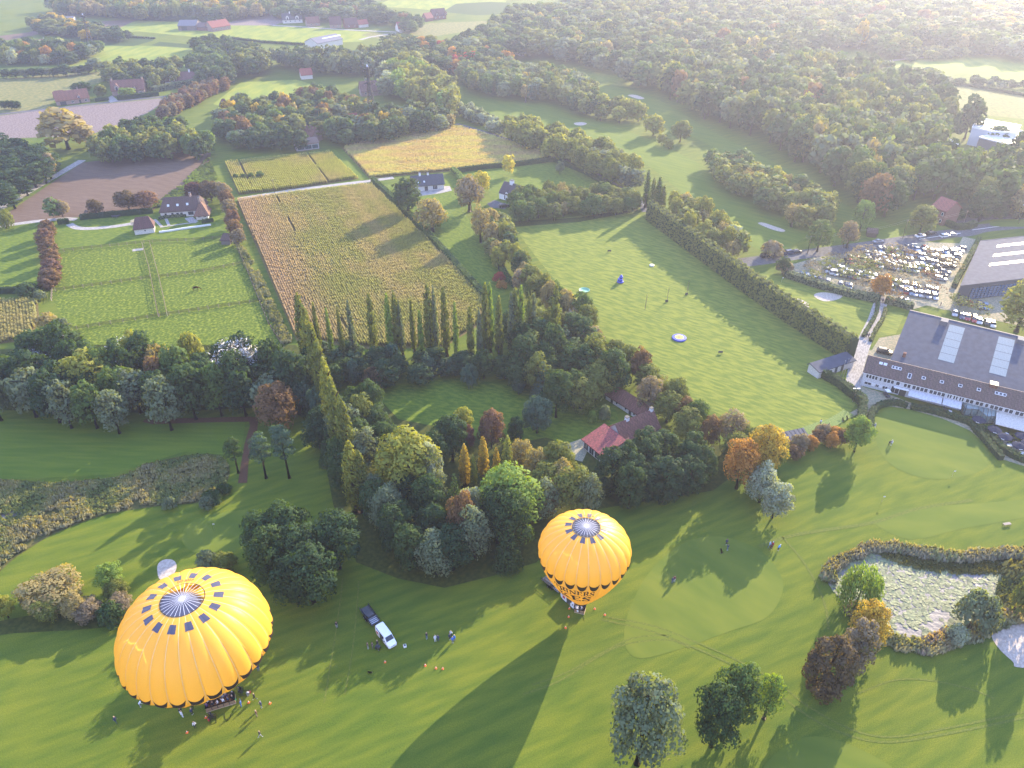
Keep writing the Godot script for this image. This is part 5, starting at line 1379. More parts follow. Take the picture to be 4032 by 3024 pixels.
func house(called: String, label: String, category: String, c: Array, D: float, e: float, r: float, wall: Material, roof: Material, opt := {}) -> Node3D:
	# c: the front's left and right corner on the ground
	var a := Vector2(c[0], c[1])
	var d := (Vector2(c[2], c[3]) - a)
	var L: float = opt.get("length", d.length())
	d = d.normalized()
	var o := thing(called, label, category, a.x, a.y, atan2(-d.y, d.x), opt.get("group", ""))
	var hip: float = opt.get("hip", 0.0)
	var at: float = opt.get("ridge_at", 0.5)
	obj("wall", wall_shape(L, D, e, r, hip <= 0, at), wall, o)
	var rf := obj("roof", roof_shape(L, D, e, r, opt.get("over", 0.4), hip, at), roof, o)
	for ch in opt.get("chimneys", []):   # share of the length, width, height over the ridge
		var x: float = ch[0] * L
		var w: float = ch[1]
		var chm := box_part("chimney", Vector3(x - w / 2, r - 1.2, -D * at - w / 2), Vector3(x + w / 2, r + ch[2], -D * at + w / 2), ch[3] if ch.size() > 3 else wall, rf)
		box_part("cap", Vector3(x - w / 2 - 0.08, r + ch[2], -D * at - w / 2 - 0.08), Vector3(x + w / 2 + 0.08, r + ch[2] + 0.14, -D * at + w / 2 + 0.08), mats["dark metal"], o)
	for w in opt.get("windows", []):
		window_on(o, w[0], w[1], w[2], w[3], 0.0, w[4] if w.size() > 4 else 0, opt.get("frames"))
	var n: int = opt.get("row", 0)
	for i in n:
		window_on(o, L * (i + 0.6) / (n + 0.2) - 0.5, e * 0.36, 1.1, minf(1.2, e * 0.4), 0.0, 1)
	for dr in opt.get("doors", []):
		box_part("door", Vector3(dr[0], 0.02, -0.02), Vector3(dr[0] + dr[1], dr[2], 0.05), mats["dark door"], o)
	var slope := Vector2(D * at, r - e)
	for s in opt.get("skylights", []):   # share of length, share up the slope, width, height
		var x: float = s[0] * L
		var y: float = e + slope.y * s[1] + 0.26
		var z: float = -slope.x * s[1]
		var up := Vector3(0, slope.y, -slope.x).normalized()
		var nn := Vector3(0, slope.x, slope.y).normalized() * 0.1
		var fr := Mesher.new()
		var gl := Mesher.new()
		var p := Vector3(x, y, z)
		var rt := Vector3(s[2], 0, 0)
		var uu: Vector3 = up * s[3]
		fr.quad(p + nn, p + rt + nn, p + rt + uu + nn, p + uu + nn)
		fr.quad(p, p + rt, p + rt + nn, p + nn)
		fr.quad(p + uu, p, p + nn, p + uu + nn)
		fr.quad(p + rt, p + rt + uu, p + rt + uu + nn, p + rt + nn)
		var i := Vector3(0.12, 0, 0)
		var j := up * 0.12
		var n2 := nn * 1.25
		gl.quad(p + i + j + n2, p + rt - i + j + n2, p + rt + uu - i - j + n2, p + uu + i - j + n2)
		var f := obj("skylight", fr.done(), mats["white paint"], rf)
		obj("pane", gl.done(), mats["sky glass"] if s.size() > 4 else mats["window glass"], o)
	for s in opt.get("dormers", []):   # x, width, height: a small gabled dormer standing on the eaves
		var x: float = s[0]
		var w: float = s[1]
		var h: float = s[2]
		var zb: float = -slope.x * (h + 0.4) / maxf(slope.y, 0.1)
		var m := Mesher.new()
		m.box(Vector3(x, e - 0.4, zb), Vector3(x + w, e + h * 0.6, 0.05))
		m.tri(Vector3(x, e + h * 0.6, 0.05), Vector3(x + w, e + h * 0.6, 0.05), Vector3(x + w / 2, e + h, 0.05))
		var dm := obj("dormer", m.done(), wall, o)
		var q := Mesher.new()
		var t := Vector3(x + w / 2, e + h + 0.1, 0.25)
		var tb := Vector3(x + w / 2, e + h + 0.1, zb - 0.4)
		q.quad(Vector3(x - 0.2, e + h * 0.55, 0.25), t, tb, Vector3(x - 0.2, e + h * 0.55, zb - 0.3))
		q.quad(t, Vector3(x + w + 0.2, e + h * 0.55, 0.25), Vector3(x + w + 0.2, e + h * 0.55, zb - 0.3), tb)
		obj("dormer_roof", q.done(), roof, dm)
		window_on(o, x + w * 0.25, e - 0.2, w * 0.5, h * 0.6, 0.06)
	return o


func block(called: String, label: String, category: String, p: PackedVector2Array, h: float, wall: Material, roof: Material, rim := 0.4, rim_m: Material = null) -> Node3D:
	# a flat-roofed building on the outline p, with a raised rim
	var o := thing(called, label, category, p[0].x, p[0].y)
	var m := Mesher.new()
	var rm := Mesher.new()
	var k := p.size()
	var local := PackedVector2Array()
	for q in p:
		local.append(q - p[0])
	for i in k:
		var a := local[i]
		var b := local[(i + 1) % k]
		m.quad(Vector3(a.x, 0, a.y), Vector3(b.x, 0, b.y), Vector3(b.x, h, b.y), Vector3(a.x, h, a.y))
		var s := sides(PackedVector2Array([a, b]), 0.36)
		var l: PackedVector2Array = s[0]
		var r: PackedVector2Array = s[1]
		for pr in [[l[0], l[1]], [r[1], r[0]]]:
			rm.quad(Vector3(pr[0].x, h - 0.15, pr[0].y), Vector3(pr[1].x, h - 0.15, pr[1].y), Vector3(pr[1].x, h + rim, pr[1].y), Vector3(pr[0].x, h + rim, pr[0].y))
		rm.quad(Vector3(l[0].x, h + rim, l[0].y), Vector3(l[1].x, h + rim, l[1].y), Vector3(r[1].x, h + rim, r[1].y), Vector3(r[0].x, h + rim, r[0].y))
	obj("wall", m.done(), wall, o)
	obj("roof", sheet_mesh(local, h), roof, o)
	obj("roof_rim", rm.done(), rim_m if rim_m else wall, o)
	return o


func buildings() -> void:
	var white := mat("white paint", lin(0.72, 0.72, 0.72), 0.6)
	mat("window glass", lin(0.03, 0.035, 0.045), 0.12)
	var sky_glass := mat("sky glass", lin(0.55, 0.60, 0.62), 0.3)
	mat("dark metal", lin(0.05, 0.05, 0.055), 0.5)
	mat("dark door", lin(0.05, 0.05, 0.05), 0.6)
	var speck := noise_tex("speck", 0.09, 3, Color(0.66, 0.64, 0.62), Color(1, 1, 1))
	var whitewash := paint("whitewash", lin(0.66, 0.64, 0.61), noise_tex("wash", 0.03, 4, Color(0.84, 0.83, 0.82), Color(1, 1, 1)), 6.0, 0.9)
	var pink_brick := paint("pink brick", lin(0.42, 0.31, 0.26), speck, 4.0, 0.9)
	var red_brick := paint("red brick", lin(0.27, 0.13, 0.10), speck, 4.0, 0.9)
	var brown_tile := paint("brown tiles", lin(0.135, 0.085, 0.068), tiles(), 2.4, 0.85)
	var orange_tile := paint("orange tiles", lin(0.33, 0.15, 0.09), tiles(), 2.4, 0.85)
	var red_tile := paint("red tiles", lin(0.36, 0.10, 0.075), tiles(), 2.4, 0.8)
	var old_tile := paint("weathered red tiles", lin(0.235, 0.108, 0.078), tiles(), 2.4, 0.9)
	var slate := paint("dark slates", lin(0.075, 0.078, 0.095), tiles(), 2.4, 0.7)
	var purple_slate := paint("violet slates", lin(0.085, 0.068, 0.078), tiles(), 2.4, 0.75)
	var sheet_grey := paint("grey roofing", lin(0.072, 0.08, 0.105), noise_tex("felt", 0.015, 4, Color(0.90, 0.90, 0.90), Color(1, 1, 1)), 18.0, 0.8)
	var sheet_pale := paint("pale roofing", lin(0.115, 0.115, 0.13), noise_tex("felt", 0.015, 4, Color(0.90, 0.90, 0.90), Color(1, 1, 1)), 18.0, 0.9)
	var strip_light := paint("roof light sheets", lin(0.19, 0.245, 0.28), noise_tex("felt2", 0.03, 4, Color(0.86, 0.88, 0.88), Color(1, 1, 1)), 7.0, 0.35)
	for m in [sheet_grey, sheet_pale, strip_light]:
		m.metallic_specular = 0.2
	var dark_wall := mat("dark cladding", lin(0.06, 0.065, 0.08), 0.7)
	var beige := paint("sunlit beige roof edge", lin(0.50, 0.42, 0.34), speck, 6.0, 0.8)  # warm tone of sun on the hall's far slope, put into the colour

	# ---- the clubhouse, its frame running along the facade
	var club := house("clubhouse", "long clubhouse with brown tiled roof, white window bands and awnings", "clubhouse", [101, -184.6, 112.9, -178.1], 10.0, 4.7, 7.3, paint("pale blue render", lin(0.60, 0.61, 0.64), noise_tex("wash", 0.03, 4, Color(0.84, 0.83, 0.82), Color(1, 1, 1)), 6.0, 0.85), paint("club tiles", lin(0.15, 0.10, 0.082), tiles(), 2.4, 0.85), {"length": 62.0, "over": 0.35, "chimneys": [[0.515, 1.9, 0.7, old_tile]],
		"skylights": [[0.05, 0.62, 0.9, 0.8, 1], [0.069, 0.62, 0.9, 0.8, 1], [0.105, 0.55, 0.8, 0.9], [0.119, 0.55, 0.8, 0.9], [0.133, 0.55, 0.8, 0.9], [0.178, 0.2, 0.9, 1.7], [0.235, 0.35, 0.95, 0.9], [0.309, 0.38, 0.95, 0.9], [0.383, 0.42, 0.95, 0.9], [0.456, 0.45, 0.95, 0.9], [0.526, 0.5, 0.85, 0.9], [0.541, 0.5, 0.85, 0.9], [0.556, 0.5, 0.85, 0.9]]})
	var bands := [[0.7, 4, 0.8], [4.3, 1, 0.7], [5.4, 3, 0.95], [8.7, 1, 1.1], [10.7, 2, 0.95], [12.9, 4, 1.02], [17.3, 4, 1.02], [21.8, 2, 0.62], [23.3, 2, 0.62], [24.8, 2, 0.62], [26.4, 2, 1.0], [28.8, 2, 1.0], [31.1, 1, 0.9], [32.3, 3, 1.05], [35.8, 2, 1.05], [38.3, 3, 1.05], [41.8, 3, 1.05], [45.4, 3, 1.05], [49.0, 3, 1.05]]
	for b in bands:
		for i in int(b[1]):
			window_on(club, b[0] + i * b[2] + 0.02, 3.05, b[2] - 0.06, 1.25, 0.02)
	for b in [[0.8, 0.9, 1.9, 0.9], [3.8, 0.8, 0.95, 1.0], [5.7, 0.8, 1.4, 1.0], [7.9, 0.3, 2.2, 2.2]]:
		window_on(club, b[0], b[1], b[2], b[3], 0.0, 1)
	for b in [2.8, 4.85]:
		for i in 4:
			box_part("louvre_slat", Vector3(b, 0.85 + i * 0.24, 0.0), Vector3(b + 0.8, 0.98 + i * 0.24, 0.12), white, club)
	box_part("door", Vector3(10.2, 0.02, -0.02), Vector3(11.9, 2.6, 0.06), mats["dark door"], club)
	box_part("balcony", Vector3(8.5, 2.6, 0), Vector3(12.4, 2.75, 1.1), white, club)
	box_part("balcony_rail", Vector3(8.5, 3.3, 1.04), Vector3(12.4, 3.36, 1.1), mats["dark metal"], club)
	var frieze := box_part("gutter", Vector3(-0.3, 4.42, 0.30), Vector3(62.3, 4.56, 0.42), white, club)
	var cloth := paint("pale awning cloth", lin(0.56, 0.56, 0.60), noise_tex("wash", 0.03, 4, Color(0.84, 0.83, 0.82), Color(1, 1, 1)), 9.0, 0.85)
	var cream := paint("cream awning cloth", lin(0.56, 0.52, 0.46), noise_tex("wash", 0.03, 4, Color(0.84, 0.83, 0.82), Color(1, 1, 1)), 9.0, 0.85)
	for a in [[12.5, 20.9, 2.9, cloth], [21.2, 25.8, 2.9, cloth], [34.2, 52.0, 6.0, cream]]:
		var m := Mesher.new()
		var n := 8
		for i in n:
			var x0: float = lerpf(a[0], a[1], float(i) / n)
			var x1: float = lerpf(a[0], a[1], float(i + 1) / n)
			var s0 := 0.06 * sin(PI * i / n * 3)
			var s1 := 0.06 * sin(PI * (i + 1) / n * 3)
			m.quad(Vector3(x0, 2.35 + s0, a[2]), Vector3(x1, 2.35 + s1, a[2]), Vector3(x1, 2.95, 0.1), Vector3(x0, 2.95, 0.1))
			m.quad(Vector3(x0, 2.15 + s0, a[2] + 0.02), Vector3(x1, 2.15 + s1, a[2] + 0.02), Vector3(x1, 2.35 + s1, a[2]), Vector3(x0, 2.35 + s0, a[2]))
		var aw := obj("awning", m.done(), a[3], club)
		for x in [a[0] + 0.2, a[1] - 0.2]:
			var q := Mesher.new()
			q.tube(Vector3(x, 2.9, 0.1), Vector3(x, 2.3, a[2] - 0.1), 0.04, 0.04)
			obj("arm", q.done(), mats["dark metal"], aw)
	# the zigzag glass bays under the windows
	var bay := Mesher.new()
	var bars := Mesher.new()
	var zig := [Vector2(26.0, 0.1), Vector2(27.0, 2.2), Vector2(30.0, 1.2), Vector2(32.2, 3.6), Vector2(34.0, 2.4), Vector2(34.6, 3.4)]
	for i in zig.size() - 1:
		var p: Vector2 = zig[i]
		var q: Vector2 = zig[i + 1]
		bay.quad(Vector3(p.x, 0.1, p.y), Vector3(q.x, 0.1, q.y), Vector3(q.x, 2.4, q.y), Vector3(p.x, 2.4, p.y))
		bay.quad(Vector3(p.x, 2.4, p.y), Vector3(q.x, 2.4, q.y), Vector3(q.x, 2.95, 0.05), Vector3(p.x, 2.95, 0.05))
		for k in 3:
			var r := p.lerp(q, k / 2.0)
			bars.tube(Vector3(r.x, 0.05, r.y), Vector3(r.x, 2.42, r.y), 0.07, 0.07, 4)
			bars.tube(Vector3(r.x, 2.42, r.y), Vector3(r.x, 2.97, 0.05), 0.06, 0.06, 4)
		bars.tube(Vector3(p.x, 2.42, p.y), Vector3(q.x, 2.42, q.y), 0.08, 0.08, 4)
		bars.tube(Vector3(p.x, 0.12, p.y), Vector3(q.x, 0.12, q.y), 0.08, 0.08, 4)
	var glass_bay := mat("bay glass", lin(0.16, 0.20, 0.20), 0.1)
	var by := obj("glass_bay", bay.done(), glass_bay, club)
	obj("glazing_bars", bars.done(), white, by)
	var ridge_strip := Mesher.new()
	for s in [[4.0, 2.4], [9.0, 2.2], [12.0, 1.4], [16.0, 1.6], [19.0, 2.6], [23.0, 3.2], [27.0, 2.0], [34.0, 2.2], [38.0, 3.0]]:
		var t := 0.55
		var y := lerpf(4.7, 7.3, t) + 0.28
		ridge_strip.quad(Vector3(s[0], y, -10 + 5 * t), Vector3(s[0], y + 0.16, -10 + 5 * t + 0.3), Vector3(s[0] + s[1], y + 0.16, -10 + 5 * t + 0.3), Vector3(s[0] + s[1], y, -10 + 5 * t))
	obj("roof_light", ridge_strip.done(), white, club)

	# ---- kitchen wing with vents between clubhouse and hall
	var cd := Vector2(0.857, 0.515)
	var cb := Vector2(0.515, -0.857)
	var ca := Vector2(101, -184.6)
	var pt := func(x: float, back: float) -> Vector2: return ca + cd * x + cb * back
	var wing := block("kitchen_wing", "flat-roofed kitchen wing with white roof domes behind the clubhouse", "building", PackedVector2Array([pt.call(24.0, 10.6), pt.call(60.0, 10.6), pt.call(60.0, 18.0), pt.call(24.0, 18.0)]), 4.6, dark_wall, sheet_pale, 0.25, white)
	var wo := ca + cd * 24.0 + cb * 10.6
	for s in [[4.5, 4.0, 1.1], [10.0, 4.0, 1.1], [15.5, 3.6, 1.1]]:
		var p: Vector2 = cd * s[0] + cb * s[1]
		var m := Mesher.new()
		m.lathe(Vector3(p.x, 4.6, p.y), [Vector2(s[2], 0), Vector2(s[2], 0.3), Vector2(s[2] * 0.8, 0.65), Vector2(s[2] * 0.4, 0.85), Vector2(0.01, 0.9)])
		obj("roof_dome", m.done(), white, wing)
	for s in [[18.5, 5.0, 1.8, 1.6], [22.0, 5.4, 1.2, 1.2], [20.5, 2.4, 0.9, 0.9], [25.0, 3.0, 3.6, 0.5]]:
		var p: Vector2 = cd * s[0] + cb * s[1]
		box_part("vent_unit", Vector3(p.x, 4.62, p.y), Vector3(p.x + s[2], 4.62 + s[3], p.y + 1.5), white, wing)
	box_part("roof_strip", Vector3(5, 4.7, -4.5), Vector3(5.1, 4.8, -4.4), white, wing)

	# ---- the large grey hall behind
	var he := Vector2(111, -190)
	var hall := thing("sports_hall", "large grey-roofed sports hall with two pale roof-light strips behind the clubhouse", "hall", he.x, he.y, atan2(-0.535, 0.845))
	var hl := 74.0
	var hd := 23.6
	var ridge_y := 10.6
	var wm := Mesher.new()
	for s in [[Vector3(0, 0, 0), Vector3(hl, 0, 0), Vector3(hl, 5, 0), Vector3(0, 5, 0)], [Vector3(0, 0, -hd), Vector3(0, 0, 0), Vector3(0, 5, 0), Vector3(0, ridge_y, -hd)], [Vector3(hl, 0, 0), Vector3(hl, 0, -hd), Vector3(hl, ridge_y, -hd), Vector3(hl, 5, 0)], [Vector3(hl, 0, -hd - 3), Vector3(0, 0, -hd - 3), Vector3(0, 8.8, -hd - 3), Vector3(hl, 8.8, -hd - 3)], [Vector3(0, 0, -hd - 3), Vector3(0, 0, -hd), Vector3(0, ridge_y, -hd), Vector3(0, 8.8, -hd - 3)]]:
		wm.quad(s[0], s[1], s[2], s[3])
	obj("wall", wm.done(), dark_wall, hall)
	var ro := Mesher.new()
	ro.quad(Vector3(-0.4, 5.15, 0.5), Vector3(hl + 0.4, 5.15, 0.5), Vector3(hl + 0.4, ridge_y + 0.15, -hd), Vector3(-0.4, ridge_y + 0.15, -hd))
	ro.quad(Vector3(-0.4, 4.85, 0.5), Vector3(hl + 0.4, 4.85, 0.5), Vector3(hl + 0.4, 5.15, 0.5), Vector3(-0.4, 5.15, 0.5))
	ro.quad(Vector3(-0.4, ridge_y - 0.15, -hd), Vector3(-0.4, 4.85, 0.5), Vector3(-0.4, 5.15, 0.5), Vector3(-0.4, ridge_y + 0.15, -hd))
	var rf := obj("roof", ro.done(), sheet_grey, hall)
	var back := Mesher.new()
	back.quad(Vector3(-0.4, ridge_y + 0.16, -hd), Vector3(hl + 0.4, ridge_y + 0.16, -hd), Vector3(hl + 0.4, 9.0, -hd - 3.4), Vector3(-0.4, 9.0, -hd - 3.4))
	back.box(Vector3(-0.45, ridge_y + 0.1, -hd - 0.25), Vector3(hl + 0.45, ridge_y + 0.3, -hd + 0.05))
	obj("ridge_strip", back.done(), beige, hall)  # far slope, its sunlight painted in as beige
	for s in [[11.2, 4.2], [24.4, 4.2], [38.0, 4.2]]:
		var seg := 5
		for i in seg:
			var t0 := 0.24 + 0.68 * i / seg
			var t1 := 0.24 + 0.68 * (i + 1) / seg - 0.006
			var m := Mesher.new()
			var y0 := lerpf(5.15, ridge_y + 0.15, t0) + 0.06
			var y1 := lerpf(5.15, ridge_y + 0.15, t1) + 0.06
			var z0 := lerpf(0.5, -hd, t0)
			var z1 := lerpf(0.5, -hd, t1)
			m.quad(Vector3(s[0], y0, z0), Vector3(s[0] + s[1], y0, z0), Vector3(s[0] + s[1], y1, z1), Vector3(s[0], y1, z1))
			obj("roof_light", m.done(), strip_light, rf)
	for x in [8.6, 29.0]:
		box_part("roof_vent", Vector3(x, 9.2, -hd + 1.2), Vector3(x + 2.0, 11.4, -hd + 3.4), paint("vent sheet", lin(0.14, 0.15, 0.18), speck, 5.0), rf)
	var st := Mesher.new()
	st.box(Vector3(2.2, 5.3, -3.2), Vector3(3.0, 7.2, -2.4))
	obj("chimney", st.done(), old_tile, rf)

	# ---- the upper hall with its blue glass front
	var u0 := Vector2(153.3, -236.5)
	var u1 := Vector2(179.4, -274.4)
	var ud := (Vector2(183.7, -244.1) - Vector2(157.4, -238.1)).normalized()
	var upper := block("tennis_hall", "wide lavender-grey hall with three light strips beyond the car park", "hall", PackedVector2Array([u0, u0 + ud * 62, u1 + ud * 62, u1]), 6.0, dark_wall, sheet_pale, 0.12, sheet_pale)
	var across := u1 - u0
	for t in [0.36, 0.57, 0.79]:
		var m := Mesher.new()
		var p0: Vector2 = across * t + ud * 8.5
		var w: Vector2 = across * 0.055
		var e: Vector2 = p0 + ud * 46
		m.quad(Vector3(p0.x, 6.06, p0.y), Vector3(e.x, 6.06, e.y), Vector3(e.x + w.x, 6.06, e.y + w.y), Vector3(p0.x + w.x, 6.06, p0.y + w.y))
		obj("roof_light", m.done(), strip_light, upper)
	var front := Vector2(-ud.y, ud.x)
	for i in 12:
		for j in 5:
			var a: Vector2 = ud * (5.2 + i * 1.5) + front * 0.06
			var b: Vector2 = a + ud * 1.34
			var m := Mesher.new()
			var y := 0.2 + j * 0.86
			m.quad(Vector3(a.x, y, a.y), Vector3(b.x, y, b.y), Vector3(b.x, y + 0.74, b.y), Vector3(a.x, y + 0.74, a.y))
			obj("pane", m.done(), mat("blue glazing", lin(0.09, 0.14, 0.24), 0.12), upper)
	var fr := Mesher.new()
	for i in 13:
		var a: Vector2 = ud * (5.12 + i * 1.5) + front * 0.1
		fr.tube(Vector3(a.x, 0, a.y), Vector3(a.x, 4.6, a.y), 0.07, 0.07, 4)
	for j in 6:
		var a: Vector2 = ud * 5.1 + front * 0.1
		var b: Vector2 = ud * 23.2 + front * 0.1
		fr.tube(Vector3(a.x, 0.15 + j * 0.86, a.y), Vector3(b.x, 0.15 + j * 0.86, b.y), 0.06, 0.06, 4)
	obj("glazing_bars", fr.done(), mat("pale blue frames", lin(0.30, 0.38, 0.50), 0.5), upper)

	# ---- range sheds
	house("range_hut", "white hut with grey lean-to roof at the foot of the tall hedge", "hut", [89.79, -188.1, 102.4, -194.4], 4.2, 2.4, 3.2, whitewash, sheet_grey, {"ridge_at": 0.9, "windows": [[1.5, 0.8, 1.2, 1.0], [4.0, 0.8, 1.2, 1.0]], "doors": [[6.5, 1.0, 2.0], [9.0, 1.0, 2.0]]})
	var sh := pv([65.78,-157.5,76.48,-160.7,76.92,-157.5,66.78,-153.8])
	var shelter := thing("range_shelter", "grey sheet roof over the covered practice bays by the rusty hedge", "shelter", sh[0].x, sh[0].y)
	var sm := Mesher.new()
	var q := []
	for p in sh:
		q.append(Vector3(p.x - sh[0].x, 2.8, p.y - sh[0].y))
	sm.quad(q[3] - Vector3(0, 0.3, 0), q[2] - Vector3(0, 0.3, 0), q[1], q[0])
	sm.quad(q[0] - Vector3(0, 0.14, 0), q[1] - Vector3(0, 0.14, 0), q[2] - Vector3(0, 0.44, 0), q[3] - Vector3(0, 0.44, 0))
	obj("roof", sm.done(), sheet_pale, shelter)
	for p in q:
		var m := Mesher.new()
		m.tube(Vector3(p.x * 0.96, 0, p.z * 0.96), Vector3(p.x * 0.96, 2.4, p.z * 0.96), 0.08, 0.08)
		obj("post", m.done(), white, shelter)
	for i in 9:
		var a: Vector3 = q[0].lerp(q[1], (i + 0.5) / 9.0)
		var b: Vector3 = q[3].lerp(q[2], (i + 0.5) / 9.0) - Vector3(0, 0.3, 0)
		var m := Mesher.new()
		m.tube(a + Vector3(0, 0.04, 0), b + Vector3(0, 0.04, 0), 0.05, 0.05, 4)
		obj("roof_seam", m.done(), white, shelter)

	# ---- houses
	var farm := house("farmhouse", "white farmhouse under a long dark brown roof with hipped ends, left", "house", [-149.9, -312.1, -132.1, -315.6], 9.0, 2.8, 7.2, whitewash, brown_tile, {"hip": 1.8, "chimneys": [[0.70, 0.9, 1.5, pink_brick]], "skylights": [[0.17, 0.3, 0.9, 1.0, 1], [0.38, 0.3, 0.9, 1.0, 1], [0.6, 0.32, 0.9, 1.0, 1]], "windows": [[1.7, 0.9, 0.8, 1.1], [6.4, 0.9, 1.0, 1.0, 1], [8.0, 0.9, 1.0, 1.0, 1], [11.2, 0.6, 2.2, 1.5, 2]], "doors": [[4.4, 0.9, 2.0]], "frames": mats["dark metal"]})
	house("farmhouse_pavilion", "farmhouse's pavilion wing with a steep pyramid roof of lighter tiles", "house", [-134.2, -310.1, -129.4, -311], 6.6, 2.7, 7.0, whitewash, paint("light brown tiles", lin(0.25, 0.135, 0.09), tiles(), 2.4, 0.85), {"hip": 2.5, "chimneys": [[0.45, 0.8, 1.6, pink_brick]], "row": 2, "over": 0.8})
	house("garage", "white garage with a dark red-brown roof on the farmhouse lawn", "garage", [-153.7, -294, -146.7, -296.5], 6.4, 2.6, 6.0, whitewash, paint("dark red tiles", lin(0.15, 0.072, 0.062), tiles(), 2.4, 0.85), {"hip": 1.2, "windows": [[3.7, 1.0, 0.7, 0.8]]})
	house("stable_shed", "small weathered shed with a low tiled roof beside the paddock corner", "shed", [-115.5, -284.4, -112, -284.4], 4.4, 2.0, 3.8, paint("grey boards", lin(0.24, 0.22, 0.21), speck, 3.0, 0.9), brown_tile, {"hip": 0.8})
	house("bungalow", "low white bungalow with dark slate roof and two white chimneys", "house", [-45.63, -344, -31.61, -347.5], 8.5, 2.7, 6.0, whitewash, slate, {"chimneys": [[0.28, 0.9, 1.3, white], [0.54, 0.8, 1.0, white]], "skylights": [[0.16, 0.2, 0.7, 0.9, 1], [0.36, 0.22, 0.7, 0.9, 1]], "windows": [[0.8, 1.0, 1.6, 1.0, 1], [9.2, 0.4, 2.2, 1.9, 2]], "doors": [[5.4, 1.5, 2.1]]})
	house("white_house", "white gabled house with a violet-grey roof and broad white chimney", "house", [-5.79, -335.5, 4.61, -327.4], 8.0, 2.8, 6.8, mat("bright whitewash", lin(0.78, 0.78, 0.78), 0.8), purple_slate, {"chimneys": [[0.32, 1.5, 1.4, white]], "windows": [[2.9, 0.4, 0.7, 2.0], [9.6, 0.4, 0.7, 2.0], [11.4, 0.4, 0.9, 2.0]], "doors": [[6.8, 1.1, 2.1]], "dormers": [[3.6, 1.5, 1.3]], "over": 0.2})
	var fh := house("forest_farmhouse", "whitewashed farmhouse with a long weathered red roof in the central wood", "house", [28.53, -154.7, 38.94, -160.9], 7.4, 2.5, 6.0, whitewash, old_tile, {"chimneys": [[0.3, 0.9, 1.0, white], [0.96, 0.8, 0.9, white]], "windows": [[7.2, 0.9, 0.9, 1.1], [8.6, 0.9, 0.9, 1.1], [10.6, 0.9, 0.8, 1.1], [1.2, 0.9, 0.8, 1.0]], "over": 0.25})
	house("farmhouse_lean_to", "small lean-to with pale red tiles against the central farmhouse's front", "house", [26.72, -152.4, 30.51, -154.3], 3.4, 2.1, 3.6, whitewash, paint("pale red tiles", lin(0.28, 0.14, 0.10), tiles(), 2.4, 0.9), {"ridge_at": 0.95, "row": 1})
	var ann := house("farmhouse_annexe", "garden annexe with a bright brick-red sheet roof beside the central farmhouse", "house", [18.35, -155.8, 22.75, -149.3], 7.5, 2.6, 4.4, whitewash, paint("red roof sheet", lin(0.40, 0.085, 0.065), tiles(), 3.0, 0.6), {"ridge_at": 0.96, "windows": [[0.4, 0.2, 1.8, 2.2, 1], [2.6, 0.2, 1.8, 2.2, 1], [4.8, 0.2, 1.8, 2.2, 1]]})
	house("long_stable", "long low white stable with weathered red roof behind the farmhouse", "stable", [26.43, -177.7, 35.12, -166.8], 5.0, 1.9, 4.2, whitewash, old_tile, {"windows": [[4.0, 0.7, 0.8, 0.9], [7.4, 0.7, 0.8, 0.9], [10.6, 0.7, 0.8, 0.9]], "doors": [[2.0, 0.9, 1.7], [9.0, 0.9, 1.7]]})
	house("orange_roof_house", "pinkish brick house with orange roof and arched garage, leftmost of three", "house", [-285.1, -497.1, -269, -507.2], 9.0, 3.0, 7.4, pink_brick, orange_tile, {"chimneys": [[0.74, 0.9, 1.0]], "windows": [[8.4, 0.8, 1.4, 1.2, 1], [16.0, 0.8, 1.6, 1.2, 1]], "doors": [[2.0, 3.4, 2.2], [12.8, 1.1, 2.1]], "dormers": [[12.4, 1.8, 2.4]]})
	house("orange_roof_house", "brick house with orange roof and two end chimneys, middle of three", "house", [-260.9, -521.7, -241.7, -526.9], 10.0, 3.4, 8.6, pink_brick, paint("dull orange tiles", lin(0.26, 0.12, 0.08), tiles(), 2.4, 0.85), {"chimneys": [[0.03, 1.0, 1.3], [0.97, 1.0, 1.2]], "windows": [[16.4, 0.8, 2.0, 1.2, 2]], "doors": [[13.5, 2.0, 2.2]], "dormers": [[2.0, 3.0, 4.0], [13.6, 1.4, 2.4]]})
	house("orange_roof_house", "house with violet-red roof and white gable, right of three", "house", [-236.9, -550.3, -214.8, -555], 9.0, 3.0, 7.6, whitewash, paint("violet red tiles", lin(0.20, 0.10, 0.085), tiles(), 2.4, 0.85), {"chimneys": [[0.72, 1.0, 1.6, white]], "row": 4, "dormers": [[3.0, 3.6, 4.0]]})
	house("garden_shed", "small red shed behind the left orange-roofed house", "shed", [-294.2, -514.4, -290, -516.8], 5.0, 2.2, 4.4, red_brick, orange_tile, {})
	house("flat_house", "low building with brown roof and teal windows beside the corn", "house", [-113.6, -404.8, -102.6, -409.6], 7.0, 3.2, 4.6, paint("pale violet render", lin(0.42, 0.40, 0.44), speck, 5.0), paint("dull brown roof", lin(0.22, 0.14, 0.10), speck, 5.0), {"windows": [[0.8, 0.5, 3.4, 2.0, 3], [4.6, 0.5, 3.4, 2.0, 3], [8.4, 0.5, 3.0, 2.0, 3]], "frames": mat("teal frames", lin(0.06, 0.28, 0.30), 0.5), "ridge_at": 0.8})
	house("red_roof_house", "red-roofed house half hidden in trees near the pylon's foot", "house", [-91.96, -427.2, -85.31, -433.3], 8.0, 2.8, 7.0, whitewash, old_tile, {"chimneys": [[0.2, 0.8, 1.0]], "hip": 1.2, "row": 2})
	house("red_roof_house", "small red gabled roof rising behind the one near the pylon's foot", "house", [-94.1, -447.9, -88.18, -450.8], 7.0, 3.0, 7.0, pink_brick, red_tile, {"row": 2})
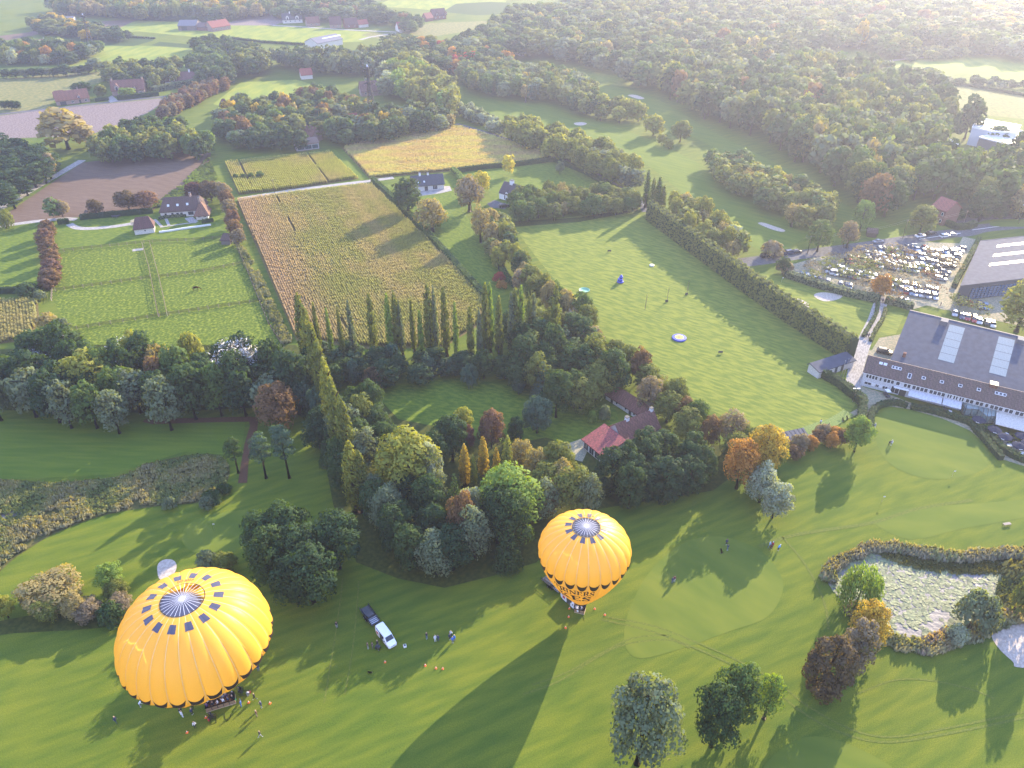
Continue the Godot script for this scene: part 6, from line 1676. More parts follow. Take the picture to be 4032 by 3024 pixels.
	house("red_roof_house", "steep red roof left of the teal-windowed building", "house", [-114.2, -422.9, -108.5, -418.7], 8.0, 3.0, 7.6, pink_brick, old_tile, {"chimneys": [[0.4, 0.7, 1.0]]})
	house("red_roof_house", "brick house with dull red roof directly behind the near pylon", "house", [-97.85, -520.4, -84.64, -525.3], 9.0, 3.2, 8.4, pink_brick, paint("dusty red tiles", lin(0.20, 0.11, 0.09), tiles(), 2.4, 0.9), {"chimneys": [[0.3, 1.0, 1.2], [0.9, 1.0, 1.2]], "row": 3})
	house("red_roof_house", "house with a red hip roof in the meadow inside the avenue", "house", [-177.7, -484, -173.5, -486.2], 6.0, 2.8, 6.5, pink_brick, old_tile, {"hip": 1.5})
	house("red_roof_house", "grey-gabled house right of the hip-roofed one inside the avenue", "house", [-170.8, -489.4, -164.8, -492.7], 7.0, 3.0, 7.0, whitewash, old_tile, {"chimneys": [[0.7, 0.8, 1.0]]})
	house("red_roof_house", "red roof peeping out of the silvery garden trees beyond the avenue", "house", [-148.1, -568.8, -140.9, -571.7], 7.0, 3.0, 6.5, whitewash, red_tile, {})
	house("red_roof_house", "red-roofed white house inside the far left copse", "house", [-386.9, -673.8, -380.5, -677.6], 8.0, 3.0, 7.0, whitewash, red_tile, {"chimneys": [[0.8, 0.9, 1.2, white]]})
	house("barn", "wide grey-roofed open barn of the far farm", "barn", [-304.7, -763.2, -288.6, -763.2], 16.0, 4.0, 7.6, paint("barn boards", lin(0.20, 0.17, 0.15), speck, 5.0), paint("grey barn sheet", lin(0.19, 0.19, 0.21), speck, 9.0), {"doors": [[3.0, 5.0, 3.4]]})
	house("barn", "low brick barn between the grey barn and the red farmhouse", "barn", [-287.8, -763.2, -274.3, -760.8], 9.0, 3.0, 6.0, red_brick, paint("rusty barn roof", lin(0.17, 0.11, 0.09), speck, 9.0), {})
	house("farm_building", "far farmhouse with a bright red roof beside the barns", "house", [-271.1, -756.1, -259.1, -770.4], 12.0, 3.4, 8.0, pink_brick, red_tile, {"chimneys": [[0.5, 0.9, 1.0]], "row": 3})
	house("barn", "white barn with blue-grey roof and one light strip", "barn", [-158.7, -675.7, -142.5, -697.4], 16.0, 4.4, 7.6, mat("cream sheet wall", lin(0.58, 0.56, 0.52), 0.8), paint("blue grey barn sheet", lin(0.17, 0.18, 0.23), speck, 9.0), {"skylights": [[0.35, 0.5, 20.0, 1.4, 1]]})
	house("shed", "grey shed beside the copse at the far left", "shed", [-442.7, -800.4, -420.4, -805.7], 10.0, 3.2, 5.0, whitewash, paint("grey barn sheet", lin(0.19, 0.19, 0.21), speck, 9.0), {"row": 3})
	house("far_house", "long low white house among the top left trees", "house", [-341.5, -873.4, -306.1, -867.4], 12.0, 3.0, 6.0, whitewash, purple_slate, {"row": 5})
	house("far_house", "white house with dark slate roof and two white chimneys in the far village", "house", [-218.3, -800.4, -200.9, -805.7], 9.0, 3.4, 8.0, whitewash, slate, {"chimneys": [[0.4, 1.0, 1.6, white], [0.96, 1.0, 1.6, white]], "row": 4, "dormers": [[3, 3.0, 3.5], [12, 3.0, 3.5]]})
	house("far_house", "pink brick house with a wide gable in the far village", "house", [-190.9, -782.7, -180.3, -787.7], 9.0, 3.2, 7.6, pink_brick, old_tile, {"row": 2})
	house("far_house", "dark-roofed house with a pale pink gable in the far village", "house", [-168.3, -775.3, -158.4, -777.7], 9.0, 3.2, 9.0, pink_brick, paint("dark red tiles", lin(0.15, 0.072, 0.062), tiles(), 2.4, 0.85), {"row": 2})
	house("far_house", "red house beside the dark-roofed one in the far village", "house", [-153.7, -772.8, -142.9, -777.7], 9.0, 3.2, 8.0, red_brick, paint("dark red tiles", lin(0.15, 0.072, 0.062), tiles(), 2.4, 0.85), {"row": 2})
	house("far_house", "small bright red roof at the end of the far village", "house", [-142.1, -777.7, -134.2, -782.7], 7.0, 2.8, 6.0, whitewash, red_tile, {})
	house("far_house", "house with blue-black roof behind the orange-roofed one at the village end", "house", [-107.7, -785.2, -96.95, -790.2], 9.0, 3.4, 9.0, whitewash, slate, {"row": 2})
	house("far_house", "house with a bright orange-red roof at the village end", "house", [-102.4, -756.1, -88.88, -763.2], 9.0, 3.0, 7.6, whitewash, red_tile, {"row": 3})
	house("far_house", "long brick farmhouse with dormers near the far crop fields", "house", [-76.92, -821.7, -64.64, -827.2], 10.0, 3.6, 9.0, red_brick, paint("dull dark red tiles", lin(0.17, 0.085, 0.075), tiles(), 2.4, 0.85), {"row": 3, "dormers": [[3, 2.4, 3.4], [12, 2.4, 3.4]]})
	house("far_house", "small brick annexe left of the far brick farmhouse", "house", [-82.26, -810.9, -76.46, -816.3], 8.0, 3.0, 7.0, red_brick, red_tile, {})
	house("brick_house", "tall brick house with red roof beside the road, behind a round tree", "house", [176.7, -309.7, 179.8, -303.6], 9.0, 6.4, 9.6, red_brick, red_tile, {"windows": [[2.0, 1.0, 1.0, 1.4], [5.0, 1.0, 1.0, 1.4], [2.0, 4.0, 1.0, 1.4], [5.0, 4.0, 1.0, 1.4]]})
	house("shed", "tiny dark shed in the bushes by the car park road", "shed", [144, -292, 147.4, -291.1], 3.4, 2.0, 3.2, paint("brown boards", lin(0.12, 0.085, 0.06), speck, 3.0), brown_tile, {})
	block("white_building", "white flat-roofed building half finished at the right edge", "building", pv([253.9,-429.1,259.8,-432.8,273.3,-420.1,263.8,-406.3,251.9,-409.7,245.6,-416.6]), 9.0, mat("bluish render", lin(0.52, 0.55, 0.62), 0.8), mat("white membrane", lin(0.62, 0.60, 0.58), 0.5), 0.6, white)
	block("dark_building", "dark flat-roofed building with white rim below the white one", "building", pv([244.6,-405.7,270.6,-420.2,280.2,-406.6,273.6,-395.2,252.9,-393.7]), 7.0, mat("dark brick cladding", lin(0.10, 0.10, 0.12), 0.8), mat("white membrane", lin(0.62, 0.60, 0.58), 0.5), 0.5, white)
	block("low_building", "low pale roof glimpsed between the trees left of the dark building", "building", pv([227.3,-415.2,231.5,-416.9,235.7,-406.9,228.7,-400.5,223.4,-403.7]), 4.0, white, mat("pale membrane", lin(0.52, 0.52, 0.56), 0.5), 0.3, white)
	block("low_building", "small pale building yard behind the trees at the right", "building", pv([252,-459.1,256,-463.2,257.7,-455.2,251.5,-445.6,247.6,-447.5]), 3.0, whitewash, beige, 0.3, white)
	# the far village at the top right: pale roofs between trees
	var vr := RandomNumberGenerator.new()
	vr.seed = 9
	var spots := [502.5,-928,519.6,-941.8,534.5,-948.8,541.3,-938.3,557.4,-945.3,490.1,-895.2,507.5,-908,523.8,-914.6,532.3,-908,551.4,-921.3,483.4,-870.4,499,-876.5,513.8,-882.6,526.3,-882.6,479,-846.8,493.2,-852.6,501.3,-846.8,518.8,-858.5,470.9,-819,485.6,-824.4,493.5,-819,464.3,-792.7,475.7,-792.7,471.7,-772.8]
	var roofs := [slate, red_tile, sheet_pale, old_tile, purple_slate]
	var names := ["dark slate", "red tiled", "pale grey", "weathered red", "violet-grey"]
	for i in range(0, spots.size(), 2):
		var k := i / 2
		var tn := vr.randf_range(-0.5, 0.5)
		var x: float = spots[i]
		var z: float = spots[i + 1]
		house("village_house", "far village house with a %s roof, %s of 24 counted from the back" % [names[k % 5], ordinal(k + 1)], "house", [x, z, x + cos(tn) * 14, z + sin(tn) * 14], 9.0, 3.2, 6.8, whitewash, roofs[k % 5], {"row": 3, "group": "houses of the far village"})
	# ---- pylons
	pylon("tall grey lattice pylon standing in the trees above the striped corn", -82.18, -462.4, 30.5, 5.2)
	pylon("distant grey lattice pylon in the meadow at the upper left", -340.1, -668.1, 27.0, 5.0)
	_unused(farm, fh, ann, frieze, wo, sky_glass)


func _unused(_a, _b, _c, _d, _e, _f) -> void:
	pass


func tiles() -> ImageTexture:
	if noises.has("tiles"):
		return noises["tiles"]
	var im := Image.create(128, 128, false, Image.FORMAT_RGB8)
	var r := RandomNumberGenerator.new()
	r.seed = 4
	for j in 8:
		for i in 8:
			var b := r.randf_range(0.66, 1.0)
			var c := Color(b, b * r.randf_range(0.95, 1.0), b * r.randf_range(0.9, 1.0))
			im.fill_rect(Rect2i(i * 16, j * 16, 16, 16), c)
			im.fill_rect(Rect2i(i * 16, j * 16, 16, 3), Color(c.r * 0.72, c.g * 0.72, c.b * 0.72))
	noises["tiles"] = ImageTexture.create_from_image(im)
	return noises["tiles"]


func pylon(label: String, x: float, z: float, h: float, base: float) -> void:
	var o := thing("pylon", label, "pylon", x, z, 0.5)
	var steel := mat("galvanised steel", lin(0.62, 0.63, 0.66), 0.6)
	var w := func(y: float) -> float: return lerpf(base / 2, 0.45, minf(1.0, y / (h * 0.72)))
	for s in [[-1, -1], [1, -1], [1, 1], [-1, 1]]:
		var m := Mesher.new()
		for i in 12:
			var y0 := h * i / 12.0
			var y1 := h * (i + 1) / 12.0
			m.tube(Vector3(s[0] * w.call(y0), y0, s[1] * w.call(y0)), Vector3(s[0] * w.call(y1), y1, s[1] * w.call(y1)), 0.26, 0.22, 4)
		obj("leg", m.done(), steel, o)
	var b := Mesher.new()
	var y := 0.0
	while y < h - 0.8:
		var step: float = maxf(1.3, w.call(y) * 1.7)
		var a: float = w.call(y)
		var c: float = w.call(minf(y + step, h))
		var t := minf(y + step, h)
		for k in 4:
			var r := Basis.from_euler(Vector3(0, k * PI / 2, 0))
			b.tube(r * Vector3(-a, y, a), r * Vector3(c, t, c), 0.13, 0.13, 3)
			b.tube(r * Vector3(a, y, a), r * Vector3(-c, t, c), 0.13, 0.13, 3)
		y += step
	obj("bracing", b.done(), steel, o)
	for arm in [[0.70, 3.0], [0.82, 2.7], [0.95, 2.4]]:
		var m := Mesher.new()
		var yy: float = h * arm[0]
		for s in [-1, 1]:
			m.tube(Vector3(0, yy, 0.4), Vector3(s * arm[1], yy, 0), 0.2, 0.16, 4)
			m.tube(Vector3(0, yy, -0.4), Vector3(s * arm[1], yy, 0), 0.2, 0.16, 4)
			m.tube(Vector3(0, yy + 1.0, 0), Vector3(s * arm[1], yy, 0), 0.14, 0.14, 4)
			m.tube(Vector3(s * arm[1], yy, 0), Vector3(s * arm[1], yy - 1.1, 0), 0.08, 0.08, 4)
		obj("crossarm", m.done(), steel, o)
	var t := Mesher.new()
	t.frustum(Vector3(-0.5, h, -0.5), Vector3(0.5, h + 1.4, 0.5), 0.48, 0.48)
	obj("peak", t.done(), steel, o)


# ---- balloons
func env_at(b: Dictionary, th: float, u: float, off := 0.0, flat := false) -> Vector3:
	# u: 0 crown .. 1 equator .. 2 mouth
	var r: float
	var y: float
	if u <= 1.0:
		r = b.R * pow(sin(u * PI / 2), b.q)
		y = b.eq + (b.top - b.eq) * cos(u * PI / 2)
	else:
		var s := u - 1.0
		r = b.mouth_r + (b.R - b.mouth_r) * (1.0 - pow(s, b.p))
		y = b.eq - (b.eq - b.mouth) * (s * 0.9 + 0.1 * s * s)
	var w: float = TAU * r / b.n
	var k := 1.0 if flat else pow(absf(sin(b.n * th / 2.0)), 0.75)
	var o := r + w * 0.13 * k + off
	return Vector3(cos(th) * o, y + off * (0.6 if u < 0.6 else 0.0), sin(th) * o)


func env_patch(b: Dictionary, t0: float, t1: float, u0: Callable, u1: Callable, off: float, nt := 6, nu := 4) -> ArrayMesh:
	var m := Mesher.new()
	for i in nt:
		var f0 := float(i) / nt
		var f1 := float(i + 1) / nt
		for j in nu:
			var g0 := float(j) / nu
			var g1 := float(j + 1) / nu
			var a := env_at(b, lerpf(t0, t1, f0), lerpf(u0.call(f0), u1.call(f0), g0), off)
			var c := env_at(b, lerpf(t0, t1, f1), lerpf(u0.call(f1), u1.call(f1), g0), off)
			var d := env_at(b, lerpf(t0, t1, f1), lerpf(u0.call(f1), u1.call(f1), g1), off)
			var e := env_at(b, lerpf(t0, t1, f0), lerpf(u0.call(f0), u1.call(f0), g1), off)
			m.quad(a, c, d, e)
	return m.done()


func smooth_patch(b: Dictionary, u0: float, u1: float, nu: int, nt: int) -> ArrayMesh:
	var m := Mesher.new()
	for j in nu + 1:
		var u := lerpf(u0, u1, float(j) / nu)
		for i in nt + 1:
			var th := TAU * i / nt
			var p := env_at(b, th, u)
			var q := env_at(b, th + 0.002, u)
			var r := env_at(b, th, u + 0.004)
			var nn := (q - p).cross(r - p).normalized()
			if nn.dot(Vector3(p.x, 0, p.z)) < 0 and u > 0.3:
				nn = -nn
			elif u <= 0.3 and nn.y < 0:
				nn = -nn
			m.add(p, nn, Vector2(float(i) / nt * b.n, u * 6))
	var w := nt + 1
	for j in nu:
		for i in nt:
			var e := j * w + i
			m.ix.append_array(PackedInt32Array([e, e + w, e + 1, e + 1, e + w, e + w + 1]))
	return m.done()


func letters(b: Dictionary, text: String, th: float, u: float, high: float, wide: float, parent: Node3D, m: Material, flip := 1.0, serif := true) -> void:
	# lettering laid on the cloth: x runs round the envelope, y up it
	var t := TextMesh.new()
	var f := SystemFont.new()
	f.font_names = PackedStringArray(["Droid Serif" if serif else "Droid Sans"])
	f.font_weight = 700
	t.font = f
	t.font_size = 64
	t.pixel_size = 0.01
	t.depth = 0.0
	t.curve_step = 1.0
	t.text = text
	var a := t.get_mesh_arrays()
	var v: PackedVector3Array = a[Mesh.ARRAY_VERTEX]
	var lo := v[0]
	var hi := v[0]
	for p in v:
		lo = lo.min(p)
		hi = hi.max(p)
	var out := Mesher.new()
	for p in v:
		var fx := (p.x - lo.x) / (hi.x - lo.x) - 0.5
		var fy := (p.y - lo.y) / (hi.y - lo.y) - 0.5
		var pt := env_at(b, th - fx * wide * flip, u - fy * high * flip, 0.05, false)
		out.add(pt, Vector3(pt.x, 0.2, pt.z).normalized() if u > 0.6 else Vector3.UP, Vector2.ZERO)
	var ix: PackedInt32Array = a[Mesh.ARRAY_INDEX]
	out.ix = ix
	obj("lettering", out.done(), m, parent)


func balloon(label: String, x: float, z: float, b: Dictionary) -> Node3D:
	var o := thing("hot_air_balloon", label, "hot air balloon", x, z)
	var cloth := mat("yellow balloon cloth", lin(0.80, 0.50, 0.075), 0.42)
	cloth.backlight_enabled = true
	cloth.backlight = Color(1.0, 0.84, 0.36)
	cloth.metallic_specular = 0.45
	cloth.normal_enabled = true
	cloth.normal_texture = wrinkles()
	cloth.normal_scale = 0.35
	var dark := mat("dark grey balloon cloth", lin(0.055, 0.055, 0.085), 0.35)
	var tape := mat("cream load tape", lin(0.78, 0.60, 0.30), 0.6)
	var white := mat("white tape", lin(0.75, 0.75, 0.78), 0.5)
	var ink := mat("dark brown print", lin(0.020, 0.008, 0.008), 0.6)
	var faint := mat("faint brown print", lin(0.36, 0.13, 0.02), 0.6)
	var envl := obj("envelope", smooth_patch(b, b.hole, 2.0, 46, int(b.n) * 8), cloth, o)
	for k in int(b.n):
		var th: float = TAU * k / b.n
		var m := Mesher.new()
		for j in 30:
			var u0 := lerpf(b.hole, 1.97, j / 30.0)
			var u1 := lerpf(b.hole, 1.97, (j + 1) / 30.0)
			var p := env_at(b, th, u0, 0.02)
			var q := env_at(b, th, u1, 0.02)
			var s: Vector3 = Vector3(-sin(th), 0, cos(th)) * 0.03
			m.quad(p - s, p + s, q + s, q - s)
		obj("load_tape", m.done(), tape, envl)
	# the parachute valve at the crown, with tapes across the opening
	var pr: float = b.R * pow(sin(b.hole * PI / 2), b.q)
	var py: float = b.eq + (b.top - b.eq) * cos(b.hole * PI / 2)
	var drop: Vector3 = b.drop
	var para := Mesher.new()
	for i in 64:
		for j in 6:
			var a0 := TAU * i / 64
			var a1 := TAU * (i + 1) / 64
			var f := func(a: float, t: float) -> Vector3:
				var sag: float = clampf(drop.x * -sin(a - 0.35), 0, 1) * t * t * drop.y
				var rr: float = pr * 1.02 * t * (1.0 - 0.16 * sag / maxf(drop.y, 0.01) if drop.y > 0 else 1.0)
				return Vector3(cos(a) * rr, py + (b.top - py) * (1 - t * t) * 0.9 - 0.12 - sag - 0.06 * t * absf(sin(b.n * a / 2)), sin(a) * rr)
			para.quad(f.call(a1, j / 6.0), f.call(a0, j / 6.0), f.call(a0, (j + 1) / 6.0), f.call(a1, (j + 1) / 6.0))
	var pv2 := obj("parachute_valve", para.done(), dark, o)
	for k in int(b.n):
		var a: float = TAU * k / b.n
		var m := Mesher.new()
		for j in 4:
			var t0 := j / 4.0
			var t1 := (j + 1) / 4.0
			var p0 := Vector3(cos(a) * pr * t0, py + (b.top - py) * (1 - t0 * t0) + 0.06, sin(a) * pr * t0)
			var p1 := Vector3(cos(a) * pr * t1, py + (b.top - py) * (1 - t1 * t1) + 0.06, sin(a) * pr * t1)
			var s := Vector3(-sin(a), 0, cos(a)) * 0.024
			m.quad(p0 - s, p0 + s, p1 + s, p1 - s)
		obj("crown_tape", m.done(), white, pv2)
	var ring := Mesher.new()
	for i in 48:
		var a0 := TAU * i / 48
		var a1 := TAU * (i + 1) / 48
		ring.tube(Vector3(cos(a0) * pr, py + 0.03, sin(a0) * pr), Vector3(cos(a1) * pr, py + 0.03, sin(a1) * pr), 0.06, 0.06, 4)
	ring.lathe(Vector3(0, b.top, 0), [Vector2(0.16, 0), Vector2(0.16, 0.08), Vector2(0.02, 0.09)], 10)
	obj("crown_ring", ring.done(), white, o)
	if b.inner:
		var inr := Mesher.new()
		for i in 48:
			var a0 := TAU * i / 48
			var a1 := TAU * (i + 1) / 48
			var q: float = pr * 0.88
			var yy: float = py + (b.top - py) * (1 - 0.77) + 0.05
			inr.tube(Vector3(cos(a0) * q, yy, sin(a0) * q), Vector3(cos(a1) * q, yy, sin(a1) * q), 0.05, 0.05, 4)
		obj("crown_ring", inr.done(), white, o)
	# dark squares on every other gore
	for k in int(b.n / 2):
		var g: float = TAU / b.n
		var th: float = (k * 2 + b.phase) * g
		obj("dark_panel", env_patch(b, th + g * 0.04, th + g * 0.96, func(_f: float) -> float: return b.p0, func(_f: float) -> float: return b.p1, 0.03), dark, envl)
	# crescents at each gore below
	for k in int(b.n):
		var g: float = TAU / b.n
		var th: float = k * g
		obj("crescent", env_patch(b, th + g * 0.05, th + g * 0.95, func(f: float) -> float: return b.c0 + 0.035 * 4 * f * (1 - f), func(f: float) -> float: return b.c0 + 0.035 * 4 * f * (1 - f) + b.ct * sqrt(maxf(0, 4 * f * (1 - f))), 0.03, 8, 2), ink, envl)
	var l: Array = b.text
	for t in l:
		letters(b, t[0], t[1], t[2], t[3], t[4], envl, faint if t.size() > 6 else ink, t[5], t.size() <= 6)
	# the black scoop round the mouth
	var sk := Mesher.new()
	for i in 64:
		var a0 := TAU * i / 64
		var a1 := TAU * (i + 1) / 64
		var h0: float = 0.5 + 0.35 * absf(sin(b.n * a0 / 4))
		var h1: float = 0.5 + 0.35 * absf(sin(b.n * a1 / 4))
		sk.quad(Vector3(cos(a0) * b.mouth_r * 0.86, b.mouth - h0, sin(a0) * b.mouth_r * 0.86), Vector3(cos(a1) * b.mouth_r * 0.86, b.mouth - h1, sin(a1) * b.mouth_r * 0.86), Vector3(cos(a1) * b.mouth_r * 1.01, b.mouth + 0.05, sin(a1) * b.mouth_r * 1.01), Vector3(cos(a0) * b.mouth_r * 1.01, b.mouth + 0.05, sin(a0) * b.mouth_r * 1.01))
	obj("scoop", sk.done(), mat("black scoop cloth", lin(0.012, 0.012, 0.014), 0.8), o)
	return o


func wrinkles() -> NoiseTexture2D:
	var f := FastNoiseLite.new()
	f.frequency = 0.012
	f.fractal_octaves = 4
	var t := NoiseTexture2D.new()
	t.width = 512
	t.height = 512
	t.seamless = true
	t.as_normal_map = true
	t.bump_strength = 5.0
	t.noise = f
	return t


func basket(label: String, x: float, z: float, turn: float, l: float, w: float, sections: int, rope_to: float, rope_y := 3.5) -> Node3D:
	var o := thing("balloon_basket", label, "basket", x, z, turn)
	var wicker := paint("wicker", lin(0.42, 0.27, 0.15), noise_tex("weave", 0.2, 2, Color(0.6, 0.58, 0.55), Color(1, 1, 1)), 1.2, 0.85)
	var leather := mat("black leather", lin(0.02, 0.018, 0.018), 0.6)
	var rim := mat("pale leather", lin(0.50, 0.38, 0.24), 0.7)
	var h := 1.12
	var m := Mesher.new()
	var a := Vector3(-l / 2, 0.08, -w / 2)
	var b := Vector3(l / 2, h, w / 2)
	for t in [0.0, 0.07]:
		m.box(Vector3(a.x + t, a.y, a.z + t), Vector3(b.x - t, a.y + 0.06 + t * 0.3, b.z - t))
	m.box(Vector3(a.x, a.y, b.z - 0.07), b)
	m.box(a, Vector3(b.x, b.y, a.z + 0.07))
	m.box(Vector3(a.x, a.y, a.z + 0.07), Vector3(a.x + 0.07, b.y, b.z - 0.07))
	m.box(Vector3(b.x - 0.07, a.y, a.z + 0.07), Vector3(b.x, b.y, b.z - 0.07))
	obj("wall", m.done(), wicker, o)
	var r := Mesher.new()
	for p in [[Vector3(a.x, h, a.z), Vector3(b.x, h, a.z)], [Vector3(b.x, h, a.z), Vector3(b.x, h, b.z)], [Vector3(b.x, h, b.z), Vector3(a.x, h, b.z)], [Vector3(a.x, h, b.z), Vector3(a.x, h, a.z)]]:
		r.tube(p[0], p[1], 0.07, 0.07, 7)
	obj("rim", r.done(), leather, o)
	box_part("base", Vector3(a.x - 0.05, 0, a.z - 0.05), Vector3(b.x + 0.05, 0.12, b.z + 0.05), rim, o)
	for i in sections:
		var px := lerpf(a.x, b.x, float(i) / maxi(sections, 1))
		if i:
			for zz in [b.z, a.z - 0.02]:
				box_part("strap", Vector3(px - 0.06, 0.1, zz), Vector3(px + 0.06, h, zz + 0.02), leather, o)
			box_part("divider", Vector3(px - 0.03, 0.15, a.z + 0.07), Vector3(px + 0.03, h - 0.03, b.z - 0.07), wicker, o)
	# burner on four poles, and wires to the mouth
	var bu := Mesher.new()
	var by := 2.25
	for sx in [-1, 1]:
		for sz in [-1, 1]:
			var c := Vector3(sx * l * 0.30, by, sz * w * 0.36)
			bu.tube(Vector3(sx * (l / 2 - 0.05), h, sz * (w / 2 - 0.05)), c, 0.04, 0.035, 5)
			bu.tube(c, Vector3(sx * rope_to * 0.68, rope_y, sz * rope_to * 0.68), 0.015, 0.015, 3)
	for s in [[-1, -1, 1, -1], [1, -1, 1, 1], [1, 1, -1, 1], [-1, 1, -1, -1]]:
		bu.tube(Vector3(s[0] * l * 0.30, by, s[1] * w * 0.36), Vector3(s[2] * l * 0.30, by, s[3] * w * 0.36), 0.045, 0.045, 5)
	obj("burner_frame", bu.done(), mats["dark metal"], o)
	for i in (4 if l > 3 else 2):
		var c := Vector3(lerpf(-l * 0.22, l * 0.22, i / (3.0 if l > 3 else 1.0)), by, 0)
		var q := Mesher.new()
		q.lathe(c, [Vector2(0.05, -0.15), Vector2(0.17, -0.12), Vector2(0.2, 0.3), Vector2(0.18, 0.32), Vector2(0.16, 0.1), Vector2(0.01, 0.1)], 12)
		obj("burner", q.done(), mat("burner steel", lin(0.42, 0.42, 0.44), 0.35, 0.8), o)
	return o


func balloons() -> void:
	var S := Vector2(13.77, -103.3)
	var sm := {"R": 8.57, "eq": 17.4, "top": 23.55, "mouth": 3.6, "mouth_r": 1.6, "p": 1.6, "q": 0.9, "n": 24.0, "hole": 0.171, "drop": Vector3(0, 0, 0), "inner": true, "p0": 0.176, "p1": 0.27, "phase": 0.5, "c0": 1.01, "ct": 0.11,
		"text": [["TRINERS", 1.89, 1.25, 0.14, 0.98, 1.0], ["KES", 1.89, 1.47, 0.22, 0.92, 1.0], ["OO-B", 4.95, 0.215, 0.035, 0.62, -1.0, 0]]}
	balloon("smaller yellow balloon with dark lettering and crown squares touching the valve, right", S.x, S.y, sm)
	basket("small wicker basket under the smaller balloon, passengers aboard", S.x, S.y, -0.3, 2.0, 1.5, 2, 1.6)
	var L := Vector2(-52.47, -82.2)
	var bg := {"R": 12.0, "eq": 18.0, "top": 28.3, "mouth": 6.2, "mouth_r": 2.2, "p": 1.2, "q": 0.75, "n": 28.0, "hole": 0.119, "drop": Vector3(1, 1.5, 0), "inner": false, "p0": 0.18, "p1": 0.26, "phase": 0.3, "c0": 0.93, "ct": 0.085,
		"text": [["KES", 1.55, 1.16, 0.09, 0.55, 1.0], ["TRINERS", 0.25, 1.14, 0.09, 0.7, 1.0], ["OO-BMP", 4.48, 0.154, 0.028, 0.60, -1.0, 0]]}
	balloon("larger yellow balloon with its valve open and separate dark squares, bottom left", L.x, L.y, bg)
	L = Vector2(-52.35, -82.47)
	basket("long five-section wicker basket full of people under the larger balloon", L.x, L.y, 0.36, 5.0, 1.8, 5, 2.2, 6.0)
	# trailing rope from each basket
	var rope := mat("pale rope", lin(0.45, 0.42, 0.25), 0.8)
	for r in [["rope lying in a loop in front of the large basket", [-51.24,-80.65,-50.74,-79.57,-50.17,-79.04,-49.82,-79.49,-49.95,-80.47]], ["short rope hanging from the small basket onto the grass", [14.16,-102.3,14.3,-101.6,14.43,-100.9]]]:
		var p := pv(r[1])
		var o := Mesher.new()
		for i in p.size() - 1:
			o.tube(Vector3(p[i].x, 0.06, p[i].y), Vector3(p[i + 1].x, 0.06, p[i + 1].y), 0.035, 0.035, 4)
		tag(obj("rope", o.done(), rope), r[0], "rope")


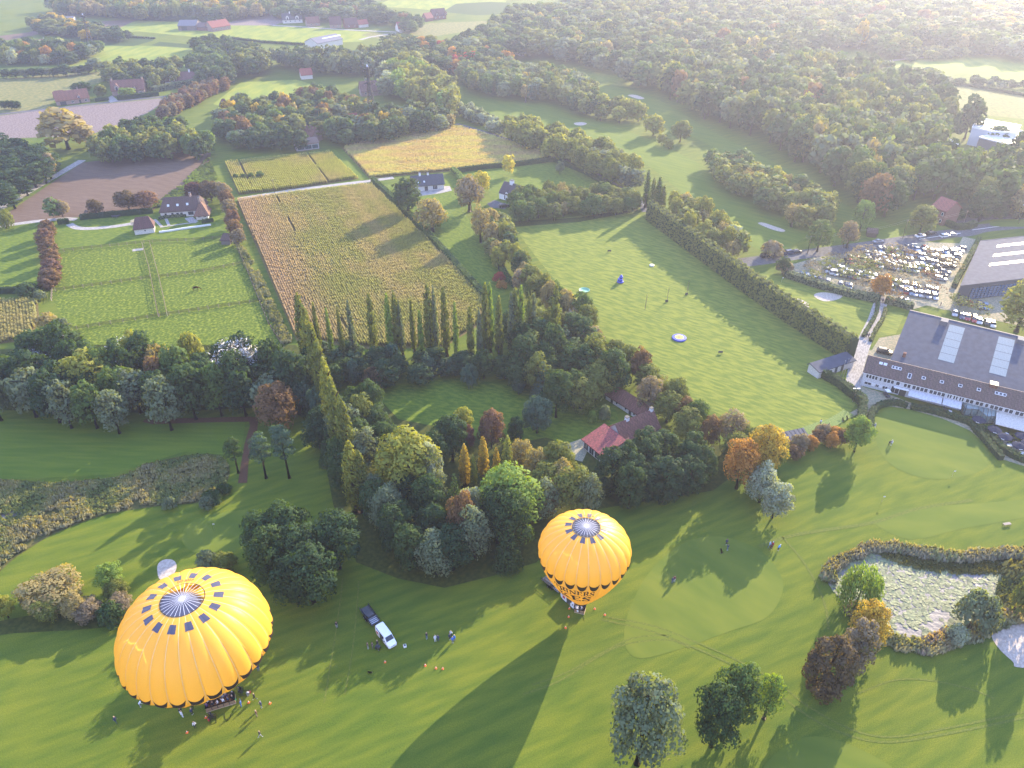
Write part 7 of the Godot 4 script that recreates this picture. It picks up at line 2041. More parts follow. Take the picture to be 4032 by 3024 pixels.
# ---- people: one continuous skin per figure, meshed from a field round the bones
func skeleton(pose: String) -> Array:
	var sway := 0.0
	var chest := Vector3(0, 1.30, 0)
	var head := Vector3(0, 1.62, 0.02)
	var arm := [[Vector3(0.26, 1.12, -0.03), Vector3(0.24, 0.88, 0.07)], [Vector3(0.26, 1.12, -0.03), Vector3(0.24, 0.88, 0.07)]]
	var knee := [Vector3(0.10, 0.50, 0.03), Vector3(0.10, 0.50, 0.03)]
	var foot := [Vector3(0.11, 0.08, 0), Vector3(0.11, 0.08, 0)]
	match pose:
		"phone":
			arm = [[Vector3(0.27, 1.17, 0.17), Vector3(0.09, 1.46, 0.30)], [Vector3(0.27, 1.17, 0.17), Vector3(0.09, 1.46, 0.30)]]
		"hips":
			arm = [[Vector3(0.38, 1.17, -0.08), Vector3(0.19, 1.00, 0.08)], [Vector3(0.26, 1.12, -0.03), Vector3(0.22, 0.9, 0.12)]]
		"walk":
			knee = [Vector3(0.10, 0.52, 0.16), Vector3(0.10, 0.50, -0.06)]
			foot = [Vector3(0.10, 0.08, 0.26), Vector3(0.10, 0.12, -0.36)]
			arm = [[Vector3(0.25, 1.13, -0.12), Vector3(0.23, 0.90, -0.06)], [Vector3(0.25, 1.13, 0.10), Vector3(0.22, 0.93, 0.26)]]
		"bend":
			chest = Vector3(0, 1.20, 0.20)
			head = Vector3(0, 1.40, 0.46)
			arm = [[Vector3(0.24, 1.02, 0.36), Vector3(0.16, 0.80, 0.50)], [Vector3(0.24, 1.02, 0.36), Vector3(0.16, 0.80, 0.50)]]
		"wave":
			arm = [[Vector3(0.34, 1.48, 0.02), Vector3(0.30, 1.78, 0.08)], [Vector3(0.26, 1.12, -0.03), Vector3(0.24, 0.88, 0.07)]]
		"carry":
			arm = [[Vector3(0.26, 1.12, 0.02), Vector3(0.17, 1.05, 0.28)], [Vector3(0.26, 1.12, 0.02), Vector3(0.17, 1.05, 0.28)]]
	var up := (chest - Vector3(0, 0.95, 0)).normalized()
	var sh := chest + up * 0.12
	var b := [[Vector3(0, 0.95, 0), chest, 0.145, 0.165, 2], [sh + Vector3(-0.15, 0, 0), sh + Vector3(0.15, 0, 0), 0.075, 0.075, 2], [sh, head - up * 0.1, 0.06, 0.058, 0], [head - up * 0.02, head + up * 0.07, 0.092, 0.10, 0], [head + up * 0.08 - Vector3(0, 0, 0.03), head + up * 0.10, 0.104, 0.098, 1], [head + Vector3(0, -0.01, 0.09), head + Vector3(0, 0.01, 0.10), 0.022, 0.018, 0], [Vector3(-0.07, 0.93, 0), Vector3(0.07, 0.93, 0), 0.125, 0.125, 3]]
	for i in 2:
		var s := Vector3(1 if i else -1, 1, 1)
		var el: Vector3 = arm[i][0] * s
		var wr: Vector3 = arm[i][1] * s
		b.append([sh + Vector3(0.19 * s.x, -0.02, 0), el, 0.056, 0.045, 2])
		b.append([el, wr, 0.043, 0.033, 2])
		b.append([wr, wr + (wr - el).normalized() * 0.12, 0.038, 0.03, 0])
		b.append([Vector3(0.085 * s.x, 0.90, 0), knee[i] * s, 0.092, 0.064, 3])
		b.append([knee[i] * s, foot[i] * s, 0.062, 0.046, 3])
		b.append([foot[i] * s - Vector3(0, 0.03, 0.04), foot[i] * s + Vector3(0.01 * s.x, -0.04, 0.14), 0.042, 0.038, 4])
	return b


func body_of(pose: String) -> Dictionary:
	if bodies.has(pose):
		return bodies[pose]
	var c := 0.05
	var nx := 24
	var ny := 42
	var nz := 28
	var org := Vector3(-0.6, -0.05, -0.62)
	var f := PackedFloat32Array()
	var who := PackedInt32Array()
	var best := PackedFloat32Array()
	f.resize(nx * ny * nz)
	f.fill(0.3)
	best.resize(nx * ny * nz)
	best.fill(9.0)
	who.resize(nx * ny * nz)
	for e in skeleton(pose):
		var a: Vector3 = e[0]
		var b: Vector3 = e[1]
		var r := maxf(e[2], e[3]) + 0.16
		var lo := ((a.min(b) - Vector3.ONE * r - org) / c).floor().max(Vector3.ZERO)
		var hi := ((a.max(b) + Vector3.ONE * r - org) / c).ceil().min(Vector3(nx - 1, ny - 1, nz - 1))
		var ab := b - a
		var l2 := maxf(ab.length_squared(), 1e-6)
		for x in range(int(lo.x), int(hi.x) + 1):
			for y in range(int(lo.y), int(hi.y) + 1):
				for z in range(int(lo.z), int(hi.z) + 1):
					var p := org + Vector3(x, y, z) * c
					var t := clampf((p - a).dot(ab) / l2, 0, 1)
					var d := p.distance_to(a + ab * t) - lerpf(e[2], e[3], t)
					var k := (x * ny + y) * nz + z
					if d < best[k]:
						best[k] = d
						who[k] = e[4]
					var h := maxf(0.05 - absf(f[k] - d), 0) / 0.05
					f[k] = minf(f[k], d) - h * h * 0.0125
	var at := {}
	var v := PackedVector3Array()
	var part := PackedInt32Array()
	for x in nx - 1:
		for y in ny - 1:
			for z in nz - 1:
				var s := Vector3.ZERO
				var n := 0
				var k := (x * ny + y) * nz + z
				var ins := 0
				for q in 8:
					if f[k + (q & 1) * ny * nz + ((q >> 1) & 1) * nz + (q >> 2)] < 0:
						ins += 1
				if ins == 0 or ins == 8:
					continue
				for q in 8:
					for ax in 3:
						if q & (1 << ax):
							continue
						var q2 := q | (1 << ax)
						var fa := f[k + (q & 1) * ny * nz + ((q >> 1) & 1) * nz + (q >> 2)]
						var fb := f[k + (q2 & 1) * ny * nz + ((q2 >> 1) & 1) * nz + (q2 >> 2)]
						if (fa < 0) != (fb < 0):
							var t := fa / (fa - fb)
							s += Vector3(q & 1, (q >> 1) & 1, q >> 2).lerp(Vector3(q2 & 1, (q2 >> 1) & 1, q2 >> 2), t)
							n += 1
				at[k] = v.size()
				v.append(org + (Vector3(x, y, z) + s / n) * c)
				part.append(who[k + (ny * nz if s.x / n > 0.5 else 0) + (nz if s.y / n > 0.5 else 0) + (1 if s.z / n > 0.5 else 0)])
	var ix := PackedInt32Array()
	var st := [ny * nz, nz, 1]
	for x in range(1, nx - 1):
		for y in range(1, ny - 1):
			for z in range(1, nz - 1):
				var k := (x * ny + y) * nz + z
				for ax in 3:
					if (f[k] < 0) == (f[k + st[ax]] < 0):
						continue
					var u: int = st[(ax + 1) % 3]
					var w: int = st[(ax + 2) % 3]
					var q := [at[k], at[k - u], at[k - u - w], at[k - w]]
					if f[k] < 0:
						ix.append_array(PackedInt32Array([q[0], q[2], q[1], q[0], q[3], q[2]]))
					else:
						ix.append_array(PackedInt32Array([q[0], q[1], q[2], q[0], q[2], q[3]]))
	var nn := PackedVector3Array()
	nn.resize(v.size())
	for i in range(0, ix.size(), 3):
		var g := (v[ix[i + 2]] - v[ix[i]]).cross(v[ix[i + 1]] - v[ix[i]])
		for j in 3:
			nn[ix[i + j]] += g
	for i in nn.size():
		nn[i] = nn[i].normalized()
	bodies[pose] = {"v": v, "n": nn, "ix": ix, "part": part}
	return bodies[pose]


func person(label: String, x: float, z: float, turn: float, pose: String, hair: Color, top: Color, legs: Color, shoes := Color(0.03, 0.03, 0.03), y := 0.0, tall := 1.0) -> void:
	var b := body_of(pose)
	var m := Mesher.new()
	m.v = b.v
	m.n = b.n
	m.ix = b.ix
	var tone := [Color(0.46, 0.27, 0.19), hair, top, legs, shoes]
	m.uv.resize(m.v.size())
	for p in b.part:
		m.c.append(tone[p])
	var skin := mat("clothed figure", Color.WHITE, 0.85)
	skin.vertex_color_use_as_albedo = true
	var o := obj("person", m.done(), skin)
	o.position = Vector3(x, y, z)
	o.rotation.y = turn
	o.scale = Vector3.ONE * 1.06 * tall
	tag(o, label, "person")


func people_and_gear() -> void:
	var k := Color(0.018, 0.018, 0.022)
	var w := Color(0.62, 0.63, 0.66)
	var navy := Color(0.03, 0.045, 0.09)
	var blue := Color(0.05, 0.12, 0.36)
	var jean := Color(0.08, 0.12, 0.20)
	var grey := Color(0.26, 0.27, 0.29)
	var blond := Color(0.40, 0.30, 0.16)
	var dark := Color(0.05, 0.035, 0.025)
	var red := Color(0.40, 0.04, 0.04)
	for p in [
		["person in white top bending down, alone left of the large balloon's basket", -66.58, -81.83, 2.0, "bend", blond, w, grey, w],
		["person in dark clothes walking at the far left below the large balloon", -69.6, -78.78, 1.2, "walk", blond, navy, navy, k],
		["person in white trousers holding something dark, left of the large basket", -58.72, -80.38, 0.4, "carry", dark, k, w, w],
		["person all in white before the one carrying something dark, left of the basket", -58.29, -79.84, 2.6, "stand", blond, w, w, w],
		["person with long dark hair in black, back row of the pair left of the basket", -57, -81.46, 0.2, "phone", dark, k, k, k],
		["person in dark top with white boots, front of the pair left of the basket", -56.75, -80.38, 1.0, "carry", blond, navy, k, w],
		["person in white shirt with arms raised, in front of the large basket's left", -55.34, -77.81, 0.6, "phone", blond, w, k, k],
		["person in black holding a fan frame behind the large basket's right", -49.49, -85.09, -0.6, "bend", dark, k, k, k],
		["person in pale grey leaning over beside a red canister, right of the large basket", -47.93, -84.05, 0.8, "bend", w, grey, grey, grey],
		["person in black with white shoes, right of the red canister", -46.46, -83.3, -1.0, "walk", blond, k, k, w],
		["tall person in a blue overall pointing at the large basket", -48.48, -81.92, -1.4, "wave", dark, blue, blue, navy],
		["person in dark jacket filming, between two orange cones on the right", -44.82, -81.74, -1.0, "phone", grey, navy, navy, w],
		["person in brown jacket and bare legs right of the large basket", -45.17, -79.98, -0.8, "hips", blond, Color(0.16, 0.09, 0.05), Color(0.36, 0.24, 0.17), k],
		["person in black top and grey trousers striding at lower centre-left", -43.49, -76.05, 2.2, "walk", blond, k, grey, w],
		["person in blue half behind the large balloon's right edge", -47.42, -89.28, 0.5, "stand", blond, navy, jean, k],
		["person standing alone on the dark grass left of the white van", -34.62, -99.09, 0.4, "stand", dark, k, grey, k],
		["person in dark clothes bending over the fan in front of the large basket", -53.34, -80.02, 0.2, "bend", dark, k, k, k],
		["person in dark top and jeans with raised hand, between van and groups", -16.62, -96.51, 0.9, "wave", blond, k, jean, w],
		["person all in white standing next to one in navy", -14.9, -95.91, 0.5, "stand", blond, w, w, w],
		["person in navy beside the one all in white", -14.33, -95.97, -0.4, "stand", dark, navy, navy, k],
		["person in navy at the left of the group of four", -12.13, -96.34, 0.8, "stand", dark, navy, k, w],
		["person in white shirt at the back of the group of four", -11.9, -96.94, 2.8, "carry", blond, w, k, k],
		["person in bright blue jacket at the front of the group of four", -11.5, -95.54, 0.1, "stand", blond, Color(0.04, 0.16, 0.55), jean, w],
		["fair-haired person in blue jacket at the right of the group of four", -11.18, -95.97, -0.5, "stand", Color(0.55, 0.45, 0.25), Color(0.05, 0.17, 0.48), jean, k],
		["person in brown top and grey trousers, leftmost of three beside the van", -27.73, -94.21, 1.5, "stand", dark, Color(0.12, 0.09, 0.07), grey, w],
		["person in dull brown, middle of three beside the van", -26.84, -94.26, 1.5, "hips", dark, Color(0.10, 0.07, 0.06), Color(0.14, 0.11, 0.10), k],
		["person in black behind a pram beside the van", -25.93, -94.74, 1.5, "carry", blond, k, k, k],
		["person in dark clothes at the small basket's left corner, lower", 12.61, -103.4, 1.4, "wave", dark, k, k, k],
		["person in black leaning on the small basket's left side, upper", 12.53, -104.4, 1.2, "carry", dark, navy, k, k],
		["person in navy, left one of the pair on the grass right of the small balloon", 33.66, -110.5, 0.3, "stand", dark, navy, jean, k],
		["person in dark red top, right one of the pair right of the small balloon", 34.12, -110.8, -0.4, "stand", dark, Color(0.14, 0.04, 0.04), w, k],
		["golfer in navy with white shoes, farthest of three at the shaded green", 47.56, -121.5, 0.2, "stand", dark, navy, k, w],
		["golfer in navy shorts, middle of three at the shaded green", 47.41, -119.9, 0.8, "carry", dark, navy, jean, w],
		["golfer in pale blue shirt at the edge of the tree shadow", 56.81, -120.5, 2.2, "walk", w, Color(0.30, 0.42, 0.58), jean, w],
		["golfer in red jumper at the edge of the tree shadow", 57.47, -120.6, 2.6, "stand", w, red, k, k],
		["golfer in dark red pulling a trolley in front of the red jumper", 56.9, -119.9, 2.4, "walk", dark, Color(0.12, 0.03, 0.03), k, w],
		["golfer in bright blue shirt bending forward, rightmost of the sunlit four", 58.49, -119.7, 2.2, "bend", w, Color(0.08, 0.30, 0.60), k, w],
		["golfer in black on the practice green", 97.99, -156.9, 0.6, "bend", dark, k, k, k],
		["golfer in white shirt on the practice green", 98.48, -156.7, -0.3, "stand", w, w, grey, w],
		["golfer in grey beside the box hedge at the practice green", 96.94, -163.9, -0.4, "carry", w, grey, w, w],
		["golfer in white swinging a club on the range mats", 83.02, -165.6, 2.9, "carry", dark, w, k, k],
		["golfer in navy walking behind the range mats", 84.64, -164, 1.4, "walk", dark, navy, k, w],
		["left one of two people in black walking down the car park path", 113.1, -211.7, 0.2, "walk", dark, k, k, k],
		["right one of two people in black walking down the car park path", 113.6, -211.5, 0.2, "walk", dark, navy, k, k],
		["person in dark brown walking at the top of the car park path", 127.6, -235.1, 0.2, "walk", dark, Color(0.10, 0.05, 0.04), k, k],
		["person in dark clothes crossing the car park by the blue sign", 146.2, -232.4, 1.2, "walk", dark, k, k, w],
	]:
		person(p[0], p[1], p[2], p[3], p[4], p[5], p[6], p[7], p[8])
	# passengers: each stands inside a basket
	var r := RandomNumberGenerator.new()
	r.seed = 6
	var L := Vector2(-52.35, -82.47)
	var tops := [["white", w], ["black", k], ["grey", grey], ["navy", navy], ["white-and-grey", Color(0.5, 0.5, 0.52)], ["purple", Color(0.10, 0.05, 0.14)], ["black", k]]
	for i in 12:
		var lx := lerpf(-2.15, 2.15, (i % 6) / 5.0) + r.randf_range(-0.1, 0.1)
		var lz := -0.42 if i < 6 else 0.40
		var q := Vector3(lx, 0, lz).rotated(Vector3.UP, 0.36)
		var t: Array = tops[(i * 3 + i / 6) % 7]
		person("passenger with %s top in the large basket, %s from the left in its %s row" % [t[0], ordinal(i % 6 + 1), "back" if i < 6 else "front"], L.x + q.x, L.y + q.z, r.randf_range(-0.8, 0.8), "carry" if i % 3 else "wave", [dark, blond, grey][i % 3], t[1], k, k, 0.16, 0.97)
	var S := Vector2(13.77, -103.3)
	for i in 4:
		var q := Vector3([-0.7, 0.15, 0.8, -0.1][i], 0, [-0.3, -0.4, -0.2, 0.38][i]).rotated(Vector3.UP, -0.1)
		person("passenger with %s top in the small basket, %s" % [["black", "white", "navy", "black"][i], ["left back corner", "middle of the back", "right back corner", "front middle"][i]], S.x + q.x, S.y + q.z, r.randf_range(-0.6, 0.6), "wave" if i == 1 else "carry", dark, [k, w, navy, k][i], k, k, 0.16, 0.97)
	# cones
	var cone := Mesher.new()
	cone.box(Vector3(-0.24, 0, -0.24), Vector3(0.24, 0.05, 0.24))
	cone.lathe(Vector3(0, 0.05, 0), [Vector2(0.19, 0), Vector2(0.11, 0.32)], 10)
	var band := Mesher.new()
	band.lathe(Vector3(0, 0.05, 0), [Vector2(0.11, 0.32), Vector2(0.06, 0.58)], 10)
	var tip := Mesher.new()
	tip.lathe(Vector3(0, 0.05, 0), [Vector2(0.06, 0.58), Vector2(0.03, 0.72), Vector2(0.01, 0.72)], 10)
	var orange := mat("cone orange", lin(0.80, 0.16, 0.03), 0.5)
	var cone0: Node3D = null
	for c in [["left of the blue overall's person", -47.42, -82.66], ["far right of the large basket", -43.55, -82.52], ["left of the fan by the large basket", -54.16, -79.75], ["in front of the large balloon, lowest left", -56.49, -76.89], ["in front of the white van, leftmost of four", -24.01, -91.13], ["second from left of four in front of the van", -16.36, -90.38], ["third from left of four in front of the van", -14.28, -89.78], ["rightmost of four in front of the van", -12.99, -89.68], ["left of the small basket", 11.65, -103.8], ["right of the small basket", 16.76, -103.7], ["farther right of the small basket", 18.68, -102.2], ["in front of the small basket's left", 11.38, -101.7], ["below the small basket, lowest of five", 10.58, -99.03]]:
		var o: Node3D
		if cone0 == null:
			o = thing("traffic_cone", "", "traffic cone", 0, 0)
			obj("body", cone.done(), orange, o)
			obj("white_band", band.done(), mats["white paint"], o)
			obj("tip", tip.done(), orange, o)
			cone0 = o
		else:
			o = cone0.duplicate()
			o.name = numbered("traffic_cone")
			add_child(o)
		o.position = Vector3(c[1], 0, c[2])
		o.scale = Vector3.ONE * 0.85
		tag(o, "orange cone with white band, " + c[0], "traffic cone", "traffic cones round the balloons")
	# inflation fans: a ring guard, blades and a frame
	for s in [["black inflation fan on its frame in front of the large basket", -52.81, -79.4, 0.4], ["black inflation fan behind the large basket's right corner", -49.18, -84.62, 1.6]]:
		var o := thing("inflation_fan", s[0], "fan", s[1], s[2], s[3])
		var ring := Mesher.new()
		for i in 16:
			var a0 := TAU * i / 16
			var a1 := TAU * (i + 1) / 16
			for zz in [-0.15, 0.15]:
				ring.tube(Vector3(cos(a0) * 0.62, 0.8 + sin(a0) * 0.62, zz), Vector3(cos(a1) * 0.62, 0.8 + sin(a1) * 0.62, zz), 0.035, 0.035, 4)
			ring.tube(Vector3(0, 0.8, 0.15), Vector3(cos(a0) * 0.62, 0.8 + sin(a0) * 0.62, 0.15), 0.015, 0.015, 3)
		obj("guard", ring.done(), mat("grey steel", lin(0.22, 0.23, 0.25), 0.4, 0.5), o)
		for i in 4:
			var d := Vector3(cos(i * PI / 2), sin(i * PI / 2), 0)
			var e := Vector3(-d.y, d.x, 0.3) * 0.1
			var m := Mesher.new()
			m.quad(Vector3(0, 0.8, 0) - e, Vector3(0, 0.8, 0) + e, Vector3(0, 0.8, 0) + d * 0.56 + e, Vector3(0, 0.8, 0) + d * 0.56 - e)
			obj("blade", m.done(), mats["dark door"], o)
		box_part("engine", Vector3(-0.2, 0.35, -0.6), Vector3(0.2, 0.85, -0.2), mats["dark door"], o)
		var f := Mesher.new()
		for q in [[Vector3(-0.5, 0.06, -0.6), Vector3(-0.5, 0.06, 0.9)], [Vector3(0.5, 0.06, -0.6), Vector3(0.5, 0.06, 0.9)], [Vector3(-0.5, 0.06, 0.9), Vector3(0.5, 0.06, 0.9)], [Vector3(-0.5, 0.06, 0.1), Vector3(-0.4, 0.5, 0)], [Vector3(0.5, 0.06, 0.1), Vector3(0.4, 0.5, 0)]]:
			f.tube(q[0], q[1], 0.03, 0.03, 5)
		obj("frame", f.done(), mat("grey steel", lin(0.22, 0.23, 0.25), 0.4, 0.5), o)
	# canister, crate, green bag, pram, dog
	for s in [["red gas canister standing by the fan in front of the large basket", -53.41, -79.17, red], ["red canister beside the person in pale grey", -47.75, -84.62, red], ["small green canister at the large basket's right end", -49.93, -83.03, Color(0.10, 0.42, 0.16)]]:
		var o := thing("gas_canister", s[0], "canister", s[1], s[2])
		var m := Mesher.new()
		m.lathe(Vector3.ZERO, [Vector2(0.02, 0), Vector2(0.2, 0.02), Vector2(0.21, 0.5), Vector2(0.15, 0.62), Vector2(0.05, 0.66), Vector2(0.04, 0.74), Vector2(0.01, 0.75)], 12)
		var c: Color = s[3]
		obj("body", m.done(), mat("canister %d" % int(c.g * 100), c.linear_to_srgb(), 0.45), o)
		var v := Mesher.new()
		v.lathe(Vector3(0, 0.72, 0), [Vector2(0.09, 0), Vector2(0.09, 0.1), Vector2(0.01, 0.11)], 8)
		obj("valve", v.done(), mats["dark metal"], o)
	var crate := thing("crate", "small white crate with a dark lid in front of the white van", "crate", -20.67, -94.66, 0.4)
	box_part("box", Vector3(-0.28, 0, -0.28), Vector3(0.28, 0.42, 0.28), mats["white paint"], crate)
	box_part("lid", Vector3(-0.2, 0.42, -0.2), Vector3(0.2, 0.46, 0.2), mats["dark metal"], crate)
	var pram := thing("pram", "black pram pushed by a person beside the white van", "pram", -25.79, -94.1, 1.2)
	var pm := Mesher.new()
	pm.frustum(Vector3(-0.3, 0.45, -0.42), Vector3(0.3, 0.85, 0.42), -0.04, -0.04)
	obj("body", pm.done(), mats["dark door"], pram)
	var hood := Mesher.new()
	for i in 5:
		var a0 := PI * i / 10 + 0.2
		var a1 := PI * (i + 1) / 10 + 0.2
		hood.quad(Vector3(-0.32, 0.8 + sin(a0) * 0.42, 0.1 - cos(a0) * 0.42), Vector3(0.32, 0.8 + sin(a0) * 0.42, 0.1 - cos(a0) * 0.42), Vector3(0.32, 0.8 + sin(a1) * 0.42, 0.1 - cos(a1) * 0.42), Vector3(-0.32, 0.8 + sin(a1) * 0.42, 0.1 - cos(a1) * 0.42))
	obj("hood", hood.done(), mats["dark door"], pram)
	for s in [[-0.28, -0.35], [0.28, -0.35], [-0.28, 0.35], [0.28, 0.35]]:
		wheel(pram, Vector3(s[0], 0.16, s[1]), 0.16, 0.06)
	dog()


func dog() -> void:
	var m := Mesher.new()
	var k := Color(0.02, 0.02, 0.02)
	var w := Color(0.6, 0.6, 0.58)
	m.col = k
	m.lathe(Vector3.ZERO, [Vector2(0.01, 0)], 3)
	var ring := func(pts: Array) -> void:
		for i in pts.size() - 1:
			m.tube(pts[i][0], pts[i + 1][0], pts[i][1], pts[i + 1][1], 8)
	ring.call([[Vector3(0, 0.46, -0.34), 0.08], [Vector3(0, 0.46, -0.26), 0.13], [Vector3(0, 0.44, 0), 0.12], [Vector3(0, 0.45, 0.22), 0.15], [Vector3(0, 0.52, 0.34), 0.10], [Vector3(0, 0.62, 0.42), 0.09], [Vector3(0, 0.64, 0.50), 0.085]])
	m.col = w
	ring.call([[Vector3(0, 0.64, 0.50), 0.075], [Vector3(0, 0.61, 0.60), 0.045], [Vector3(0, 0.60, 0.64), 0.03]])
	for s in [-1, 1]:
		m.col = w
		ring.call([[Vector3(s * 0.08, 0.42, 0.24), 0.06], [Vector3(s * 0.08, 0.22, 0.22), 0.04], [Vector3(s * 0.08, 0.03, 0.25), 0.035]])
		ring.call([[Vector3(s * 0.08, 0.42, -0.26), 0.08], [Vector3(s * 0.09, 0.30, -0.20), 0.055], [Vector3(s * 0.09, 0.17, -0.34), 0.035], [Vector3(s * 0.09, 0.03, -0.30), 0.035]])
		m.col = k
		m.tri(Vector3(s * 0.03, 0.7, 0.46), Vector3(s * 0.09, 0.69, 0.44), Vector3(s * 0.07, 0.8, 0.44))
	ring.call([[Vector3(0, 0.48, -0.34), 0.03], [Vector3(0, 0.52, -0.50), 0.03], [Vector3(0, 0.60, -0.60), 0.015]])
	var fur := mat("dog fur", Color.WHITE, 0.9)
	fur.vertex_color_use_as_albedo = true
	var o := obj("dog", m.done(), fur)
	o.position = Vector3(-26.52, -88.68, 0).x * Vector3.RIGHT + Vector3(0, 0, Vector2(-26.52, -88.68).y)
	o.rotation.y = 1.3
	tag(o, "black and white dog walking on the dark grass below the van", "dog")


# ---- vehicles
func wheel(parent: Node3D, at: Vector3, r: float, w: float) -> void:
	var m := Mesher.new()
	m.tube(at - Vector3(w / 2, 0, 0), at + Vector3(w / 2, 0, 0), r, r, 12)
	m.tube(at - Vector3(w / 2, 0, 0), at - Vector3(w / 2 + 0.001, 0, 0), r, 0.0, 12)
	m.tube(at + Vector3(w / 2, 0, 0), at + Vector3(w / 2 + 0.001, 0, 0), r, 0.0, 12)
	var t := obj("wheel", m.done(), mat("tyre", lin(0.025, 0.025, 0.027), 0.8), parent)
	var h := Mesher.new()
	for s in [-1.0, 1.0]:
		h.tube(at + Vector3(s * w / 2, 0, 0), at + Vector3(s * (w / 2 + 0.02), 0, 0), r * 0.6, r * 0.5, 8)
		h.tube(at + Vector3(s * (w / 2 + 0.02), 0, 0), at + Vector3(s * (w / 2 + 0.021), 0, 0), r * 0.5, 0.0, 8)
	obj("rim", h.done(), mat("wheel rim", lin(0.35, 0.35, 0.37), 0.4, 0.6), t)


func loft(m: Mesher, s: Array) -> void:
	# s: cross-sections, each [z, [[half width, y], ...] from the sill up to the middle of the top]
	for i in s.size() - 1:
		var a: Array = s[i][1]
		var b: Array = s[i + 1][1]
		for j in a.size() - 1:
			for k in [-1.0, 1.0]:
				var p := Vector3(k * a[j][0], a[j][1], s[i][0])
				var q := Vector3(k * a[j + 1][0], a[j + 1][1], s[i][0])
				var r := Vector3(k * b[j + 1][0], b[j + 1][1], s[i + 1][0])
				var t := Vector3(k * b[j][0], b[j][1], s[i + 1][0])
				if k > 0:
					m.quad(p, q, r, t)
				else:
					m.quad(p, t, r, q)
	for e in [s[0], s[-1]]:
		var c: Array = e[1]
		for j in c.size() - 1:
			m.quad(Vector3(-c[j][0], c[j][1], e[0]), Vector3(c[j][0], c[j][1], e[0]), Vector3(c[j + 1][0], c[j + 1][1], e[0]), Vector3(-c[j + 1][0], c[j + 1][1], e[0]))


func car_proto(kind: String) -> Node3D:
	var o := Node3D.new()
	var L: float = {"hatchback": 4.1, "estate": 4.7, "off-roader": 4.7, "saloon": 4.6}[kind]
	var H: float = {"hatchback": 1.48, "estate": 1.50, "off-roader": 1.74, "saloon": 1.44}[kind]
	var b := 0.92 if kind != "off-roader" else 1.05
	var e := L / 2
	var m := Mesher.new()
	loft(m, [[-e, [[0.70, 0.35], [0.78, 0.6], [0.74, b - 0.06], [0, b - 0.02]]], [-e + 0.25, [[0.84, 0.25], [0.90, 0.6], [0.84, b], [0, b + 0.03]]], [0.0, [[0.86, 0.25], [0.91, 0.6], [0.86, b], [0, b + 0.02]]], [e - 1.2, [[0.86, 0.25], [0.91, 0.6], [0.84, b - 0.02], [0, b + 0.03]]], [e - 0.3, [[0.82, 0.25], [0.87, 0.55], [0.78, b - 0.16], [0, b - 0.10]]], [e, [[0.62, 0.32], [0.70, 0.5], [0.62, b - 0.30], [0, b - 0.26]]]])
	var back := -e + (0.15 if kind in ["estate", "off-roader", "hatchback"] else 0.75)
	var front := e - 1.15
	var rb := back + (0.35 if kind != "saloon" else 0.7)
	var rf := front - 0.75
	loft(m, [[rb, [[0.62, H - 0.03], [0.60, H], [0, H + 0.03]]], [rf, [[0.62, H - 0.03], [0.60, H], [0, H + 0.03]]]])
	obj("body", m.done(), mat("car silver", lin(0.42, 0.43, 0.45), 0.25, 0.4), o)
	var g := Mesher.new()
	var p := [Vector3(-0.84, b, back), Vector3(0.84, b, back), Vector3(0.84, b, front), Vector3(-0.84, b, front)]
	var q := [Vector3(-0.62, H - 0.02, rb), Vector3(0.62, H - 0.02, rb), Vector3(0.62, H - 0.02, rf), Vector3(-0.62, H - 0.02, rf)]
	for i in 4:
		var j := (i + 1) % 4
		g.quad(p[j], p[i], q[i], q[j])
	obj("windows", g.done(), mats["window glass"], o)
	var hl := Mesher.new()
	for s in [-1, 1]:
		hl.box(Vector3(s * 0.5 - 0.14, b - 0.42, e - 0.1), Vector3(s * 0.5 + 0.14, b - 0.28, e + 0.01))
	obj("headlights", hl.done(), mats["sky glass"], o)
	for s in [[-0.80, -e + 0.8], [0.80, -e + 0.8], [-0.80, e - 0.85], [0.80, e - 0.85]]:
		wheel(o, Vector3(s[0], 0.32, s[1]), 0.32, 0.2)
	return o


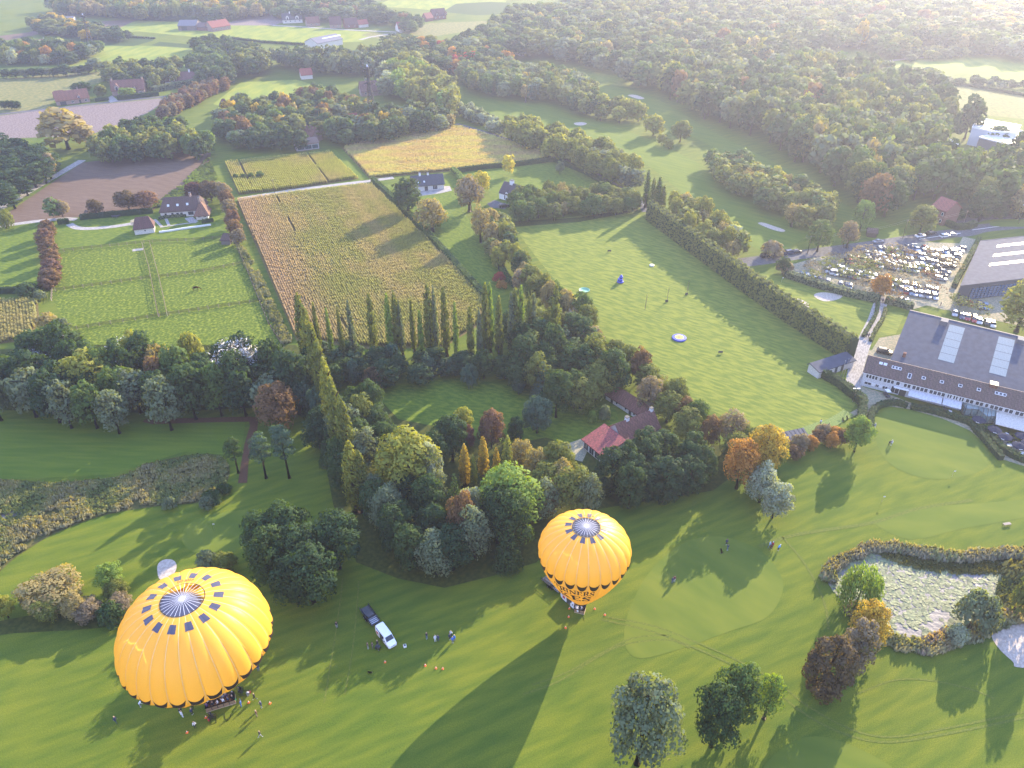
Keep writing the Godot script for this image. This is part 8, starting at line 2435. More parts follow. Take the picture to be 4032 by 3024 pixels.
func vehicles() -> void:
	var kinds := ["hatchback", "estate", "off-roader", "saloon"]
	var protos := {}
	for k in kinds:
		protos[k] = car_proto(k)
	var paints := [["silver", mat("car silver", lin(0.42, 0.43, 0.45), 0.25, 0.4)], ["white", mat("car white", lin(0.72, 0.72, 0.72), 0.3)], ["black", mat("car black", lin(0.015, 0.015, 0.018), 0.2)], ["grey", mat("car grey", lin(0.13, 0.135, 0.145), 0.25, 0.4)], ["dark blue", mat("car blue", lin(0.02, 0.035, 0.09), 0.22)], ["pale blue", mat("car pale blue", lin(0.20, 0.28, 0.38), 0.25, 0.3)], ["red", mat("car red", lin(0.32, 0.02, 0.02), 0.25)]]
	var r := RandomNumberGenerator.new()
	r.seed = 77
	var put := func(x: float, z: float, turn: float, where: String, kind := "", tone := -1, group := "cars in the car park") -> void:
		var k: String = kind if kind else kinds[[0, 0, 1, 1, 2, 3][r.randi() % 6]]
		var p: Array = paints[tone if tone >= 0 else [0, 0, 0, 1, 1, 2, 2, 3, 3, 4, 5, 6][r.randi() % 12]]
		var o: Node3D = protos[k].duplicate()
		o.name = numbered("parked_car")
		add_child(o)
		var body: MeshInstance3D = o.get_child(0)
		body.material_override = p[1]
		o.position = Vector3(x, 0.05, z)
		o.rotation.y = turn
		tag(o, "%s %s %s" % [p[0], k, where], "car", group)
	var rows := [
		["parked in the row along the shaggy hedge", 104.8, -256.4, 120.4, -245.9, 13], ["in the second row from the shaggy hedge", 116.7, -259.5, 130.4, -252.2, 11], ["in the third row from the shaggy hedge", 118.5, -262.6, 136.6, -253.3, 14], ["in the long middle row of the car park", 127, -267.9, 156.2, -257.9, 22], ["in the row above the middle of the car park", 129.1, -270.8, 158.7, -261, 22], ["in the third row from the road", 137.3, -274.6, 162.9, -265, 19], ["in the second row from the road", 143.7, -278, 167, -270, 17], ["in the row nearest the road", 150.4, -281.1, 171.6, -275.9, 14], ["in the row above the orange tree's right", 136.7, -250.3, 149.4, -243.1, 12], ["in the row right of the orange tree", 134.9, -245.2, 146.9, -238.9, 10], ["in the short row by the clubhouse hall", 134.3, -235.8, 140.5, -231.8, 5], ["in the file beside the gravel alley", 155.8, -253.3, 176.2, -280.2, 11], ["in the upper row before the blue glass front", 154.1, -235.8, 162.4, -230.8, 7], ["in the row tight behind the sports hall", 148.4, -226.5, 157.3, -219.7, 7],
	]
	for q in rows:
		var a := Vector2(q[1], q[2])
		var b := Vector2(q[3], q[4])
		var d := (b - a).normalized()
		var n: int = q[5]
		var k := 0
		for i in n:
			if r.randf() < 0.12:
				continue
			k += 1
			var c := a.lerp(b, float(i) / (n - 1)) + Vector2(r.randf_range(-0.3, 0.3), r.randf_range(-0.4, 0.4))
			put.call(c.x, c.y, atan2(-d.y, d.x) + 0.25 + (PI if r.randf() < 0.25 else 0.0) + r.randf_range(-0.05, 0.05), "%s, %s from left" % [q[0], ordinal(k)])
	for s in [[97.75, -272.9, "off-roader", 2, "parked on the road's edge, leftmost of four"], [102.9, -274.6, "estate", 4, "parked on the road's edge, second of four"], [107.8, -275.7, "off-roader", 4, "parked on the road's edge, third of four"], [110.9, -276.7, "hatchback", 2, "parked on the road's edge, rightmost of four"], [165.6, -292, "saloon", 1, "parked by the road in front of the round tree"], [171.4, -294.9, "estate", 2, "parked by the road before the brick house"], [146.3, -286.5, "saloon", 0, "on the road behind the car park's thin trees"], [175.5, -292, "estate", 1, "driving on the road near the junction, left one"], [179, -293, "saloon", 0, "driving on the road near the junction, right one"]]:
		put.call(s[0], s[1], PI / 2 + 0.35, s[4], s[2], s[3], "cars along the road")
	put.call(115, -202.2, PI / 2 - 0.42, "standing alone on the gravel between hall and clubhouse", "off-roader", 2, "cars by the clubhouse")
	put.call(-3.48, -325.2, 1.9, "parked on the white house's drive", "estate", 2, "cars by houses")
	# golf cart
	var gc := thing("golf_cart", "dark golf cart with white canopy in front of the clubhouse", "golf cart", 106.4, -179.1, 0.1)
	var gm := Mesher.new()
	loft(gm, [[-1.1, [[0.5, 0.3], [0.55, 0.8], [0, 0.85]]], [-0.3, [[0.55, 0.3], [0.58, 0.8], [0, 0.85]]], [-0.2, [[0.55, 0.3], [0.58, 0.4], [0, 0.42]]], [0.6, [[0.55, 0.3], [0.58, 0.4], [0, 0.42]]], [0.7, [[0.55, 0.3], [0.56, 0.75], [0, 0.85]]], [1.15, [[0.42, 0.3], [0.45, 0.5], [0, 0.55]]]])
	obj("body", gm.done(), mats["dark door"], gc)
	box_part("canopy", Vector3(-0.6, 1.85, -0.9), Vector3(0.6, 1.93, 0.7), mats["white paint"], gc)
	for s in [[-0.5, -0.8], [0.5, -0.8], [-0.5, 0.6], [0.5, 0.6]]:
		var m := Mesher.new()
		m.tube(Vector3(s[0], 0.7, s[1]), Vector3(s[0], 1.86, s[1]), 0.025, 0.025, 4)
		obj("post", m.done(), mats["dark metal"], gc)
		wheel(gc, Vector3(s[0], 0.22, s[1]), 0.22, 0.16)
	# the white van and its trailer
	var a := Vector2(-26.35, -98.86)
	var b := Vector2(-22.62, -94)
	var d := (b - a).normalized()
	var turn := atan2(d.x, d.y)
	var mid := (a + b) / 2
	van("white crew van with open side door standing on the dark grass", mid.x, mid.y, turn)
	var t := mid - d * 6.4
	trailer("long silver open trailer coupled behind the white van", t.x, t.y, turn - 0.02)
	var v2 := Vector2(12.3, -105.2)
	van("white van standing half hidden behind the small balloon's basket", v2.x, v2.y, turn)
	var t2 := Vector2(8.62, -109.7)
	trailer("silver open trailer peeping out left of the small balloon", t2.x, t2.y, turn + 0.1)


func van(label: String, x: float, z: float, turn: float) -> void:
	var o := thing("van", label, "van", x, z, turn)
	var paintm := mat("van white", lin(0.74, 0.75, 0.78), 0.3)
	var m := Mesher.new()
	loft(m, [[-2.6, [[0.86, 0.4], [0.95, 0.9], [0.92, 1.4], [0.80, 2.0], [0, 2.05]]], [-2.4, [[0.94, 0.32], [0.98, 0.9], [0.96, 1.4], [0.84, 2.08], [0, 2.14]]], [0.9, [[0.95, 0.32], [0.99, 0.9], [0.96, 1.4], [0.82, 2.08], [0, 2.14]]], [1.02, [[0.95, 0.32], [0.99, 0.9], [0.95, 1.35], [0.80, 2.0], [0, 2.06]]], [1.75, [[0.95, 0.32], [0.98, 0.9], [0.93, 1.22], [0.86, 1.26], [0, 1.32]]], [2.45, [[0.90, 0.32], [0.93, 0.8], [0.84, 1.0], [0.76, 1.03], [0, 1.10]]], [2.7, [[0.74, 0.36], [0.78, 0.62], [0.7, 0.78], [0.6, 0.8], [0, 0.84]]]])
	obj("body", m.done(), paintm, o)
	var g := Mesher.new()
	g.quad(Vector3(-0.80, 1.36, 1.72), Vector3(0.80, 1.36, 1.72), Vector3(0.70, 2.03, 1.08), Vector3(-0.70, 2.03, 1.08))
	obj("windscreen", g.done(), mats["window glass"], o)
	for s in [[-1.0, -0.4, 0.75], [-1.0, -2.2, -0.6], [1.0, -0.4, 0.75], [1.0, -2.2, -0.6]]:
		var q := Mesher.new()
		var xa: float = s[0] * 0.985
		var xb: float = s[0] * 0.885
		if s[0] > 0:
			q.quad(Vector3(xa, 1.36, s[2]), Vector3(xa, 1.36, s[1]), Vector3(xb, 1.92, s[1]), Vector3(xb, 1.92, s[2]))
		else:
			q.quad(Vector3(xa, 1.36, s[1]), Vector3(xa, 1.36, s[2]), Vector3(xb, 1.92, s[2]), Vector3(xb, 1.92, s[1]))
		obj("side_window", q.done(), mats["window glass"], o)
	box_part("side_door", Vector3(-1.06, 0.4, -1.9), Vector3(-1.0, 1.95, -0.7), paintm, o)
	box_part("open_doorway", Vector3(-1.0, 0.42, -0.62), Vector3(-0.975, 1.9, 0.45), mats["dark door"], o)
	box_part("red_stripe", Vector3(-1.075, 0.9, -1.8), Vector3(-1.06, 1.6, -1.1), mat("red print", lin(0.45, 0.03, 0.04), 0.5), o)
	box_part("grille", Vector3(-0.5, 0.66, 2.62), Vector3(0.5, 0.76, 2.72), mats["dark door"], o)
	box_part("number_plate", Vector3(-0.26, 0.46, 2.66), Vector3(0.26, 0.57, 2.74), mats["white paint"], o)
	for s in [-1, 1]:
		box_part("headlight", Vector3(s * 0.62 - 0.14, 0.74, 2.5), Vector3(s * 0.62 + 0.14, 0.92, 2.6), mats["sky glass"], o)
		box_part("mirror", Vector3(s * 1.08 - 0.1, 1.3, 1.2), Vector3(s * 1.08 + 0.1, 1.55, 1.3), mats["dark door"], o)
	for s in [[-0.86, -1.75], [0.86, -1.75], [-0.86, 1.75], [0.86, 1.75]]:
		wheel(o, Vector3(s[0], 0.34, s[1]), 0.34, 0.22)


func trailer(label: String, x: float, z: float, turn: float) -> void:
	var o := thing("trailer", label, "trailer", x, z, turn)
	var alu := mat("trailer aluminium", lin(0.40, 0.41, 0.44), 0.35, 0.6)
	var m := Mesher.new()
	m.box(Vector3(-0.95, 0.55, -2.6), Vector3(0.95, 0.66, 2.4))
	m.tube(Vector3(0, 0.5, 2.4), Vector3(0, 0.45, 3.8), 0.06, 0.06, 5)
	obj("bed", m.done(), mat("trailer deck", lin(0.055, 0.058, 0.065), 0.7), o)
	for s in [-1, 1]:
		var r := Mesher.new()
		for y in [0.75, 1.0, 1.22]:
			r.tube(Vector3(s * 0.95, y, -2.6), Vector3(s * 0.95, y, 2.4), 0.05, 0.05, 4)
		for k in 6:
			r.tube(Vector3(s * 0.95, 0.6, -2.6 + k), Vector3(s * 0.95, 1.24, -2.6 + k), 0.045, 0.045, 4)
		obj("side_rail", r.done(), alu, o)
		for zz in [-0.5, 0.35]:
			wheel(o, Vector3(s * 1.08, 0.34, zz), 0.34, 0.2)
	for k in 4:
		box_part("ramp_bar", Vector3(-0.95, 0.7, 0.7 + k * 0.42), Vector3(0.95, 0.78, 0.9 + k * 0.42), alu, o)
	box_part("load_box", Vector3(-0.7, 0.66, -0.2), Vector3(0.7, 1.3, 0.6), mats["dark metal"], o)


# ---- small things
func fence(label: String, a: Array, posts := 3.0, m: Material = null, high := 1.25) -> void:
	var p := pv(a)
	var o := thing("paddock_fence", label, "fence", p[0].x, p[0].y)
	var rails := []
	for k in 3:
		rails.append(Mesher.new())
	for i in p.size() - 1:
		var u := p[i] - p[0]
		var v := p[i + 1] - p[0]
		var n := maxi(1, int(u.distance_to(v) / posts))
		for j in n + (1 if i == p.size() - 2 else 0):
			var q := u.lerp(v, float(j) / n)
			box_part("post", Vector3(q.x - 0.08, 0, q.y - 0.08), Vector3(q.x + 0.08, high + 0.1, q.y + 0.08), m, o)
		for k in 3:
			var y := high * (0.36 + 0.3 * k)
			rails[k].tube(Vector3(u.x, y, u.y), Vector3(v.x, y, v.y), 0.07, 0.07, 4)
	for k in 3:
		obj("rail", rails[k].done(), m, o)


func small_things() -> void:
	var wood_m := mat("grey fence wood", lin(0.25, 0.21, 0.17), 0.9)
	var pale_wood := mat("pale fence wood", lin(0.46, 0.38, 0.30), 0.9)
	fence("wooden fence along the top of the paddocks below the farmhouse lawn", [-178.1,-276.7,-161.9,-281.5,-143.7,-286.5,-127.7,-288.3,-113.6,-291.1], 3.0, wood_m)
	fence("wooden fence dividing the left paddocks", [-161.7,-244.1,-147.4,-248.8,-132,-254.4], 3.0, wood_m)
	fence("wooden fence dividing the right paddocks", [-129.1,-254.8,-114.3,-259.5,-101.7,-266.7], 3.0, wood_m)
	fence("long wooden fence along the lower edge of the paddocks", [-144.4,-215.7,-131.9,-220.6,-117.8,-225.6,-103.2,-230.8,-87.05,-236.1], 3.0, wood_m)
	fence("pale fence on the left of the grass lane between paddocks", [-146.7,-283.8,-135.8,-262.6,-130.3,-251.1,-118.2,-225.6], 3.0, pale_wood)
	fence("pale fence on the right of the grass lane between paddocks", [-144.5,-285.6,-132,-260.6,-127.3,-251.1,-115.4,-226.2], 3.0, pale_wood)
	fence("pale fence down the right side of the paddocks", [-109.6,-283.8,-100.4,-264.6,-89.15,-240.2,-80.09,-220.6,-73.03,-208.2], 3.0, pale_wood)
	fence("short pale fence at the paddock's left corner", [-165.6,-254.8,-164,-246.7,-159.4,-236.8], 2.0, pale_wood)
	# horse: its trunk, neck, head and legs drawn as one skin
	var h := Mesher.new()
	var ring := func(pts: Array) -> void:
		for i in pts.size() - 1:
			h.tube(pts[i][0], pts[i + 1][0], pts[i][1], pts[i + 1][1], 8)
	h.col = Color(0.22, 0.085, 0.04)
	ring.call([[Vector3(0, 1.25, -0.85), 0.14], [Vector3(0, 1.28, -0.7), 0.30], [Vector3(0, 1.2, -0.1), 0.32], [Vector3(0, 1.22, 0.5), 0.32], [Vector3(0, 1.2, 0.75), 0.22], [Vector3(0, 0.85, 1.2), 0.15], [Vector3(0, 0.5, 1.5), 0.12], [Vector3(0, 0.28, 1.72), 0.10], [Vector3(0, 0.15, 1.85), 0.07]])
	for s in [-1, 1]:
		ring.call([[Vector3(s * 0.18, 1.1, 0.55), 0.13], [Vector3(s * 0.18, 0.62, 0.57), 0.07], [Vector3(s * 0.18, 0.3, 0.55), 0.05], [Vector3(s * 0.18, 0.02, 0.58), 0.07]])
		ring.call([[Vector3(s * 0.2, 1.15, -0.68), 0.18], [Vector3(s * 0.2, 0.85, -0.5), 0.11], [Vector3(s * 0.2, 0.55, -0.85), 0.06], [Vector3(s * 0.2, 0.02, -0.78), 0.07]])
	h.col = Color(0.03, 0.02, 0.015)
	ring.call([[Vector3(0, 1.3, -0.9), 0.06], [Vector3(0, 0.9, -1.05), 0.09], [Vector3(0, 0.5, -1.05), 0.03]])
	var coat := mat("animal coat", Color.WHITE, 0.8)
	coat.vertex_color_use_as_albedo = true
	var ho := obj("horse", h.done(), coat)
	ho.position = Vector3(Vector2(-112.1, -244.8).x, 0, Vector2(-112.1, -244.8).y)
	ho.rotation.y = 1.9
	tag(ho, "chestnut horse grazing alone in the right paddock", "horse")
	# targets on the range
	var tg := thing("range_target", "round padded range target in blue, yellow and orange rings", "target", 53.3, -211.3)
	for s in [[2.3, 0.0, 0.5, Color(0.03, 0.06, 0.36), "blue_ring"], [1.35, 0.5, 0.06, Color(0.75, 0.50, 0.06), "yellow_ring"], [0.55, 0.56, 0.06, Color(0.70, 0.10, 0.04), "orange_centre"]]:
		var m := Mesher.new()
		m.lathe(Vector3(0, s[1], 0), [Vector2(s[0], 0), Vector2(s[0], s[2] * 0.8), Vector2(s[0] * 0.94, s[2]), Vector2(0.01, s[2])], 20)
		var c: Color = s[3]
		obj(s[4], m.done(), mat(s[4], c.linear_to_srgb(), 0.6), tg)
	var bm := thing("range_target", "blue inflated upright target figure on the range", "target", 39.19, -251.1)
	var bl := mat("blue_ring", Color.BLUE, 0.6)
	for s in [[Vector3(0, 0, 0), 1.3, 0.6], [Vector3(-0.1, 0.6, 0), 1.0, 1.0], [Vector3(0.15, 1.6, 0), 0.7, 0.9], [Vector3(0.2, 2.5, 0), 0.4, 0.4]]:
		var m := Mesher.new()
		m.lathe(s[0], [Vector2(0.01, 0), Vector2(s[1] * 0.85, 0.02), Vector2(s[1], s[2] * 0.5), Vector2(s[1] * 0.8, s[2]), Vector2(0.01, s[2])], 12)
		obj("cushion", m.done(), bl, bm)
	var gt := thing("range_target", "pale green tilted dish target at the range's left edge", "target", 25.56, -243.8)
	var gm := Mesher.new()
	gm.lathe(Vector3(0, 0.1, 0), [Vector2(0.01, 0.1), Vector2(1.6, 0.3), Vector2(2.0, 0.6), Vector2(1.9, 0.65), Vector2(1.5, 0.4)], 16)
	obj("dish", gm.done(), mat("pale green cloth", lin(0.20, 0.42, 0.26), 0.7), gt)
	for s in [["white round disc target far out on the range", 52.69, -265, 0.9, 0.35, "white paint"]]:
		var o := thing("range_disc", s[0], "target", s[1], s[2])
		var m := Mesher.new()
		m.lathe(Vector3.ZERO, [Vector2(0.01, 0), Vector2(s[3], 0.02), Vector2(s[3], s[4]), Vector2(0.3, s[4] + 0.1), Vector2(0.01, s[4] + 0.1)], 14)
		obj("disc", m.done(), mats[s[5]], o)
	for s in [["left thin white pole on the range, no board", 45.28, -231.1, 5.6, false], ["middle white pole on the range with a square board", 53.45, -236.1, 5.6, true], ["right white pole on the range with a dark board", 61.3, -241.3, 5.6, true]]:
		var o := thing("range_pole", s[0], "pole", s[1], s[2])
		var m := Mesher.new()
		m.tube(Vector3.ZERO, Vector3(0.25, s[3], 0), 0.09, 0.06, 6)
		obj("shaft", m.done(), mats["white paint"], o)
		if s[4]:
			box_part("board", Vector3(-0.55, 0.1, 0.12), Vector3(0.45, 0.9, 0.2), mats["dark metal"], o)
	for s in [["small black distance sign at the top of the range", 37.91, -277.2], ["small black distance sign beside the lower range circle", 64.36, -202.1]]:
		var o := thing("distance_sign", s[0], "sign", s[1], s[2])
		box_part("panel", Vector3(-0.7, 0.35, 0), Vector3(0.7, 1.0, 0.08), mats["dark metal"], o)
		for k in [-0.5, 0.5]:
			box_part("leg", Vector3(k - 0.04, 0, 0.01), Vector3(k + 0.04, 0.35, 0.07), mats["dark metal"], o)
	var tee := thing("tee_bench", "small wooden bench table alone on the grass above the pond", "bench", 113, -127.6, 0.2)
	box_part("seat", Vector3(-0.9, 0.45, -0.35), Vector3(0.9, 0.53, 0.35), wood_m, tee)
	for k in [[-0.75, -0.25], [0.75, -0.25], [-0.75, 0.25], [0.75, 0.25]]:
		box_part("leg", Vector3(k[0] - 0.05, 0, k[1] - 0.05), Vector3(k[0] + 0.05, 0.45, k[1] + 0.05), wood_m, tee)
	for s in [["upright flag on the lower right of the practice green", 108.5, -144.4, 2.0], ["flagstick on the grass left of the practice green", 87.49, -135.2, 2.0], ["flagstick on the round shaded green at left", -67.55, -126, 2.1], ["flagstick on the short game green near the car park", 97.48, -251.1, 2.0]]:
		var o := thing("flagstick", s[0], "flag", s[1], s[2])
		var m := Mesher.new()
		m.tube(Vector3.ZERO, Vector3(0, s[3], 0), 0.03, 0.02, 5)
		obj("stick", m.done(), mats["white paint"], o)
		quad_part("flag", [Vector3(0, s[3] - 0.35, 0), Vector3(0.45, s[3] - 0.3, 0.05), Vector3(0.45, s[3], 0.05), Vector3(0, s[3], 0)], mats["white paint"], o)
	# golf bags near the mats
	for s in [["left one of two black golf trolleys behind the range mats", 89.82, -167.2], ["right one of two black golf trolleys behind the range mats", 91.25, -168.1], ["golf trolley left of the golfers at the shaded green", 45.96, -119]]:
		var o := thing("golf_trolley", s[0], "golf trolley", s[1], s[2], 0.6)
		var m := Mesher.new()
		m.tube(Vector3(0, 0.2, 0), Vector3(0, 1.0, -0.35), 0.15, 0.17, 8)
		obj("bag", m.done(), mats["dark door"], o)
		for k in [-0.3, 0.3]:
			wheel(o, Vector3(k, 0.16, 0.05), 0.16, 0.05)
		var f := Mesher.new()
		f.tube(Vector3(0, 0.2, 0.1), Vector3(0, 1.05, -0.7), 0.025, 0.025, 4)
		f.tube(Vector3(-0.3, 0.16, 0.05), Vector3(0.3, 0.16, 0.05), 0.02, 0.02, 4)
		obj("handle", f.done(), mats["dark metal"], o)
	# terrace furniture
	var cover := mat("dark parasol cloth", lin(0.03, 0.034, 0.055), 0.95)
	cover.metallic_specular = 0.1
	for s in [["leftmost open dark parasol on the restaurant terrace", 127, -160.9], ["second dark parasol on the terrace, below the leftmost", 128.1, -157.8], ["third dark parasol on the terrace, nearest the curved hedge", 129.7, -154.1], ["fourth dark parasol on the terrace, by the cream awning", 132.7, -158.1], ["dark parasol on the terrace cut by the right edge", 132.4, -154.9], ["dark parasol at the glass bays", 125, -165.2]]:
		var o := thing("parasol", s[0], "parasol", s[1], s[2], rng.randf(), "parasols on the restaurant terrace")
		var m := Mesher.new()
		for i in 8:
			var a0 := TAU * i / 8
			var a1 := TAU * (i + 1) / 8
			m.tri(Vector3(cos(a1) * 1.75, 2.15, sin(a1) * 1.75), Vector3(cos(a0) * 1.75, 2.15, sin(a0) * 1.75), Vector3(0, 2.75, 0))
			m.quad(Vector3(cos(a1) * 1.78, 1.95, sin(a1) * 1.78), Vector3(cos(a0) * 1.78, 1.95, sin(a0) * 1.78), Vector3(cos(a0) * 1.75, 2.15, sin(a0) * 1.75), Vector3(cos(a1) * 1.75, 2.15, sin(a1) * 1.75))
		obj("canopy", m.done(), cover, o)
		var q := Mesher.new()
		q.tube(Vector3.ZERO, Vector3(0, 2.8, 0), 0.04, 0.03, 6)
		obj("pole", q.done(), mats["dark metal"], o)
		for i in 3:
			var a := TAU * (i * 3 + 0.5) / 8
			quad_part("white_print", [Vector3(cos(a - 0.25) * 1.70, 1.98, sin(a - 0.25) * 1.70), Vector3(cos(a + 0.25) * 1.70, 1.98, sin(a + 0.25) * 1.70), Vector3(cos(a + 0.25) * 1.68, 2.12, sin(a + 0.25) * 1.68), Vector3(cos(a - 0.25) * 1.68, 2.12, sin(a - 0.25) * 1.68)], mats["white paint"], o)
	var spots := [125.9,-163.1,124.7,-163.9,123.4,-166.8,122.6,-168.3,121.1,-169.3,120.3,-170.8,126.9,-158.5,128.5,-160.3,128.7,-156,131.1,-159.1,131.3,-157,130.3,-152.8,128.2,-152.4,133.6,-157.6,130.4,-160.7,119.5,-171.9]
	for i in range(0, spots.size(), 2):
		var k := i / 2
		var o := thing("terrace_table", "terrace table with chairs, %s of 16 along the clubhouse front" % ordinal(k + 1), "table", spots[i], spots[i + 1], rng.randf() * 3, "tables on the restaurant terrace")
		box_part("top", Vector3(-0.6, 0.72, -0.45), Vector3(0.6, 0.76, 0.45), mats["white paint"] if k % 3 else mats["dark metal"], o)
		box_part("leg", Vector3(-0.05, 0, -0.05), Vector3(0.05, 0.72, 0.05), mats["dark metal"], o)
		for c in [[-0.9, 0.0], [0.9, 0.0], [0.0, -0.85], [0.0, 0.85]]:
			var m := Mesher.new()
			m.box(Vector3(c[0] - 0.22, 0.42, c[1] - 0.22), Vector3(c[0] + 0.22, 0.46, c[1] + 0.22))
			var bx: float = c[0] * 1.22
			var bz: float = c[1] * 1.22
			m.box(Vector3(bx - (0.02 if c[0] != 0 else 0.22), 0.44, bz - (0.02 if c[1] != 0 else 0.22)), Vector3(bx + (0.02 if c[0] != 0 else 0.22), 0.9, bz + (0.02 if c[1] != 0 else 0.22)))
			m.box(Vector3(c[0] - 0.2, 0, c[1] - 0.2), Vector3(c[0] - 0.16, 0.42, c[1] - 0.16))
			m.box(Vector3(c[0] + 0.16, 0, c[1] + 0.16), Vector3(c[0] + 0.2, 0.42, c[1] + 0.2))
			obj("chair", m.done(), mats["dark door"], o)
	# flagpoles by the hut, lamps and poles
	for s in [["left white flagpole beside the range hut", 96.29, -187.6], ["right white flagpole beside the range hut", 97.59, -188.6]]:
		var o := thing("flagpole", s[0], "flagpole", s[1], s[2])
		var m := Mesher.new()
		m.tube(Vector3.ZERO, Vector3(0, 6.5, 0), 0.07, 0.04, 6)
		m.lathe(Vector3(0, 6.5, 0), [Vector2(0.08, 0), Vector2(0.08, 0.12), Vector2(0.01, 0.14)], 6)
		obj("shaft", m.done(), mats["white paint"], o)
	for s in [["twin-headed lamp post in the middle of the car park", 135, -261, 6.5], ["lamp post near the car park's road side", 150.9, -268.3, 7.5], ["lamp post on the traffic island", 213.6, -306.7, 8.0], ["lamp post behind the sports hall at the right edge", 163.3, -215.7, 7.0], ["lamp post in front of the clubhouse roof", 125.5, -176.4, 6.0], ["lamp post beside the range hedge", 95.81, -176.4, 4.5]]:
		var o := thing("lamp_post", s[0], "lamp post", s[1], s[2])
		var m := Mesher.new()
		m.tube(Vector3.ZERO, Vector3(0, s[3], 0), 0.09, 0.05, 6)
		obj("post", m.done(), mats["galvanised steel"], o)
		for k in [-1, 1]:
			box_part("lamp_head", Vector3(k * 0.55 - 0.4, s[3] - 0.05, -0.16), Vector3(k * 0.55 + 0.4, s[3] + 0.07, 0.16), mats["white paint"], o)
	var wires := []
	for s in [["wooden power pole between the thin trees by the road, left", 114.8, -275.9, 7.5], ["wooden power pole by the road, second", 130.3, -281.1, 7.5], ["wooden power pole at the round tree by the road", 158, -290.6, 8.0], ["wooden power pole at the junction hedge", 187.4, -301.7, 7.5], ["wooden power pole beside the striped corn's lane", 20.16, -396.3, 8.0], ["wooden power pole at the garden corner above the range", 18.06, -308.7, 7.0], ["wooden power pole in the middle above the range", 37.88, -314.9, 7.0], ["wooden power pole at the range's top corner", 58.3, -322.5, 7.0], ["wooden power pole by the small corn field", -109.2, -342.6, 6.5], ["wooden power pole at the bare field's corner", -199.3, -527.8, 8.5], ["wooden power pole in the autumn avenue", -194.9, -548.3, 8.5]]:
		var o := thing("power_pole", s[0], "power pole", s[1], s[2], 0.6)
		var m := Mesher.new()
		m.tube(Vector3.ZERO, Vector3(0, s[3], 0), 0.13, 0.09, 6)
		obj("shaft", m.done(), pale_wood, o)
		box_part("crossbar", Vector3(-0.7, s[3] - 0.4, -0.06), Vector3(0.7, s[3] - 0.28, 0.06), wood_m, o)
		wires.append(Vector3(s[1], s[3] - 0.25, s[2]))
	for pr in [[0, 1, "left of the car park"], [1, 2, "behind the car park"], [2, 3, "before the brick house"], [9, 10, "over the violet-brown field"]]:
		var a: Vector3 = wires[pr[0]]
		var b: Vector3 = wires[pr[1]]
		var m := Mesher.new()
		for off in [-0.6, 0.6]:
			for i in 10:
				var f := func(t: float) -> Vector3: return a.lerp(b, t) + Vector3(off * 0.7, -1.2 * 4 * t * (1 - t), off * 0.7)
				m.tube(f.call(i / 10.0), f.call((i + 1) / 10.0), 0.03, 0.03, 3)
		tag(obj("power_line", m.done(), mat("wire", lin(0.35, 0.35, 0.36), 0.5)), "pair of sagging wires between two poles " + pr[2], "power line")
	# playground, trampoline, shed glass at the farmhouse
	var pg := thing("play_tower", "small wooden play tower with a swing on the farmhouse lawn", "play tower", -181.7, -312.8, 0.3)
	for k in [[-0.6, -0.6], [0.6, -0.6], [-0.6, 0.6], [0.6, 0.6]]:
		box_part("post", Vector3(k[0] - 0.06, 0, k[1] - 0.06), Vector3(k[0] + 0.06, 2.6, k[1] + 0.06), wood_m, pg)
	box_part("platform", Vector3(-0.7, 1.2, -0.7), Vector3(0.7, 1.3, 0.7), wood_m, pg)
	var rf := Mesher.new()
	rf.frustum(Vector3(-0.85, 2.55, -0.85), Vector3(0.85, 3.5, 0.85), 0.8, 0.8)
	obj("roof", rf.done(), mats["brown boards"], pg)
	var sw := Mesher.new()
	for q in [[Vector3(0.7, 2.2, 0), Vector3(3.4, 2.2, 0)], [Vector3(3.4, 2.2, 0), Vector3(3.6, 0, 0.8)], [Vector3(3.4, 2.2, 0), Vector3(3.6, 0, -0.8)], [Vector3(1.7, 2.2, 0), Vector3(1.7, 0.5, 0)], [Vector3(2.1, 2.2, 0), Vector3(2.1, 0.5, 0)]]:
		sw.tube(q[0], q[1], 0.06, 0.06, 4)
	obj("swing", sw.done(), wood_m, pg)
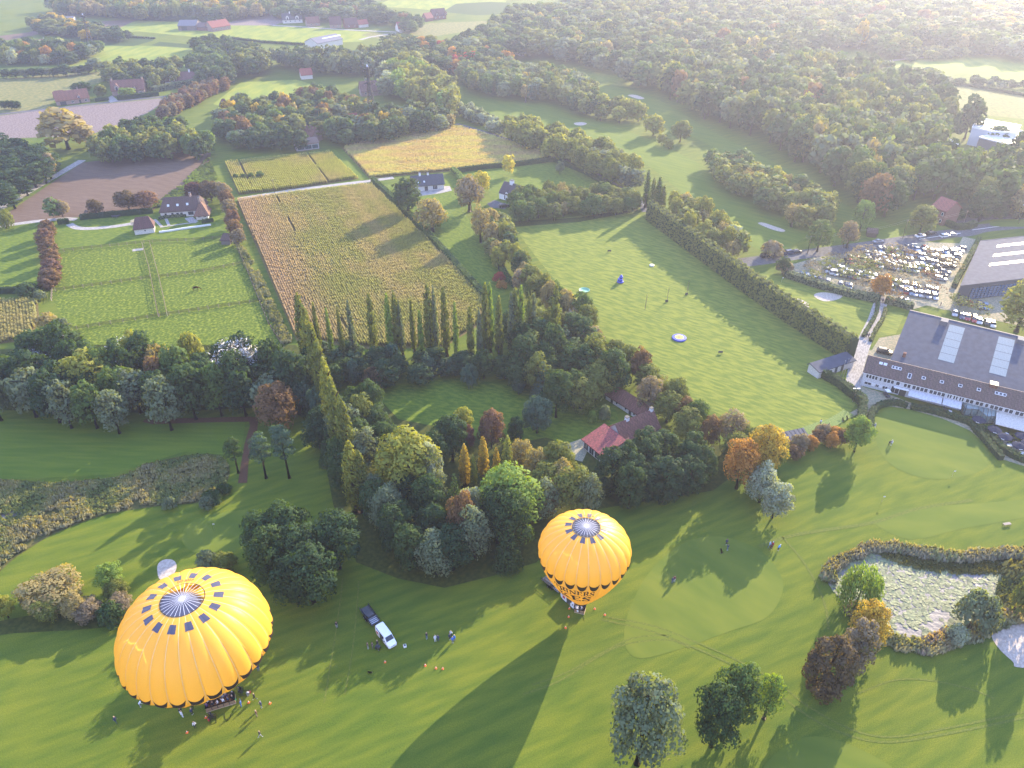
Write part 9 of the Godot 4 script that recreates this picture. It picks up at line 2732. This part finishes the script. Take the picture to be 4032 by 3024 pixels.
	var tr := thing("trampoline", "dark round trampoline beside the farmhouse hedge", "trampoline", -170, -313.9)
	var tm := Mesher.new()
	tm.lathe(Vector3(0, 0.7, 0), [Vector2(1.9, -0.05), Vector2(1.9, 0.1), Vector2(1.6, 0.1), Vector2(0.01, 0.02)], 20)
	obj("mat", tm.done(), mats["dark metal"], tr)
	for i in 6:
		var q := Mesher.new()
		q.tube(Vector3(cos(i * TAU / 6) * 1.8, 0, sin(i * TAU / 6) * 1.8), Vector3(cos(i * TAU / 6) * 1.8, 0.7, sin(i * TAU / 6) * 1.8), 0.05, 0.05, 4)
		obj("leg", q.done(), mats["dark metal"], tr)
	var wl := pv([-144.8,-296.3,-141.2,-297.7,-135.9,-300.2,-126.1,-304.1])
	var wall_o := thing("garden_wall", "low white garden wall along the farmhouse terrace", "wall", wl[0].x, wl[0].y)
	for i in 3:
		var a := wl[i] - wl[0]
		var b := wl[i + 1] - wl[0]
		var s := (b - a).normalized() * 0.2
		var m := Mesher.new()
		var c := [Vector3(a.x - s.y, 0, a.y + s.x), Vector3(b.x - s.y, 0, b.y + s.x), Vector3(b.x + s.y, 0, b.y - s.x), Vector3(a.x + s.y, 0, a.y - s.x)]
		var up := Vector3(0, 0.7, 0)
		for j in 4:
			var j2 := (j + 1) % 4
			m.quad(c[j], c[j2], c[j2] + up, c[j] + up)
		m.quad(c[0] + up, c[1] + up, c[2] + up, c[3] + up)
		obj("section", m.done(), mats["white paint"], wall_o)
	for s in [["straight paved garden path left of the farmhouse lawn", [-152.3,-310.7,-146.1,-302.6], 1.2], ["second paved garden path before the farmhouse", [-148,-311.8,-143.4,-303.6], 1.2], ["paved path along the farmhouse garden's front", [-146.7,-302.1,-137.7,-306.1,-133.3,-307.2], 1.0], ["violet stone patio beside the farmhouse pavilion", [-138.6,-312.8,-134.1,-307.2], 3.4], ["sand and stone strip at the top of the left paddock", [-148.7,-278.9,-144.9,-280.2], 2.2]]:
		strip("garden_path", s[0], pv(s[1]), s[2], 0.06, mats["concrete lane"])
